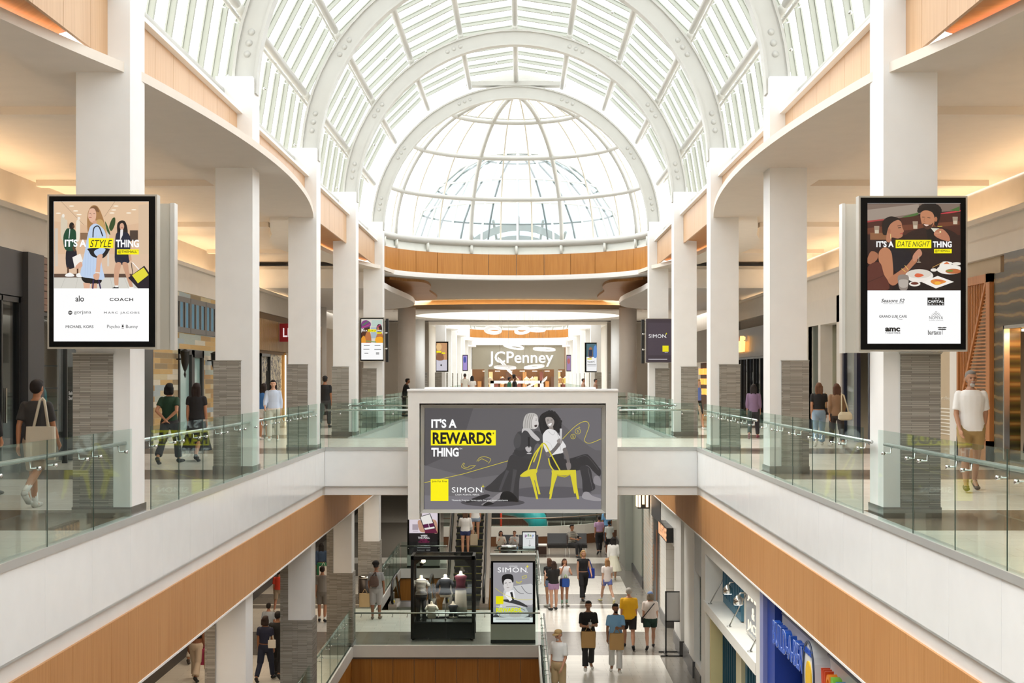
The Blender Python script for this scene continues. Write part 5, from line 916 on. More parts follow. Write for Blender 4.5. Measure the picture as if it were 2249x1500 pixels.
for y, z_ in ((31.6, -2.98), (30.1, -2.98)):
    t2 = thing('spot_lamp', (XF+.44, y, z_), 'chrome spot lamp over the white canopy, %s' % ('farther one' if y > 31 else 'nearer one by the sign'), 'lamp'); mb = MB(); mb.tube([(XF+.44, y, z_+.1), (XF+.2, y, z_+.1), (XF+.15, y, z_+.02)], .02, 6); mb.build('arm', M['chrome'], t2); mb = MB(); mb.lathe(XF+.15, y, [(.03, z_+.06), (.10, z_-.02), (.11, z_-.14)], 12); mb.build('lamp_head', M['chrome'], t2); mb = MB(); mb.lathe(XF+.15, y, [(.09, z_-.15), (.085, z_-.14)], 12); mb.build('bulb', mat('fff2d8', .5, 0, 6), t2)
t = thing('boxed_sign', (XF+.4, 29.3, -3.6), 'backlit grey sign with white letters standing on the canopy shelf', 'sign'); mb = MB(); mb.box(XF+.30, XF+.44, 28.1, 30.0, -3.68, -2.62); mb.build('box', mat('aeb4ba', .4), t); mb = MB()
for tx_, zz in (('JANIE', -2.98), ('&', -3.28), ('JACK', -3.6)): letters3d(mb, tx_, (XF+.285, 29.75 if tx_ != '&' else 29.2, zz), (0, -1.4 if tx_ != '&' else -.3, 0), (0, 0, .24), (.012, 0, 0), .0)
mb.build('letters', mat('fff0d4', .5, 0, 1.0), t); mb = MB()
for k in range(15): [mb.box(XF+.285, XF+.30, 28.14+.125*k, 28.2+.125*k, zq, zq+.05) for zq in (-3.66, -2.70)]
mb.build('white_dots', W_, t)
# bright blue shop
t = lshop(14, 26.3, 'bright blue shopfront with white sign board'); BL_ = mat('1d3f9c', .35); lb(25.95, 26.3, 0, ST, -.03, 1.2).build('pale_blue_edge', mat('8a93c9', .3), t); lb(25.2, 25.95, 0, ST, .05, 1.2).build('blue_return', BL_, t); lb(14, 25, 2.25, ST, .5, 1.2).build('blue_header', mat('3a4fa0', .35), t); lb(14, 25, 0, 2.25, .9, 1.2).build('blue_wall', BL_, t); lb(14, 25, 2.1, 2.25, .35, 1.2).build('slate_trim', mat('6f78ac', .35), t)
t = thing('store_sign', (XF, 21.5, -3), 'white sign board with raised blue letters and round badge on the blue shop', 'sign')
mb = MB(); mb.box(XF+.16, XF+.5, 16, 25.08, -3.12, -2.32); mb.build('sign_board', mat('e2e3e6', .3), t); mb = MB(); mb.box(XF+.13, XF+.16, 16, 25.0, -2.47, -2.44); mb.box(XF+.13, XF+.16, 16, 25.0, -3.03, -3.0); mb.build('board_line', mat('7d8296', .4), t)
mb = MB(); letters3d(mb, 'BUILD-A-BEAR', (XF-.03, 25.0, -2.98), (0, -2.95, 0), (0, 0, .40), (.13, 0, 0), .015); mb.build('raised_letters', mat('2f63cf', .3), t)
mb = MB(); letters3d(mb, 'BUILD-A-BEAR', (XF-.0205, 25.01, -2.99), (0, -2.98, 0), (0, 0, .42), (.006, 0, 0), .028); mb.build('letter_outline', mat('dfe8f7', .4), t)
mb = MB(); n = 28; mb.prism([(XF-.08, 21.55+.42*math.cos(2*PI*k/n), -2.82+.52*math.sin(2*PI*k/n)) for k in range(n)], (.3, 0, 0)); mb.build('badge', mat('dfe3e8', .35), t)
mb = MB(); mb.tube([(XF-.09, 21.55+.40*math.cos(2*PI*k/n), -2.82+.50*math.sin(2*PI*k/n)) for k in range(n)], .02, 6, closed=True); mb.build('badge_rim', mat('3a4660', .4), t)
mb = MB(); mb.prism([(XF-.1, 21.55+.20*math.cos(2*PI*k/n), -2.88+.27*math.sin(2*PI*k/n)) for k in range(n)], (.02, 0, 0)); mb.build('badge_centre', mat('f2c21c', .4), t)
mb = MB(); letters3d(mb, 'BUILD-A-BEAR', (XF-.1, 21.85, -2.52), (0, -.6, 0), (0, 0, .1), (.01, 0, 0), .01); mb.build('badge_lettering', mat('2f63cf', .4), t)
for k, cc in enumerate(('d9532b', 'e98a2a', '7cc142', '3f86b8', 'c9252f', '3a8f4a', 'e98a2a', '2f63cf')): mb = MB(); letters3d(mb, 'WORKSHOP'[k], (XF-.02, 21.0-.33*k, -2.98), (0, -.29, 0), (0, 0, .38), (.13, 0, 0), .02); mb.build('raised_letter', mat(cc, .35), t)
# stand with poster frame at the lower right
t = thing('poster_stand', (4.1, 38.6, ZL), 'black poster stand in front of the white tiled shop', 'stand'); mb = MB(); mb.box(4.0, 4.04, 39.4, 39.45, ZL, ZL+1.75); mb.box(4.0, 4.4, 39.4, 39.45, ZL+1.72, ZL+1.75); mb.box(4.0, 4.4, 39.4, 39.45, ZL+.9, ZL+.93); mb.box(3.85, 4.45, 39.1, 39.15, ZL, ZL+.03); mb.box(3.85, 4.45, 39.7, 39.75, ZL, ZL+.03); mb.box(3.98, 4.04, 39.1, 39.75, ZL, ZL+.04); mb.build('frame', M['black'], t); mb = MB(); mb.box(4.04, 4.4, 39.42, 39.44, ZL+.93, ZL+1.72); mb.build('poster', mat('c9c7c4', .5), t)
# ------------------------------------------------------------------ display case with clothed torsos
YC = 41.45; a, b = PX(902, YC), PX(1043, YC); t = thing('display_case', ((a+b)/2, YC+.5, ZL), 'black framed glass display case with five clothed torsos', 'display case')
zt = ZL+2.46; y1 = YC+1.05
mb = MB(); mb.box(a+.03, b-.03, YC+.03, y1-.03, ZL+.06, ZL+.50); mb.build('base_box', mat('232323', .25), t)
mb = MB()
for x in (a, b-.09):
    for y in (YC, y1-.09): mb.box(x, x+.09, y, y+.09, ZL+.05, zt)
for z_ in (ZL+.5, zt-.10):
    mb.box(a, b, YC, YC+.08, z_, z_+.10 if z_ > ZL+1 else z_+.04); mb.box(a, b, y1-.08, y1, z_, z_+.10 if z_ > ZL+1 else z_+.04); mb.box(a, a+.08, YC, y1, z_, z_+.10 if z_ > ZL+1 else z_+.04); mb.box(b-.08, b, YC, y1, z_, z_+.10 if z_ > ZL+1 else z_+.04)
mb.build('frame', M['black'], t)
mb = MB(); mb.prism([(a+.09, YC+.05, zt-.1), (a+.32, YC+.05, zt-.1), (a+.09, YC+.05, zt-.3)], (0, .02, 0)); mb.prism([(b-.09, YC+.05, zt-.1), (b-.32, YC+.05, zt-.1), (b-.09, YC+.05, zt-.36)], (0, .02, 0)); mb.build('corner_gusset', M['dark'], t)
for nm, q in (('front_glass', (a+.09, b-.09, YC+.02, YC+.03, ZL+.52, zt-.1)), ('back_glass', (a+.09, b-.09, y1-.03, y1-.02, ZL+.52, zt-.1)), ('side_glass', (a+.02, a+.03, YC+.09, y1-.09, ZL+.52, zt-.1)), ('side_glass', (b-.03, b-.02, YC+.09, y1-.09, ZL+.52, zt-.1)), ('top_glass', (a+.08, b-.08, YC+.08, y1-.08, zt-.02, zt-.01))):
    mb = MB(); mb.box(*q); mb.build(nm, glass('case_glass', (.93, .95, .94), .02) if 'cg' not in MATS else MATS['cg'], t); MATS['cg'] = bpy.data.materials['case_glass']
mb = MB(); mb.cyl((a+.32, YC+.3, zt-.1), (a+.32, YC+.3, zt-.2), .05, 10); mb.ball((a+.30, YC+.28, zt-.26), .07); mb.build('spot_housing', M['black'], t); mb = MB(); mb.cyl((a+.36, YC+.2, zt-.14), (a+.36, YC+.21, zt-.19), .06, 10); mb.build('spot_bulb', mat('ffdca0', .5, 0, 8), t)
for x in (a+.06, b-.1): mb = MB(); mb.ball((x, YC+.08, ZL+.05), .05); mb.build('castor', M['black'], t)
area('case_light', ((a+b)/2, YC+.5, zt-.12), (1.5, .6), 30, (1, .94, .86))
st = nodes('striped_jersey', .8); nt = st[1]; x, y, z = coords(nt); fz = mathn(nt, 'GREATER_THAN', mathn(nt, 'FRACT', mathn(nt, 'MULTIPLY', z, 26)), .5); mx = N(nt, 'MixRGB'); nt.links.new(fz, mx.inputs[0]); mx.inputs[1].default_value = (*sr('2a2826'), 1); mx.inputs[2].default_value = (*sr('cfc9bd'), 1); nt.links.new(mx.outputs[0], st[2].inputs['Base Color']); STR = st[0]
def mp(px, py, Y): return PX(px, Y), PZ(py, Y)
for px, pyb, Y, s, kw in ((925, 1312, 42.15, .98, dict(top=STR, pants=mat('1b1a1b', .7), sleeves=.6, l='torso in striped jersey top and dark trousers inside the display case')), (978, 1311, 42.2, 1.0, dict(top=mat('1c1f26', .8), hood=True, sleeves=1, l='torso in black hooded sweatshirt inside the display case')), (1012, 1300, 42.05, .92, dict(top=mat('5c1f30', .7), skirt=mat('d9d2c4', .8), l='torso in burgundy camisole and long white skirt inside the display case')),
        (948, 1358, 41.75, .74, dict(top=mat('e9e2d2', .8), sleeves=.55, l='small torso in cream blouse at the front of the display case')), (995, 1357, 41.75, .72, dict(top=mat('2d2f36', .7), l='small torso in dark camisole at the front of the display case'))):
    x, z_ = mp(px, pyb, Y); l = kw.pop('l'); mannequin(x, Y, z_, s, l, **kw)
# advert kiosk beside the case
YK = 41.05; a, b = PX(1077.5, YK), PX(1176, YK); t = thing('advert_kiosk', ((a+b)/2, YK+.15, ZL), 'freestanding portrait advert kiosk with a man in a denim jacket', 'advert kiosk')
mb = MB(); mb.box(a, b, YK, YK+.34, ZL+.1, ZL+2.52); mb.build('casing', mat('c9c6bb', .4), t); mb = MB(); mb.box(a, b, YK-.005, YK+.34, ZL, ZL+.1); mb.build('plinth', M['black'], t); mb = MB(); mb.box(a-.02, b+.02, YK-.02, YK+.36, ZL+2.52, ZL+2.56); mb.build('top_cap', M['metal'], t); mb = MB(); mb.box(a+.01, b-.01, YK-.012, YK+.01, PZ(1371, YK), PZ(1232, YK)); mb.build('black_bezel', mat('060606', .35, spec=.15), t)
Zk = zmap(680, 1080, 3.571, YK-.014); c = Canvas(Zk, .95); c.clip = (1440, 556, 1750, 1024)
c.rect(1440, 556, 1750, 1024, '98969a'); c.rect(1440, 975, 1750, 1024, 'efefef'); c.poly([(1440, 975), (1500, 930), (1620, 960), (1750, 960), (1750, 985), (1440, 985)], '4b4a4c')
c.poly([(1470, 960), (1510, 850), (1525, 770), (1560, 745), (1600, 740), (1700, 725), (1750, 735), (1750, 880), (1690, 890), (1715, 975), (1560, 985)], 'c9c9c9', True)
for q in ([(1530, 800), (1600, 860), (1660, 880)], [(1600, 745), (1640, 790), (1680, 800)], [(1540, 900), (1620, 900), (1690, 930)], [(1660, 740), (1700, 790), (1745, 800)]): c.line(q, 5, '77777a')
c.poly([(1520, 845), (1620, 850), (1700, 890), (1700, 905), (1610, 880), (1525, 860)], '3a3a3c', True); c.poly([(1548, 780), (1600, 770), (1612, 830), (1570, 860), (1530, 810)], 'efefef'); c.poly([(1572, 790), (1590, 785), (1604, 850), (1590, 850)], '202022')
c.poly([(1518, 715), (1525, 680), (1560, 668), (1592, 690), (1596, 735), (1575, 775), (1548, 785), (1528, 765)], 'd8d4d2', True); c.poly([(1508, 700), (1512, 660), (1545, 645), (1590, 652), (1600, 700), (1590, 712), (1580, 690), (1545, 685), (1525, 700), (1520, 735)], '1b1a1b', True); c.line([(1530, 718), (1546, 714)], 4, '2a2829'); c.line([(1562, 714), (1578, 712)], 4, '2a2829'); c.line([(1545, 752), (1566, 750)], 4, '8c7c7a'); c.line([(1552, 720), (1548, 740)], 3, 'a59d9b')
c.poly([(1560, 965), (1600, 945), (1650, 950), (1655, 975), (1600, 985)], 'c2bcb9', True); c.line([(1455, 755), (1510, 795), (1600, 835), (1680, 848), (1750, 845)], 3, 'd9cf2f'); 
for q in ([(1665, 665), (1700, 655), (1702, 672), (1668, 682), (1665, 665)], [(1622, 700), (1635, 712), (1665, 702), (1650, 718), (1622, 715), (1622, 700)]): c.line(q, 3, 'd9cf2f', False)
c.done('poster_picture', t); c = Canvas(lambda x, y, k: Zk(x, y, k+60), .95); c.text('SIMON', 1475, 594, 1700, 632, 'ffffff', 0, 0, 1.1); c.text('INTRODUCING', 1565, 580, 1630, 588, 'ffffff'); c.rect(1706, 574, 1710, 598, 'f3e600'); c.rect(1698, 584, 1718, 588, 'f3e600'); c.rect(1702, 629, 1712, 632, 'ffffff'); c.rect(1461, 819, 1520, 881, 'e9e000'); c.text('OUR TOP', 1464, 894, 1510, 906, 'ffffff'); c.text('REWARDS.', 1463, 910, 1668, 945, 'f3ee00', .04); c.text('Cash. Points. Perks.', 1463, 951, 1565, 962, 'ffffff')
for y in (991, 996, 1001): c.rect(1460, y, 1725, y+2, '777777')
c.done('lettering', t)
# lit poster kiosk in the background
YQ = 57.4; a, b = PX(894, YQ), PX(966, YQ); t = thing('advert_kiosk', ((a+b)/2, YQ+.2, ZL), 'freestanding lit poster with a hand holding a phone, behind the escalator', 'advert kiosk')
mb = MB(); mb.box(a, b, YQ, YQ+.35, ZL+.06, ZL+2.75); mb.build('casing', mat('cfccc2', .4), t); mb = MB(); mb.box(a, b, YQ-.01, YQ+.36, ZL, ZL+.06); mb.build('plinth', M['black'], t); mb = MB(); mb.box(a+.01, b-.01, YQ-.02, YQ+.01, PZ(1218, YQ), ZL+2.74); mb.build('black_bezel', mat('0e0d0d', .15), t)
Zq = zmap(780, 1060, 5.5545, YQ-.022); c = Canvas(Zq, .85); c.clip = (660, 250, 1006, 872); c.rect(660, 250, 1006, 615, 'e6dbe4'); c.rect(660, 615, 1006, 872, '1f1a1c'); c.poly([(765, 470), (800, 460), (830, 540), (860, 600), (800, 600), (770, 540)], 'c99a7f', True); c.poly([(940, 450), (990, 470), (1006, 560), (1006, 615), (960, 610), (970, 520)], 'c99a7f', True); c.poly([(785, 415), (915, 375), (985, 560), (845, 585)], '2b2b2e'); c.poly([(797, 418), (910, 385), (972, 556), (850, 576)], 'f2efe9'); c.poly([(828, 512), (892, 500), (902, 545), (842, 556)], '5b1d46'); c.poly([(898, 500), (955, 492), (968, 535), (908, 545)], '5b1d46'); c.poly([(850, 575), (980, 560), (1006, 615), (850, 615)], '6b2340'); c.rect(698, 508, 770, 578, 'b0a3ac'); c.rect(704, 588, 768, 593, '9a8f97')
c.text('WISH', 799, 636, 879, 658, 'f4f0f0', .03); c.text('THE MALL', 766, 661, 911, 684, 'f4f0f0', .03); c.text('NEVER', 792, 688, 884, 708, '8e2457', .02); c.text('CLOSED?', 774, 712, 905, 736, '8e2457', .02); c.text('SHOP SIMON', 757, 764, 916, 779, 'e9e4e4', .01); c.rect(757, 790, 916, 797, '8b8688'); c.text('ShopSimon.com', 757, 818, 846, 829, 'e9e4e4'); c.rect(867, 818, 914, 828, '8b8688'); c.done('poster_picture', t)
# ------------------------------------------------------------------ escalators
def escalator(x0, x1, y0, y1, z0, z1, label):
    t = thing('escalator', ((x0+x1)/2, y0, ZL), label, 'escalator'); up = z1 > z0; L = y1-y0; n = int(abs(z1-z0)/.2)
    dark = mat('2a2928', .4); st_ = MB(); flat = .9
    st_.box(x0, x1, y0-.2, y0+flat, z0-.1, z0+.01)
    for k in range(n):
        ya = y0+flat+(L-2*flat)*k/n; yb = y0+flat+(L-2*flat)*(k+1)/n; zz = z0+(z1-z0)*(k+1)/n
        sp = MB(); sp.box(x0, x1, ya, yb, min(zz, z0+(z1-z0)*k/n)-.25, zz if up else z0+(z1-z0)*(k+.0)/n); so = sp.build('step', dark, t)
        ln = MB(); ln.box(x0+.02, x1-.02, ya-.004, ya+.03, (zz if up else z0+(z1-z0)*k/n)-.006, (zz if up else z0+(z1-z0)*k/n)+.006); ln.build('step_edge', mat('8f8738', .6), so)
    st_.build('landing_plate', M['metal'], t)
    for sd, x in ((-1, x0-.12), (1, x1+.12)):
        sl = (z1-z0)/(L-2*flat); pts = [(y0-.45, z0), (y0+flat, z0), (y1-flat, z1), (y1, z1)]
        mb = MB(); mb.prism([(x-.14, y, z_+.12) for y, z_ in pts]+[(x-.14, y, z_-.35) for y, z_ in pts[::-1]], (.28, 0, 0)); mb.build('skirt_panel', mat('a89c90', .35, .5), t)
        mb = MB(); mb.prism([(x-.01, y, z_+.88) for y, z_ in pts]+[(x-.01, y, z_+.12) for y, z_ in pts[::-1]], (.02, 0, 0)); mb.build('balustrade_panel', mat('6f6a63', .15, .6) if False else M['glass'], t)
        q = [(y0-.2, z0+.12), (y0-.5, z0+.2), (y0-.68, z0+.5), (y0-.5, z0+.85), (y0-.2, z0+.93), (y0+flat, z0+.93), (y1-flat, z1+.93), (y1+.2, z1+.93), (y1+.5, z1+.6), (y1+.2, z1+.15)]
        mb = MB(); mb.tube([(x, y, z_) for y, z_ in q], .045, 8); mb.build('handrail', M['black'], t)
        mb = MB(); mb.tube([(x+.0, y, z_-.06) for y, z_ in q[4:8]], .03, 6); mb.build('handrail_guide', M['chrome'], t)
        mb = MB(); mb.box(x-.05, x+.05, y0-.35, y0-.1, z0+.3, z0+.5); mb.build('entry_box', M['metal'], t)
        mb = MB(); mb.box(x-.02*sd-.03, x-.02*sd+.03, y0-.2, y0-.05, z0+.14, z0+.2); mb.build('yellow_brush_end', mat('e3c51d', .5), t)
    return t
escalator(-2.36, -1.36, 47.9, 59.6, ZL, 0, 'escalator going up behind the display case with two girls riding')
escalator(-4.15, -3.15, 47.7, 57.0, ZL, -11.2, 'escalator going down to the lowest level left of the display case')
t = thing('curved_handrail', (.1, 38, -8), 'dark curved rails of the level below at the bottom edge', 'handrail')
for k in range(3): mb = MB(); mb.tube([(-.55+1.05*math.sin(PI/2*i/10), 39.6-.1*k, -8.0-.16*k+.75*math.sin(PI/2*i/10)-(0)) for i in range(11)], .04, 8); mb.build('rail', mat('3b3634', .3), t)
mb = MB(); [mb.box(.1, .5, 39.4, 39.7, -8.3+.25*k, -8.25+.25*k) for k in range(3)]; mb.build('cross_bars', mat('3b3634', .3), t)
# ------------------------------------------------------------------ waiting area
def litter_bin(x, y, z, r, h, label):
    t = thing('litter_bin', (x, y, z), label, 'bin'); mb = MB(); mb.lathe(x, y, [(r*.92, z), (r, z+.03), (r, z+h*.9)], 24); mb.build('drum', mat('3a322d', .35, .3), t); mb = MB(); mb.lathe(x, y, [(r*1.04, z+h*.9), (r*1.06, z+h*.96), (r*.8, z+h), (r*.4, z+h*.97)], 24); mb.build('lid', M['chrome'], t)
litter_bin(-5.22, 48.0, ZL, .24, 1.0, 'brown round litter bin with chrome lid beside the left column'); litter_bin(-.5, 57.8, ZL, .33, .85, 'black round litter bin with light lid behind the advert kiosk')
def bench(x0, n, y, label, seated_back=True):
    t = thing('lounge_bench', (x0+.8*n/2, y, ZL), label, 'bench')
    for k in range(n):
        a = x0+.86*k; mb = MB(); mb.box(a, a+.84, y, y+.62, ZL+.34, ZL+.47); mb.build('seat', mat('1d1a19', .3), t); mb = MB(); mb.prism([(a, y+.55, ZL+.46), (a, y+.68, ZL+.46), (a, y+.76, ZL+.9), (a, y+.68, ZL+.9)], (.84, 0, 0)); mb.build('backrest', mat('1d1a19', .3), t)
        for u in (a+.05, a+.76):
            for v in (y+.04, y+.56): mb = MB(); mb.box(u, u+.03, v, v+.03, ZL, ZL+.34); mb.build('leg', M['chrome'], t)
YBn = 61.0
bench(1.15, 2, YBn, 'black two seat lounge bench with the man in striped shirt'); bench(-.95, 2, YBn-.6, 'black two seat lounge bench with two snacking children')
t = thing('side_table', (.9, YBn+.2, ZL), 'low walnut side table with white top between the black benches', 'table'); mb = MB(); mb.box(.62, 1.1, YBn, YBn+.5, ZL+.06, ZL+.42); mb.build('body', mat('4a3022', .5), t); mb = MB(); mb.box(.6, 1.12, YBn-.02, YBn+.52, ZL+.42, ZL+.47); mb.build('top', mat('efece8', .3), t)
t = thing('sign_stand', (.3, 57.6, ZL), 'white play sign with colourful letters in a black floor stand', 'sign'); Yp = 57.4; mb = MB(); mb.box(PX(1146, Yp), PX(1177, Yp), Yp+.02, Yp+.06, PZ(1206, Yp), PZ(1167, Yp)); mb.box(PX(1144.5, Yp), PX(1147, Yp), Yp, Yp+.05, ZL, PZ(1205, Yp)); mb.box(PX(1175.5, Yp), PX(1178, Yp), Yp, Yp+.05, ZL, PZ(1167, Yp)); mb.box(PX(1145, Yp), PX(1178, Yp), Yp, Yp+.05, PZ(1209, Yp), PZ(1207, Yp)); mb.build('frame', M['black'], t)
Zp = zmap(1060, 1120, 7.143, Yp+.01); c = Canvas(Zp, .9); c.rect(630, 352, 828, 606, 'e3e6e6')
for ch, x0, x1, cc in (('p', 663, 700, '7a3f86'), ('l', 708, 722, '2e7d4c'), ('a', 732, 768, '8a8b2a'), ('y', 772, 808, '5b7fc0')): c.text(ch, x0, 375 if ch in 'l' else 388, x1, 416 if ch in 'la' else 432, cc, .02)
c.rect(678, 446, 796, 452, 'a8a8a8'); c.rect(736, 472, 740, 562, '333333'); c.line([(720, 548), (738, 568), (756, 548)], 5, '333333', False); c.done('sign_face', t)
# curved glass fence of the play area
t = thing('curved_glass_fence', (1, 64, ZL), 'curved glass fence with brown rail around the play area', 'fence'); n = 14; cv = [(-3.5+8.2*i/n, 64.4-.0*i+2.6*max(0, (i/n-.45))**2*4) for i in range(n+1)]
for i in range(n):
    (xa, ya), (xb, yb) = cv[i], cv[i+1]; mb = MB(); mb.prism([(xa+.01, ya, ZL+.9), (xb-.01, yb, ZL+.9), (xb-.01, yb+.012, ZL+.9), (xa+.01, ya+.012, ZL+.9)], (0, 0, .75)); mb.build('glass_panel', M['glass'], t)
mb = MB(); mb.tube([(x, y-.05, ZL+1.28) for x, y in cv], .03, 8); mb.build('rail', mat('8a7b6c', .3, .5), t); mb = MB()
for i in range(n):
    (xa, ya), (xb, yb) = cv[i], cv[i+1]; mb.prism([(xa, ya-.02, ZL+.45), (xb, yb-.02, ZL+.45), (xb, yb+.08, ZL+.45), (xa, ya+.08, ZL+.45)], (0, 0, .45))
mb.build('white_upper_wall', mat('dcd9d0', .4), t); mb = MB()
for i in range(n):
    (xa, ya), (xb, yb) = cv[i], cv[i+1]; mb.prism([(xa, ya, ZL), (xb, yb, ZL), (xb, yb+.08, ZL), (xa, ya+.08, ZL)], (0, 0, .45))
mb.build('wood_lower_wall', mat('6b4427', .4), t)
t = thing('play_slide', (-.6, 66, ZL), 'teal plastic tunnel slide with red frame in the play area', 'slide'); mb = MB(); mb.tube([(-.9, 67, ZL+1.6), (-.3, 66.6, ZL+1.62), (.35, 66.4, ZL+1.45), (.75, 66.2, ZL+1.05), (.85, 66.1, ZL+.5)], [.42, .46, .48, .46, .44], 16); mb.build('tunnel', mat('2fa3a8', .3), t)
mb = MB()
for x in (-1.75, -1.6, -.92): mb.cyl((x, 66, ZL), (x, 66, ZL+2.2), .05, 8)
for z_ in (1.95, 2.15): mb.cyl((-1.9, 66, ZL+z_), (-.7, 66, ZL+z_), .07, 8)
mb.build('red_frame', mat('d2412a', .4), t); mb = MB(); mb.box(-1.5, -.95, 66.3, 66.4, ZL+.8, ZL+1.9); mb.build('dark_net', M['dark'], t)
t = thing('counter_wall', (0, 74, ZL), 'brown wooden bench wall behind the play area', 'counter'); mb = MB(); mb.box(-1.8, 1.2, 73.8, 74.2, ZL, ZL+1.3); mb.build('wood_front', mat('4b3122', .4), t); mb = MB(); mb.box(-1.0, .8, 73.7, 74.2, ZL+1.3, ZL+1.4); mb.build('white_top', M['white'], t)
bench(1.3, 3, 72.6, 'long black bench row at the back of the play area')
# ------------------------------------------------------------------ people
PVM = {}
def remesh(mb, name, m, parent, vox, smooth=3, fac=.5):
    o = mb.build('tmp', M['white']); md = o.modifiers.new('r', 'REMESH'); md.mode = 'VOXEL'; md.voxel_size = vox; md.use_smooth_shade = True
    s = o.modifiers.new('s', 'SMOOTH'); s.factor = fac; s.iterations = smooth
    dg = bpy.context.evaluated_depsgraph_get(); me = bpy.data.meshes.new_from_object(o.evaluated_get(dg)); me.name = name; old = o.data
    bpy.data.objects.remove(o); bpy.data.meshes.remove(old); me.materials.clear(); me.materials.append(m)
    o = bpy.data.objects.new(name, me); COL.objects.link(o); o.parent = parent; return o
def V(*a): return Vector(a)
class Fig:
    """adult figure of height 1.75 units facing -Y, standing at the origin; scaled by k"""
    def __init__(s, h, arms=((8, 6, 12, 0), (8, 6, 12, 0)), legs=((12, 5), (-12, 18)), lean=0, sit=False, build=1.0, turn=0, nod=0):
        s.k = h/1.75; s.b = build; s.sit = sit; R_ = math.radians; s.legs = []; s.arms = []
        s.turn = R_(turn); s.nod = R_(nod)
        for sd, (t, kn) in zip((-1, 1), legs):
            hip = V(sd*.095*build**.5, 0, .92); kd = V(sd*.01, -math.sin(R_(t)), -math.cos(R_(t))); knee = hip+kd*.43; sh = R_(t-kn); ank = knee+V(0, -math.sin(sh), -math.cos(sh))*.42
            toe = ank+V(sd*.02, -.17*math.cos(max(0, -sh)*1.2), -.05-.12*math.sin(max(0, -sh)*1.2)); s.legs.append([hip, knee, ank, toe, sh])
        low = min(min(l[2].z-.08, l[3].z-.035) for l in s.legs); s.dz = -low
        ln = R_(lean); s.up = lambda p: V(p[0], p[1]*math.cos(ln)-(p[2]-.92)*math.sin(ln), .92+(p[2]-.92)*math.cos(ln)+p[1]*math.sin(ln))
        for sd, (pt, ab, fl, inw) in zip((-1, 1), arms):
            sh = s.up((sd*(.168*build**.4), .01, 1.395)); p, a, f, i_ = map(R_, (pt, ab, fl, inw)); el = sh+V(sd*math.sin(a), -math.sin(p)*math.cos(a), -math.cos(p)*math.cos(a))*.29
            wd = V(-sd*math.sin(i_), -math.sin(p+f)*math.cos(i_), -math.cos(p+f)*math.cos(i_)); wr = el+wd*.255; s.arms.append([sh, el, wr, wd])
        s.head = s.up((0, -.015, 1.625))
    def P(s, p): return (p[0]*s.k, p[1]*s.k, (p[2]+s.dz)*s.k)
    def tube(s, mb, pts, rs, n=10): mb.tube([s.P(p) for p in pts], [r*s.k for r in rs], n)
    def ball(s, mb, c, r, n=10): r = r if isinstance(r, tuple) else (r, r, r); mb.ball(s.P(c), tuple(q*s.k for q in r), n)
    def ringz(s, w, d, z, cy=0, n=14): return [s.P(s.up((w*math.cos(2*PI*j/n), cy+d*math.sin(2*PI*j/n), z))) for j in range(n)]
    def torso(s, mb, g, z0=.86, z1=1.47):
        b = s.b; prof = [(.80, .12, .10), (.86, .165, .115), (.93, .172, .122), (1.02, .155, .108), (1.12, .14, .10), (1.22, .155, .108), (1.32, .170, .112), (1.385, .165, .10), (1.43, .125, .082), (1.465, .085, .068), (1.495, .06, .058)]
        rows = [(z, w*b+g, d*b+g) for z, w, d in prof if z0-.001 <= z <= z1+.001]; mb.loft([s.ringz(w, d, z) for z, w, d in rows])
    def hand(s, mb, arm, sd, curl):
        sh, el, wr, wd = arm; side = V(0, 0, 1).cross(wd); 
        if side.length < .1: side = V(1, 0, 0)
        side.normalize(); fw = V(0, -1, 0) if abs(wd.y) < .6 else V(0, 0, 1)
        across = wd.cross(V(sd, 0, 0)); across = V(0, -1, 0) if across.length < .1 else across.normalized()
        palm = wr+wd*.055; s.tube(mb, [wr, palm, wr+wd*.09], [.026, .030, .028], 8)
        for q in (-.018, .018): s.ball(mb, wr+wd*.075+across*q, .02, 8)
        cd = V(-sd, 0, 0)
        for j, (o_, L) in enumerate(((-.030, .066), (-.011, .078), (.010, .074), (.029, .056))):
            a = wr+wd*.088+across*o_; c1 = (wd*math.cos(curl)+cd*math.sin(curl)).normalized(); c2 = (wd*math.cos(curl*2.1)+cd*math.sin(curl*2.1)).normalized(); m_ = a+c1*L*.55; s.tube(mb, [a, m_, m_+c2*L*.5], [.0105, .0098, .0082], 6)
        a = wr+wd*.035+across*(-.026); d1 = (wd*.75-across*.6+cd*.35).normalized(); s.tube(mb, [a, a+d1*.04, a+(d1*.5+wd*.5).normalized()*.072], [.013, .012, .009], 6)
    def body(s):
        mb = MB(); b = s.b; s.torso(mb, 0, .86, 1.50)
        for hip, knee, ank, toe, sh in s.legs:
            s.ball(mb, hip, .09*b); m_ = (hip+knee)/2; s.tube(mb, [hip, m_, knee], [.092*b, .075*b, .056]); s.ball(mb, knee, .056); c_ = knee*.62+ank*.38+V(0, .012, 0); s.tube(mb, [knee, c_, ank], [.054, .056*b**.5, .036])
            s.ball(mb, ank, .038); s.tube(mb, [ank+V(0, .035, -.045), ank+V(0, -.05, -.045), toe], [.034, .036, .026], 8); s.ball(mb, toe, (.036, .04, .022))
        for sd, arm in zip((-1, 1), s.arms):
            sh, el, wr, wd = arm; s.ball(mb, sh, .051*b**.5); s.tube(mb, [sh, (sh+el)/2, el], [.05*b**.5, .046*b**.5, .036]); s.ball(mb, el, .037); s.tube(mb, [el, el*.65+wr*.35, wr], [.036, .037, .024]); s.ball(mb, wr, .025); s.hand(mb, arm, sd, .35)
        s.tube(mb, [s.up((0, .01, 1.42)), s.up((0, -.005, 1.56))], [.056, .05])
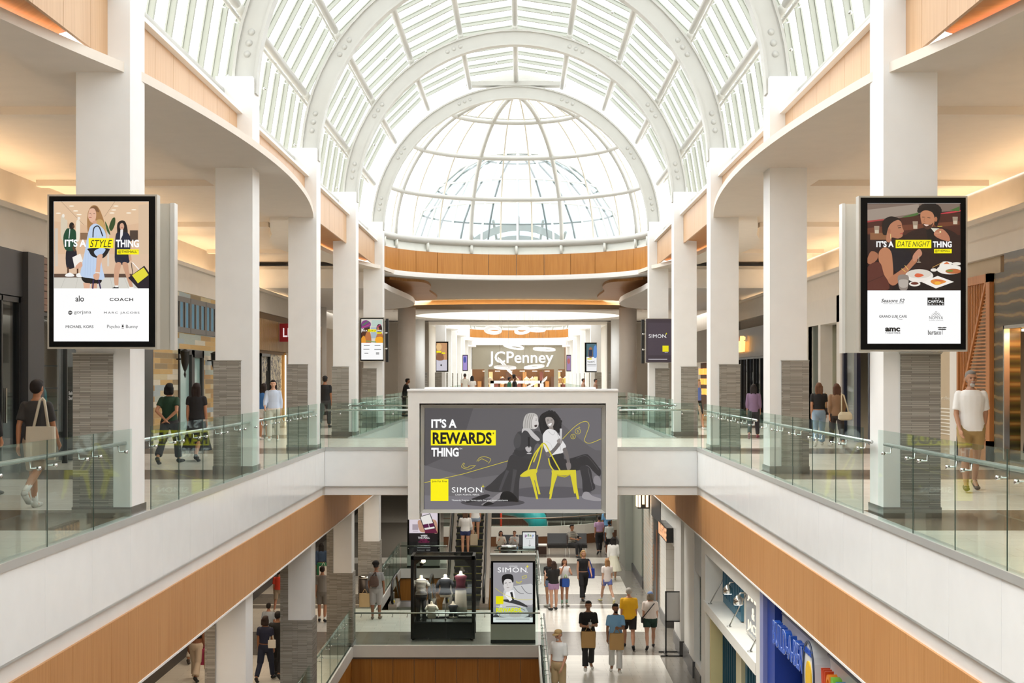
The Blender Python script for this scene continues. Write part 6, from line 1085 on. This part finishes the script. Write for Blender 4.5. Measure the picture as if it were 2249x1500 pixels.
        H = s.head; cs, sn = math.cos(s.turn), math.sin(s.turn); s.hp = lambda x, y, z: H+V(x*cs+y*sn, -x*sn+y*cs, z)+V(0, -math.sin(s.nod)*z, math.sin(s.nod)*y)
        s.ball(mb, s.hp(0, .015, .028), (.079, .096, .096), 14); s.ball(mb, s.hp(0, -.022, -.035), (.058, .068, .075), 12); s.ball(mb, s.hp(0, -.055, -.085), (.03, .026, .022)); s.ball(mb, s.hp(0, -.095, -.012), (.011, .016, .022), 8); s.ball(mb, s.hp(0, -.072, .035), (.05, .02, .012), 8); s.ball(mb, s.hp(0, -.082, -.055), (.024, .012, .012), 8)
        for q in (-1, 1): s.ball(mb, s.hp(q*.078, .01, -.005), (.012, .022, .032), 8); s.ball(mb, s.hp(q*.04, -.06, -.025), (.02, .02, .022), 8)
        return mb
    def shirt(s, g=.014, sleeve=.55, z0=.93, neck=1.47):
        mb = MB(); s.torso(mb, g, z0, neck)
        for sh, el, wr, wd in s.arms:
            s.ball(mb, sh, .054*s.b**.5+g*.5); e = sh+(el-sh)*min(1, sleeve*1.0) if sleeve <= 1 else el; s.tube(mb, [sh, e], [.054*s.b**.5+g*.6, .048*s.b**.5+g*.9])
            if sleeve > 1: s.ball(mb, el, .045+g); s.tube(mb, [el, el+(wr-el)*(sleeve-1)], [.045+g, .034+g])
        return mb
    def trousers(s, g=.014, length=2.0, flare=0, zw=1.0):
        mb = MB(); b = s.b; mb.loft([s.ringz(w*b+g, d*b+g, z) for z, w, d in ((.80, .09, .08), (.84, .14, .105), (.88, .168, .118), (.94, .173, .123), (zw, .158, .11))])
        for hip, knee, ank, toe, sh in s.legs:
            s.ball(mb, hip, .092*b+g); e = hip+(knee-hip)*min(1, length); s.tube(mb, [hip, e], [.095*b+g, (.075+.02*(1-min(1, length)))*b+g])
            if length > 1: s.ball(mb, knee, .062+g); e = knee+(ank-knee)*(length-1); s.tube(mb, [knee, (knee+e)/2, e], [.060+g, .058+g+flare*.4, .05+g+flare])
        return mb
    def skirt(s, z1=1.02, z0=.5, flare=.1):
        mb = MB(); yk = (s.legs[0][1].y+s.legs[1][1].y)/2; mb.loft([s.ringz(.158*s.b+.012, .11*s.b+.012, z1), s.ringz(.185*s.b, .14*s.b, .9)]+[[s.P(((.185+flare*t)*math.cos(2*PI*j/16-0), yk*t+(.15+flare*t)*math.sin(2*PI*j/16), .9+(z0-.9)*t)) for j in range(14)] if False else [s.P(((.185*s.b+flare*t)*math.cos(2*PI*j/14), yk*t*.5+(.15+flare*t)*math.sin(2*PI*j/14), .9+(z0-.9)*t)) for j in range(14)] for t in (.5, 1)]); return mb
    def hair(s, style):
        mb = MB(); hp = s.hp
        if style != 'bald': s.ball(mb, hp(0, .03, .045), (.085, .098, .085), 14)
        if style == 'short': s.ball(mb, hp(0, .05, .01), (.083, .075, .08), 12); s.ball(mb, hp(0, -.02, .09), (.07, .075, .04), 12)
        if style == 'grey': s.ball(mb, hp(0, .04, .01), (.084, .08, .08), 12); s.ball(mb, hp(0, -.01, .088), (.066, .07, .035), 12)
        if style in ('bob', 'long', 'longer', 'pony'):
            s.ball(mb, hp(0, -.01, .085), (.07, .075, .045), 12); L = {'bob': .13, 'long': .30, 'longer': .40, 'pony': .12}[style]
            for q in (-1, 0, 1): mb.tube([s.P(hp(q*.055, .045, .03)), s.P(hp(q*.06, .06, -.09)), s.P(hp(q*.05, .075, -L+.02*abs(q)))], [.055*s.k, .055*s.k, (.03 if L > .2 else .05)*s.k], 8)
        if style == 'pony': mb.tube([s.P(hp(0, .10, .06)), s.P(hp(0, .15, .0)), s.P(hp(0, .13, -.15))], [.03*s.k, .04*s.k, .02*s.k], 8)
        if style == 'puff': s.ball(mb, hp(0, .05, .14), (.11, .10, .075), 12); s.ball(mb, hp(-.06, .05, .12), .06); s.ball(mb, hp(.07, .05, .12), .06)
        return mb
def person(label, x, y, z, h, face, skin='c68f6d', hair=('short', '1c1512'), top=None, bottom=None, shoes='e9e6df', extra=None, socks=None, group=None, pose=None, beard=None, cap=None, **kw):
    """face: 0 = towards the viewer, 180 = away. top = (kind, colour, sleeve, hem z); bottom = (kind, colour, length, flare)"""
    t = thing('person', (x, y, z), label, 'person', group); t.rotation_euler = (0, 0, math.radians(face)); t['_r'] = 1
    f = Fig(h, **kw); vx = .0105 if y < 45 else .013
    remesh(f.body(), 'body', mat(skin, .5), t, vx, 2)
    def cloth(mb, name, c, v=.015): return remesh(mb, name, c if not isinstance(c, str) else mat(c, .8), t, v, 3)
    if bottom:
        k, c, *r = bottom
        if k == 'trousers': cloth(f.trousers(.014, *r), 'trousers' if r[0] > 1.3 else 'shorts', c)
        else: cloth(f.skirt(*r), 'skirt', c)
    if top: k, c, sl, z0 = top; cloth(f.shirt(.02 if k != 'tank' else .012, sl, z0), k, c)
    if hair[0] != 'bald' or True: cloth(f.hair(hair[0]), 'hair', hair[1], .014)
    if beard: mb = MB(); f.ball(mb, f.hp(0, -.062, -.085), (.04, .036, .034)); f.ball(mb, f.hp(0, -.088, -.045), (.028, .012, .008)); mb.build('beard', mat(beard, .9), t)
    if abs(((face+180) % 360)-180) < 110:
        for q in (-1, 1): mb = MB(); f.ball(mb, f.hp(q*.032, -.083, .012), (.011, .007, .007), 8); mb.build('eye', mat('2a1d18', .3), t)
        mb = MB(); f.ball(mb, f.hp(0, -.095, -.056), (.022, .006, .006), 8); mb.build('mouth', mat('8e4a42', .5), t)
    if cap: 
        mb = MB(); f.ball(mb, f.hp(0, .015, .07), (.09, .105, .07), 14); mb.loft([[f.P(f.hp(.075*math.cos(2*PI*j/12), -.10+.07*math.sin(2*PI*j/12)*1.0, .055+dz)) for j in range(12)] for dz in (0, .012)]); mb.build('cap', mat(cap, .8), t)
    for hip, knee, ank, toe, sh in f.legs:
        if socks: mb = MB(); d = (knee-ank).normalized(); f.tube(mb, [ank-d*.02, ank+d*.13], [.041, .045]); mb.build('sock', mat(socks, .8), t)
        mb = MB(); f.ball(mb, ank+V(0, .02, -.035), (.048, .055, .045)); f.tube(mb, [ank+V(0, .02, -.048), toe+V(0, .02, .0)], [.044, .038], 10); f.ball(mb, toe+V(0, -.005, 0), (.045, .06, .03)); mb.build('shoe', mat(shoes, .6), t)
    if extra: extra(f, t)
    t['_w'] = 0; del t['_w']; del t['_r']
    fx = Matrix.Translation(Vector((x, y, z))) @ Matrix.Rotation(math.radians(face), 4, 'Z')
    f.world = lambda p: fx @ Vector(f.P(p))
    return f
def bag(kind, c, f, at, label, w=.3, h=.35, d=.12, strap=None, strapc=None, tilt=0, roundish=False):
    p = f.world(at); t = thing(kind, p, label, 'bag'); mb = MB()
    n = 16; ring = lambda sc, z: [(p.x+w/2*sc*(abs(math.cos(a))**.5)*(1 if math.cos(a) > 0 else -1), p.y+d/2*sc*(abs(math.sin(a))**.5)*(1 if math.sin(a) > 0 else -1), z) for a in (2*PI*j/n+.01 for j in range(n))]
    mb.loft([ring(.96 if not roundish else .6, p.z-h), ring(1, p.z-h*.85), ring(1, p.z-h*.35), ring(.96 if not roundish else .7, p.z)], smooth=False); mb.build('body', mat(c, .75), t)
    mb = MB(); top = p+Vector((0, 0, .14)) if strap is None else f.world(strap)
    mb.tube([(p.x-w*.25, p.y, p.z-.02), ((p.x-w*.25)*.3+top.x*.7, top.y*.7+p.y*.3, top.z-.03), tuple(top), ((p.x+w*.25)*.3+top.x*.7, top.y*.7+p.y*.3, top.z-.03), (p.x+w*.25, p.y, p.z-.02)], .010 if strap is None else .018, 6); mb.build('handle' if strap is None else 'strap', mat(strapc or c, .7), t)
WALK = ((22, 8), (-16, 22)); WALK2 = ((-16, 22), (22, 8)); STAND = ((2, 2), (-2, 3)); HANG = ((6, 5, 12, 0), (-6, 5, 12, 0))
# upper floor, left
f = person('person in dark grey tee and beige shorts walking away at far left', -6.23, 18.3, 0, 1.66, 172, 'bd8460', ('short', '241a16'), ('tee', '3d3a39', .75, .93), ('trousers', 'b9a893', .95), 'c9c6bf', socks='efeeea', legs=((-24, 30), (12, 4)), arms=((14, 8, 20, 0), (-18, 8, 14, 0)))
bag('tote_bag', 'ddd3bd', f, (-.16, .20, 1.12), 'cream canvas tote bag on the shoulder of the person in grey tee', .38, .42, .12, (-.13, .09, 1.50))
person('person in black standing cut by the left frame edge', -7.6, 20.2, 0, 1.62, 160, 'a87454', ('long', '17120f'), ('jacket', '151416', 1.9, .85), ('trousers', '191a1e', 1.95), '1c1c1c', legs=STAND, arms=HANG)
person('person in green patterned top and dark trousers strolling, hands behind back', -6.82, 27.6, 0, 1.58, 170, 'c08a68', ('bob', '17110f'), ('top', '20402c', .6, .93), ('trousers', '2c2c2f', 1.9, .02), '222222', legs=WALK, arms=((-30, 12, 20, 48), (-30, 12, 20, 48)))
f = person('person with long hair in black top and long black skirt on the left', -6.52, 28.6, 0, 1.58, 176, 'b9805e', ('long', '2a1a14'), ('top', '1e1b1c', .5, .93), ('skirt', '242124', 1.02, .25, .16), '1b1a1a', legs=WALK2, arms=HANG)
person('person in open pale blue shirt over cream outfit facing the viewer', -6.48, 37.2, 0, 1.62, 8, 'd6a88c', ('long', '241813'), ('shirt', 'c9d6ea', 1.7, .9), ('trousers', 'ded5c8', 1.9, .01), 'f0eee8', legs=WALK, arms=((20, 10, 30, 0), (-10, 8, 14, 0)))
person('person in bright blue top half hidden by the third left column', -6.9, 38.2, 0, 1.5, 160, 'c08a68', ('long', '2a1c15'), ('top', '3f74b5', .6, .93), ('trousers', 'e5e2de', .6), 'e9e6df', legs=STAND, arms=HANG)
person('person in black tee and black cap seen from behind beyond the third left column', -6.42, 46.6, 0, 1.72, 178, 'a8714f', ('short', '17120f'), ('tee', '1b1a1b', .7, .9), ('trousers', '3c3a3a', 1.9), '2a2a2a', cap='1b1b1d', legs=WALK, arms=HANG)
person('person in black tee leaning by the rail left of the big billboard', -4.98, 60.5, 0, 1.62, 100, '9c6848', ('short', '17120f'), ('tee', '19191b', .7, .9), ('trousers', '33302f', 1.9), '2a2a2a', lean=14, legs=STAND, arms=((35, 5, 30, 0), (35, 5, 30, 0)))
person('person in cream tee with cropped hair on the far walkway', PX(1021, 84), 84, 0, 1.85, 190, 'b98262', ('short', '3a2c24'), ('tee', 'e0d8c8', .7, .9), ('trousers', '55504a', 1.9), legs=STAND, arms=HANG)
person('person with long black hair beside the cream tee, far walkway', PX(1037, 82), 82, 0, 1.72, 170, 'b98262', ('longer', '120e0d'), ('top', 'd8cfc4', .7, .9), ('trousers', '2d2b2b', 1.9), legs=STAND, arms=HANG)
person('person in green shirt hurrying past on the far walkway', PX(1119, 76), 76, 0, 1.68, 90, '7d5038', ('short', '120e0d'), ('shirt', '2f6b4f', .8, .9), ('trousers', '2d2b2b', 1.9), legs=WALK, arms=HANG)
person('person in black with full dark hair on the far walkway', PX(1130, 74), 74, 0, 1.74, 90, '7d5038', ('puff', '120e0d'), ('shirt', '201a1a', .8, .9), ('trousers', '2d2b2b', 1.9), legs=WALK, arms=HANG)
person('person in rust top at the far right before the round columns', PX(1281, 80), 80, 0, 1.6, 90, 'b07a5c', ('short', '3a251c'), ('shirt', 'b58e78', .8, .9), ('trousers', '4a4340', 1.9), legs=WALK, arms=HANG)
person('person in brown top farthest right of the far walkway', PX(1308, 78), 78, 0, 1.58, 80, 'a8745a', ('short', '2a1a14'), ('shirt', '9a7763', .8, .9), ('trousers', '4a4340', 1.9), legs=WALK, arms=HANG)
# upper floor, right
person('grey-bearded person in white shirt and khaki shorts walking on the right', 6.68, 21.1, 0, 1.78, -8, 'b98a6c', ('grey', '8a857f'), ('shirt', 'f1f0ee', .8, .86), ('trousers', 'a88d5c', .75), '5a4331', beard='b5b0aa', legs=((16, 4), (-16, 14)), arms=((8, 9, 22, 8), (-12, 10, 16, 10)), build=1.06, turn=-8)
f = person('person in black tee and light jeans with long wavy hair walking away', 7.25, 34.6, 0, 1.56, 172, 'c79272', ('longer', '6d4b35'), ('tee', '1d1b1c', .6, .96), ('trousers', '8fa7bd', 1.95, .02), 'e5e2dc', legs=WALK, arms=HANG)
bag('shoulder_bag', '2a2220', f, (-.24, 0, 1.05), 'small dark shoulder bag of the person in black tee', .2, .16, .07, (-.16, .02, 1.46), 'd8b98a')
f = person('person in tan jacket with long brown hair beside the light jeans', 7.55, 34.0, 0, 1.54, 178, 'c08a68', ('longer', '5b3b2a'), ('jacket', '957559', 1.6, .86), ('trousers', '3c3330', 1.9), 'd8d2c8', legs=WALK2, arms=HANG)
bag('shoulder_bag', 'e6dcc0', f, (-.2, .16, .98), 'cream slouchy shoulder bag hanging from the tan jacket', .34, .2, .12, (-.12, .06, 1.46), 'e6dcc0', roundish=True)
person('person in purple patterned blouse walking between right columns', 6.35, 38.8, 0, 1.5, 165, 'b07c60', ('long', '1f1613'), ('blouse', '7d6580', 1.5, .85), ('trousers', '2b2a2e', 1.9), '8a4a5a', legs=WALK, arms=HANG)
person('blond person in blue camisole and black skirt, far right aisle', 5.62, 45.2, 0, 1.62, 60, 'd0a081', ('pony', 'a8854f'), ('tank', '6f86cf', .0, .96), ('skirt', '1b1a1c', 1.02, .55, .03), 'e5e2dc', legs=WALK, arms=HANG)
# lower floor
def L(px, fy): yy = (CZ-ZL)*F/(fy-VY); return PX(px, yy), yy, ZL
f = person('person in grey outfit with black hair up and brown backpack', *L(826, 1360), 1.76, 176, '8a5a40', ('puff', '15100e'), ('tee', '8a8987', .7, .9), ('trousers', '9b9996', 1.15, .02), '6f5f50', legs=STAND, arms=((4, 12, 10, 0), (4, 12, 30, 0)), build=1.12)
bag('backpack', '5b463c', f, (.03, .2, 1.36), 'brown leather backpack on the person in grey', .3, .34, .14, (.0, .1, 1.48), '4a382f', roundish=True); bag('paper_bag', 'c9ac7c', f, (.36, .0, .78), 'kraft paper bag held by the person in grey beside the litter bin', .36, .42, .14)
def shirtm(): return mat('e9e8e6', .8)
f = person('person in white sweater and navy shorts riding the up escalator', PX(1022, 50.9), 50.9, -4.72, 1.62, 180, 'c58f70', ('long', '5b3e2a'), ('sweater', 'dcd8d2', 1.7, .92), ('trousers', '2c3660', .35), 'f1f0ee', legs=STAND, arms=((10, 10, 25, 0), (25, 10, 60, 0)), build=1.05)
bag('tote_bag', 'b8a58a', f, (-.33, 0, .82), 'beige bag held by the person in navy shorts on the escalator', .28, .4, .1)
person('person in white top and denim shorts higher on the up escalator', PX(1044, 51.6), 51.6, -4.32, 1.62, 178, 'c58f70', ('long', '6b4a30'), ('top', 'e4e1dc', .7, .92), ('trousers', '8a97a8', .3), 'e3e0d8', legs=STAND, arms=HANG)
SITL = ((86, 84), (84, 80)); ARMS_SNACK = ((35, 8, 95, 10), (40, 6, 80, 15))
def sit(label, px, y, hseat, h, *a, **k):
    return person(label, PX(px, y), y, ZL, h, *a, legs=SITL, sit=True, **k)
sit('child in cream sweatshirt snacking on the left black bench', 1100, 60.15, .45, 1.5, 10, 'b98468', ('long', '2a1a14'), ('sweatshirt', 'cfc6b8', 1.8, .9), ('trousers', '2a2626', .6), 'c9a58a', arms=ARMS_SNACK)
sit('child in grey hoodie and denim shorts snacking on the left black bench', 1130, 60.15, .45, 1.5, -12, 'b98468', ('short', '5b3e2a'), ('hoodie', 'bdbab6', 1.8, .9), ('trousers', '6e88a8', .8), 'c9a58a', arms=ARMS_SNACK)
f = sit('person in striped tee reading a phone on the black bench', 1256, 60.75, .45, 1.76, 40, 'a87454', ('short', '17110f'), ('tee', STR, .8, .92), ('trousers', '2b2a2c', 1.9), '3b3a3c', arms=((38, 6, 50, 15), (40, 6, 55, 20)))
t = thing('phone', f.world(f.arms[0][2]+V(.05, -.08, .08)), 'dark phone in the hands of the person in striped tee', 'phone'); q = t.location; mb = MB(); mb.box(q.x-.04, q.x+.04, q.y-.005, q.y+.005, q.z-.08, q.z+.08); mb.build('phone_body', M['black'], t)
f = person('person in lilac top and black trousers walking away past the play area', PX(1316, 61.8), 61.8, ZL, 1.66, 185, 'b58062', ('short', '1a1310'), ('tee', 'b795b8', .6, .94), ('trousers', '19181b', 1.9), '2a2a2a', legs=WALK, arms=HANG)
person('child in white tee and black shorts beside the lilac top', PX(1338, 61.2), 61.2, ZL, 1.5, 185, '8a5a40', ('short', '15100e'), ('tee', 'c9cdc9', .8, .85), ('trousers', '1d1c1f', .9), '9a8a7c', legs=WALK2, arms=HANG)
person('person in blue shirt farthest along the lower walkway', PX(1333, 64.5), 64.5, ZL, 1.8, 185, '9a6a4c', ('short', '15100e'), ('shirt', '5f93bd', .8, .88), ('trousers', '2b2f3a', 1.9), '3a3a3a', legs=WALK, arms=HANG)
person('person in white blouse and long cream skirt walking away', *L(1347, 1277), 1.68, 182, 'c99a7c', ('long', '1d1512'), ('blouse', 'efece6', 1.6, .98), ('skirt', 'e8e3cd', 1.04, .42, .16), 'd8d4cc', legs=WALK, arms=HANG)
person('child in pale tee and blue shorts striding to the right', *L(1333, 1324), 1.55, 200, 'd9a98c', ('long', 'a5794f'), ('tee', 'efe3dc', .7, .82), ('trousers', '6f7cc0', .5), 'd8cf9a', socks='f4f2ee', legs=((-24, 18), (26, 6)), arms=HANG)
f = person('blond person in black sleeveless outfit with blue bag', *L(1281, 1316), 1.74, 12, 'c9977a', ('pony', 'b08d5c'), ('tank', '171618', .0, .94), ('trousers', '19181a', 1.95, .04), '1a1919', legs=((24, 6), (-20, 26)), arms=((4, 8, 10, 0), (4, 14, 40, 0)))
bag('shoulder_bag', '1f3fa8', f, (.27, .05, 1.1), 'royal blue bag carried by the person in black sleeveless outfit', .3, .34, .1, (.18, 0, 1.42), '1f3fa8')
person('person in black tee and pink shorts chatting beside the glass rail', *L(1216, 1340), 1.6, 205, 'd3a084', ('long', '3a251c'), ('tee', '201d1e', .75, .93), ('trousers', 'b48fb5', .45), '2c2a2b', legs=STAND, arms=((25, 8, 95, 10), (30, 8, 95, 10)), build=1.12)
person('brown haired person in black hidden behind the pink shorts', *L(1206, 1332), 1.6, 210, 'c89474', ('long', '5b3a28'), ('tee', '1c1a1b', .75, .93), ('trousers', '6a7ea0', .5), 'e2e0da', legs=STAND, arms=HANG)
f = person('person in white tank and navy shorts eating a snack', *L(1240, 1330), 1.56, 15, 'c08a6a', ('longer', '4a2f22'), ('tank', 'eeeeee', .0, .94), ('trousers', '1d2247', .5), 'dedfd6', socks='8fb09a', legs=STAND, arms=((50, 10, 110, 15), (35, 12, 70, 20)))
bag('gift_bag', '2d57ad', f, (-.02, -.2, 1.02), 'blue printed gift bag in front of the white tank', .24, .28, .08, None, '9acb3c')
person('person in golden yellow tee and black shorts walking away', *L(1381, 1425), 1.74, 178, 'c79070', ('grey', 'b9b2a8'), ('tee', 'f0b417', .85, .86), ('trousers', '1d1a19', .85), '1c1b1b', legs=WALK2, arms=HANG, build=1.22)
f = person('person in blush tee and dark green shorts with blue cap', *L(1428, 1425), 1.62, 178, 'cf9c80', ('bob', '8a7a66'), ('tee', 'eadcd2', .75, .9), ('trousers', '1d3a31', .6), '2a2424', cap='6f86b0', legs=WALK, arms=HANG, build=1.18)
t = thing('crossbody_strap_bag', f.world((.2, -.1, .95)), 'thin black crossbody bag strap over the blush tee', 'bag'); mb = MB(); mb.tube([tuple(f.world(p)) for p in ((-.12, .15, 1.42), (.02, .175, 1.25), (.16, .165, 1.08), (.24, .06, .95))], .014, 6); mb.build('strap', M['black'], t); mb = MB(); q = f.world((.25, -.02, .92)); mb.box(q.x-.03, q.x+.03, q.y-.1, q.y+.08, q.z-.1, q.z+.06); mb.build('pouch', M['black'], t)
CUP = ((18, 6, 78, 28), (22, 6, 82, 28))
def cup(f, lab):
    q = f.world((f.arms[0][2]+f.arms[1][2])/2+V(0, -.09, .03)); t = thing('drink_cup', q, lab, 'cup'); mb = MB(); mb.lathe(q.x, q.y, [(.03, q.z-.08), (.042, q.z+.07)], 12); mb.build('cup', mat('d9d6d2', .3), t); mb = MB(); mb.cyl((q.x, q.y, q.z+.07), (q.x+.02, q.y, q.z+.15), .005, 6); mb.build('straw', mat('f2f2f2', .4), t)
f = person('person in black polo and black trousers walking with kraft bag', *L(1292, 1472), 1.80, 4, 'b07c5c', ('short', '1a1412'), ('polo', '1e1c1d', .8, .92), ('trousers', '242223', 1.95, .02), 'ebe8e0', legs=((18, 3), (-12, 14)), arms=CUP, turn=15)
cup(f, 'plastic drink cup held by the person in black polo'); bag('paper_bag', 'c29a62', f, (-.02, -.2, 1.0), 'kraft paper bag hanging in front of the black polo', .38, .42, .14)
f = person('person in sky blue jersey and white trousers walking with kraft bag', *L(1352, 1477), 1.77, -4, '9a6848', ('short', '15100e'), ('jersey', '86b7de', .75, .92), ('trousers', 'd9d7d3', 1.95, .02), 'e6e3db', beard='1f1814', legs=((-12, 14), (18, 3)), arms=((4, 8, 14, 0), (22, 6, 80, 26)), turn=-18)
bag('paper_bag', 'c29a62', f, (.03, -.2, 1.02), 'kraft paper bag hanging in front of the sky blue jersey', .38, .42, .14)
person('older person in striped white shirt, khaki trousers and tan cap at the rail', PX(1227, 33.4), 33.4, ZL, 1.73, -35, 'c08c6e', ('grey', 'a39d95'), ('shirt', 'e9e9e6', .85, .95), ('trousers', 'b79c74', 1.95), '6b5a45', beard='c4bfb8', cap='b89a68', legs=STAND, arms=((-5, 8, 15, 0), (6, 8, 30, 0)), nod=18)
# lower left aisle
f = person('person in black top and wide pale trousers in the lower left aisle', *L(430, 1494), 1.68, 176, '8a5a40', ('long', '15100e'), ('top', '1b1819', .3, 1.05), ('trousers', 'c9b8a4', 1.95, .04), '1c1a1a', legs=WALK2, arms=HANG)
bag('shopping_bag', 'a9305a', f, (-.27, .0, .84), 'magenta shopping bag beside the wide pale trousers', .3, .4, .12); bag('shopping_bag', 'a5834c', f, (-.4, .05, .8), 'tan shopping bag beside the wide pale trousers', .3, .46, .14)
person('person in pale trousers cut off behind the fascia, lower left aisle', -8.75, L(377, 1455)[1], ZL, 1.7, 176, '9a6848', ('short', '15100e'), ('top', '55504c', .6, .95), ('trousers', 'd5cbbd', 1.9, .02), '3a332e', legs=WALK, arms=HANG)
f = person('person in navy outfit with white shoulder bag, lower left aisle', *L(583, 1496), 1.66, 168, '9a6848', ('bob', '2a1a14'), ('tee', '20243c', .6, .94), ('trousers', '1b2238', 1.95), '202020', legs=WALK, arms=HANG)
bag('shoulder_bag', 'e5dfd2', f, (-.2, .05, 1.12), 'white shoulder bag of the person in navy', .2, .2, .09, (-.14, 0, 1.44), 'e5dfd2')
person('child in grey tee between two adults in the lower left aisle', *L(590, 1436), 1.42, 176, 'a8745a', ('short', '1a1310'), ('tee', '9aa3ad', .7, .9), ('trousers', '2b3350', .9), 'e2e0da', legs=WALK, arms=HANG)
person('person in black tee and trousers by the stone clad column, lower left', *L(610, 1488), 1.70, 178, '9a6848', ('short', '15100e'), ('tee', '1a191b', .8, .9), ('trousers', '201f22', 1.95), '1a1a1a', legs=WALK2, arms=HANG, build=1.08)
person('child in red tee in the lower left aisle', *L(612, 1345), 1.4, 178, 'a8745a', ('short', '15100e'), ('tee', 'd8452e', .8, .9), ('trousers', '9a8a78', .9), 'b9b0a4', legs=WALK, arms=HANG)
f = person('person in denim jacket seen between the lower left columns', *L(706, 1292), 1.62, 182, '7d5038', ('longer', '15100e'), ('jacket', '2f4460', 1.8, .95), ('trousers', '2d7350', 1.0), '2b2b2b', legs=STAND, arms=HANG)
bag('shopping_bag', 'e0dcd4', f, (-.1, .22, .86), 'white shopping bag with red print held by the denim jacket', .32, .42, .12)
person('person in grey shorts and white socks between the lower left columns', *L(708, 1366), 1.72, 178, 'b98262', ('short', '2a1c15'), ('tee', '8d857c', .8, .9), ('trousers', '7c746c', .9), '17171a', socks='efeeea', legs=((-6, 6), (4, 4)), arms=HANG)
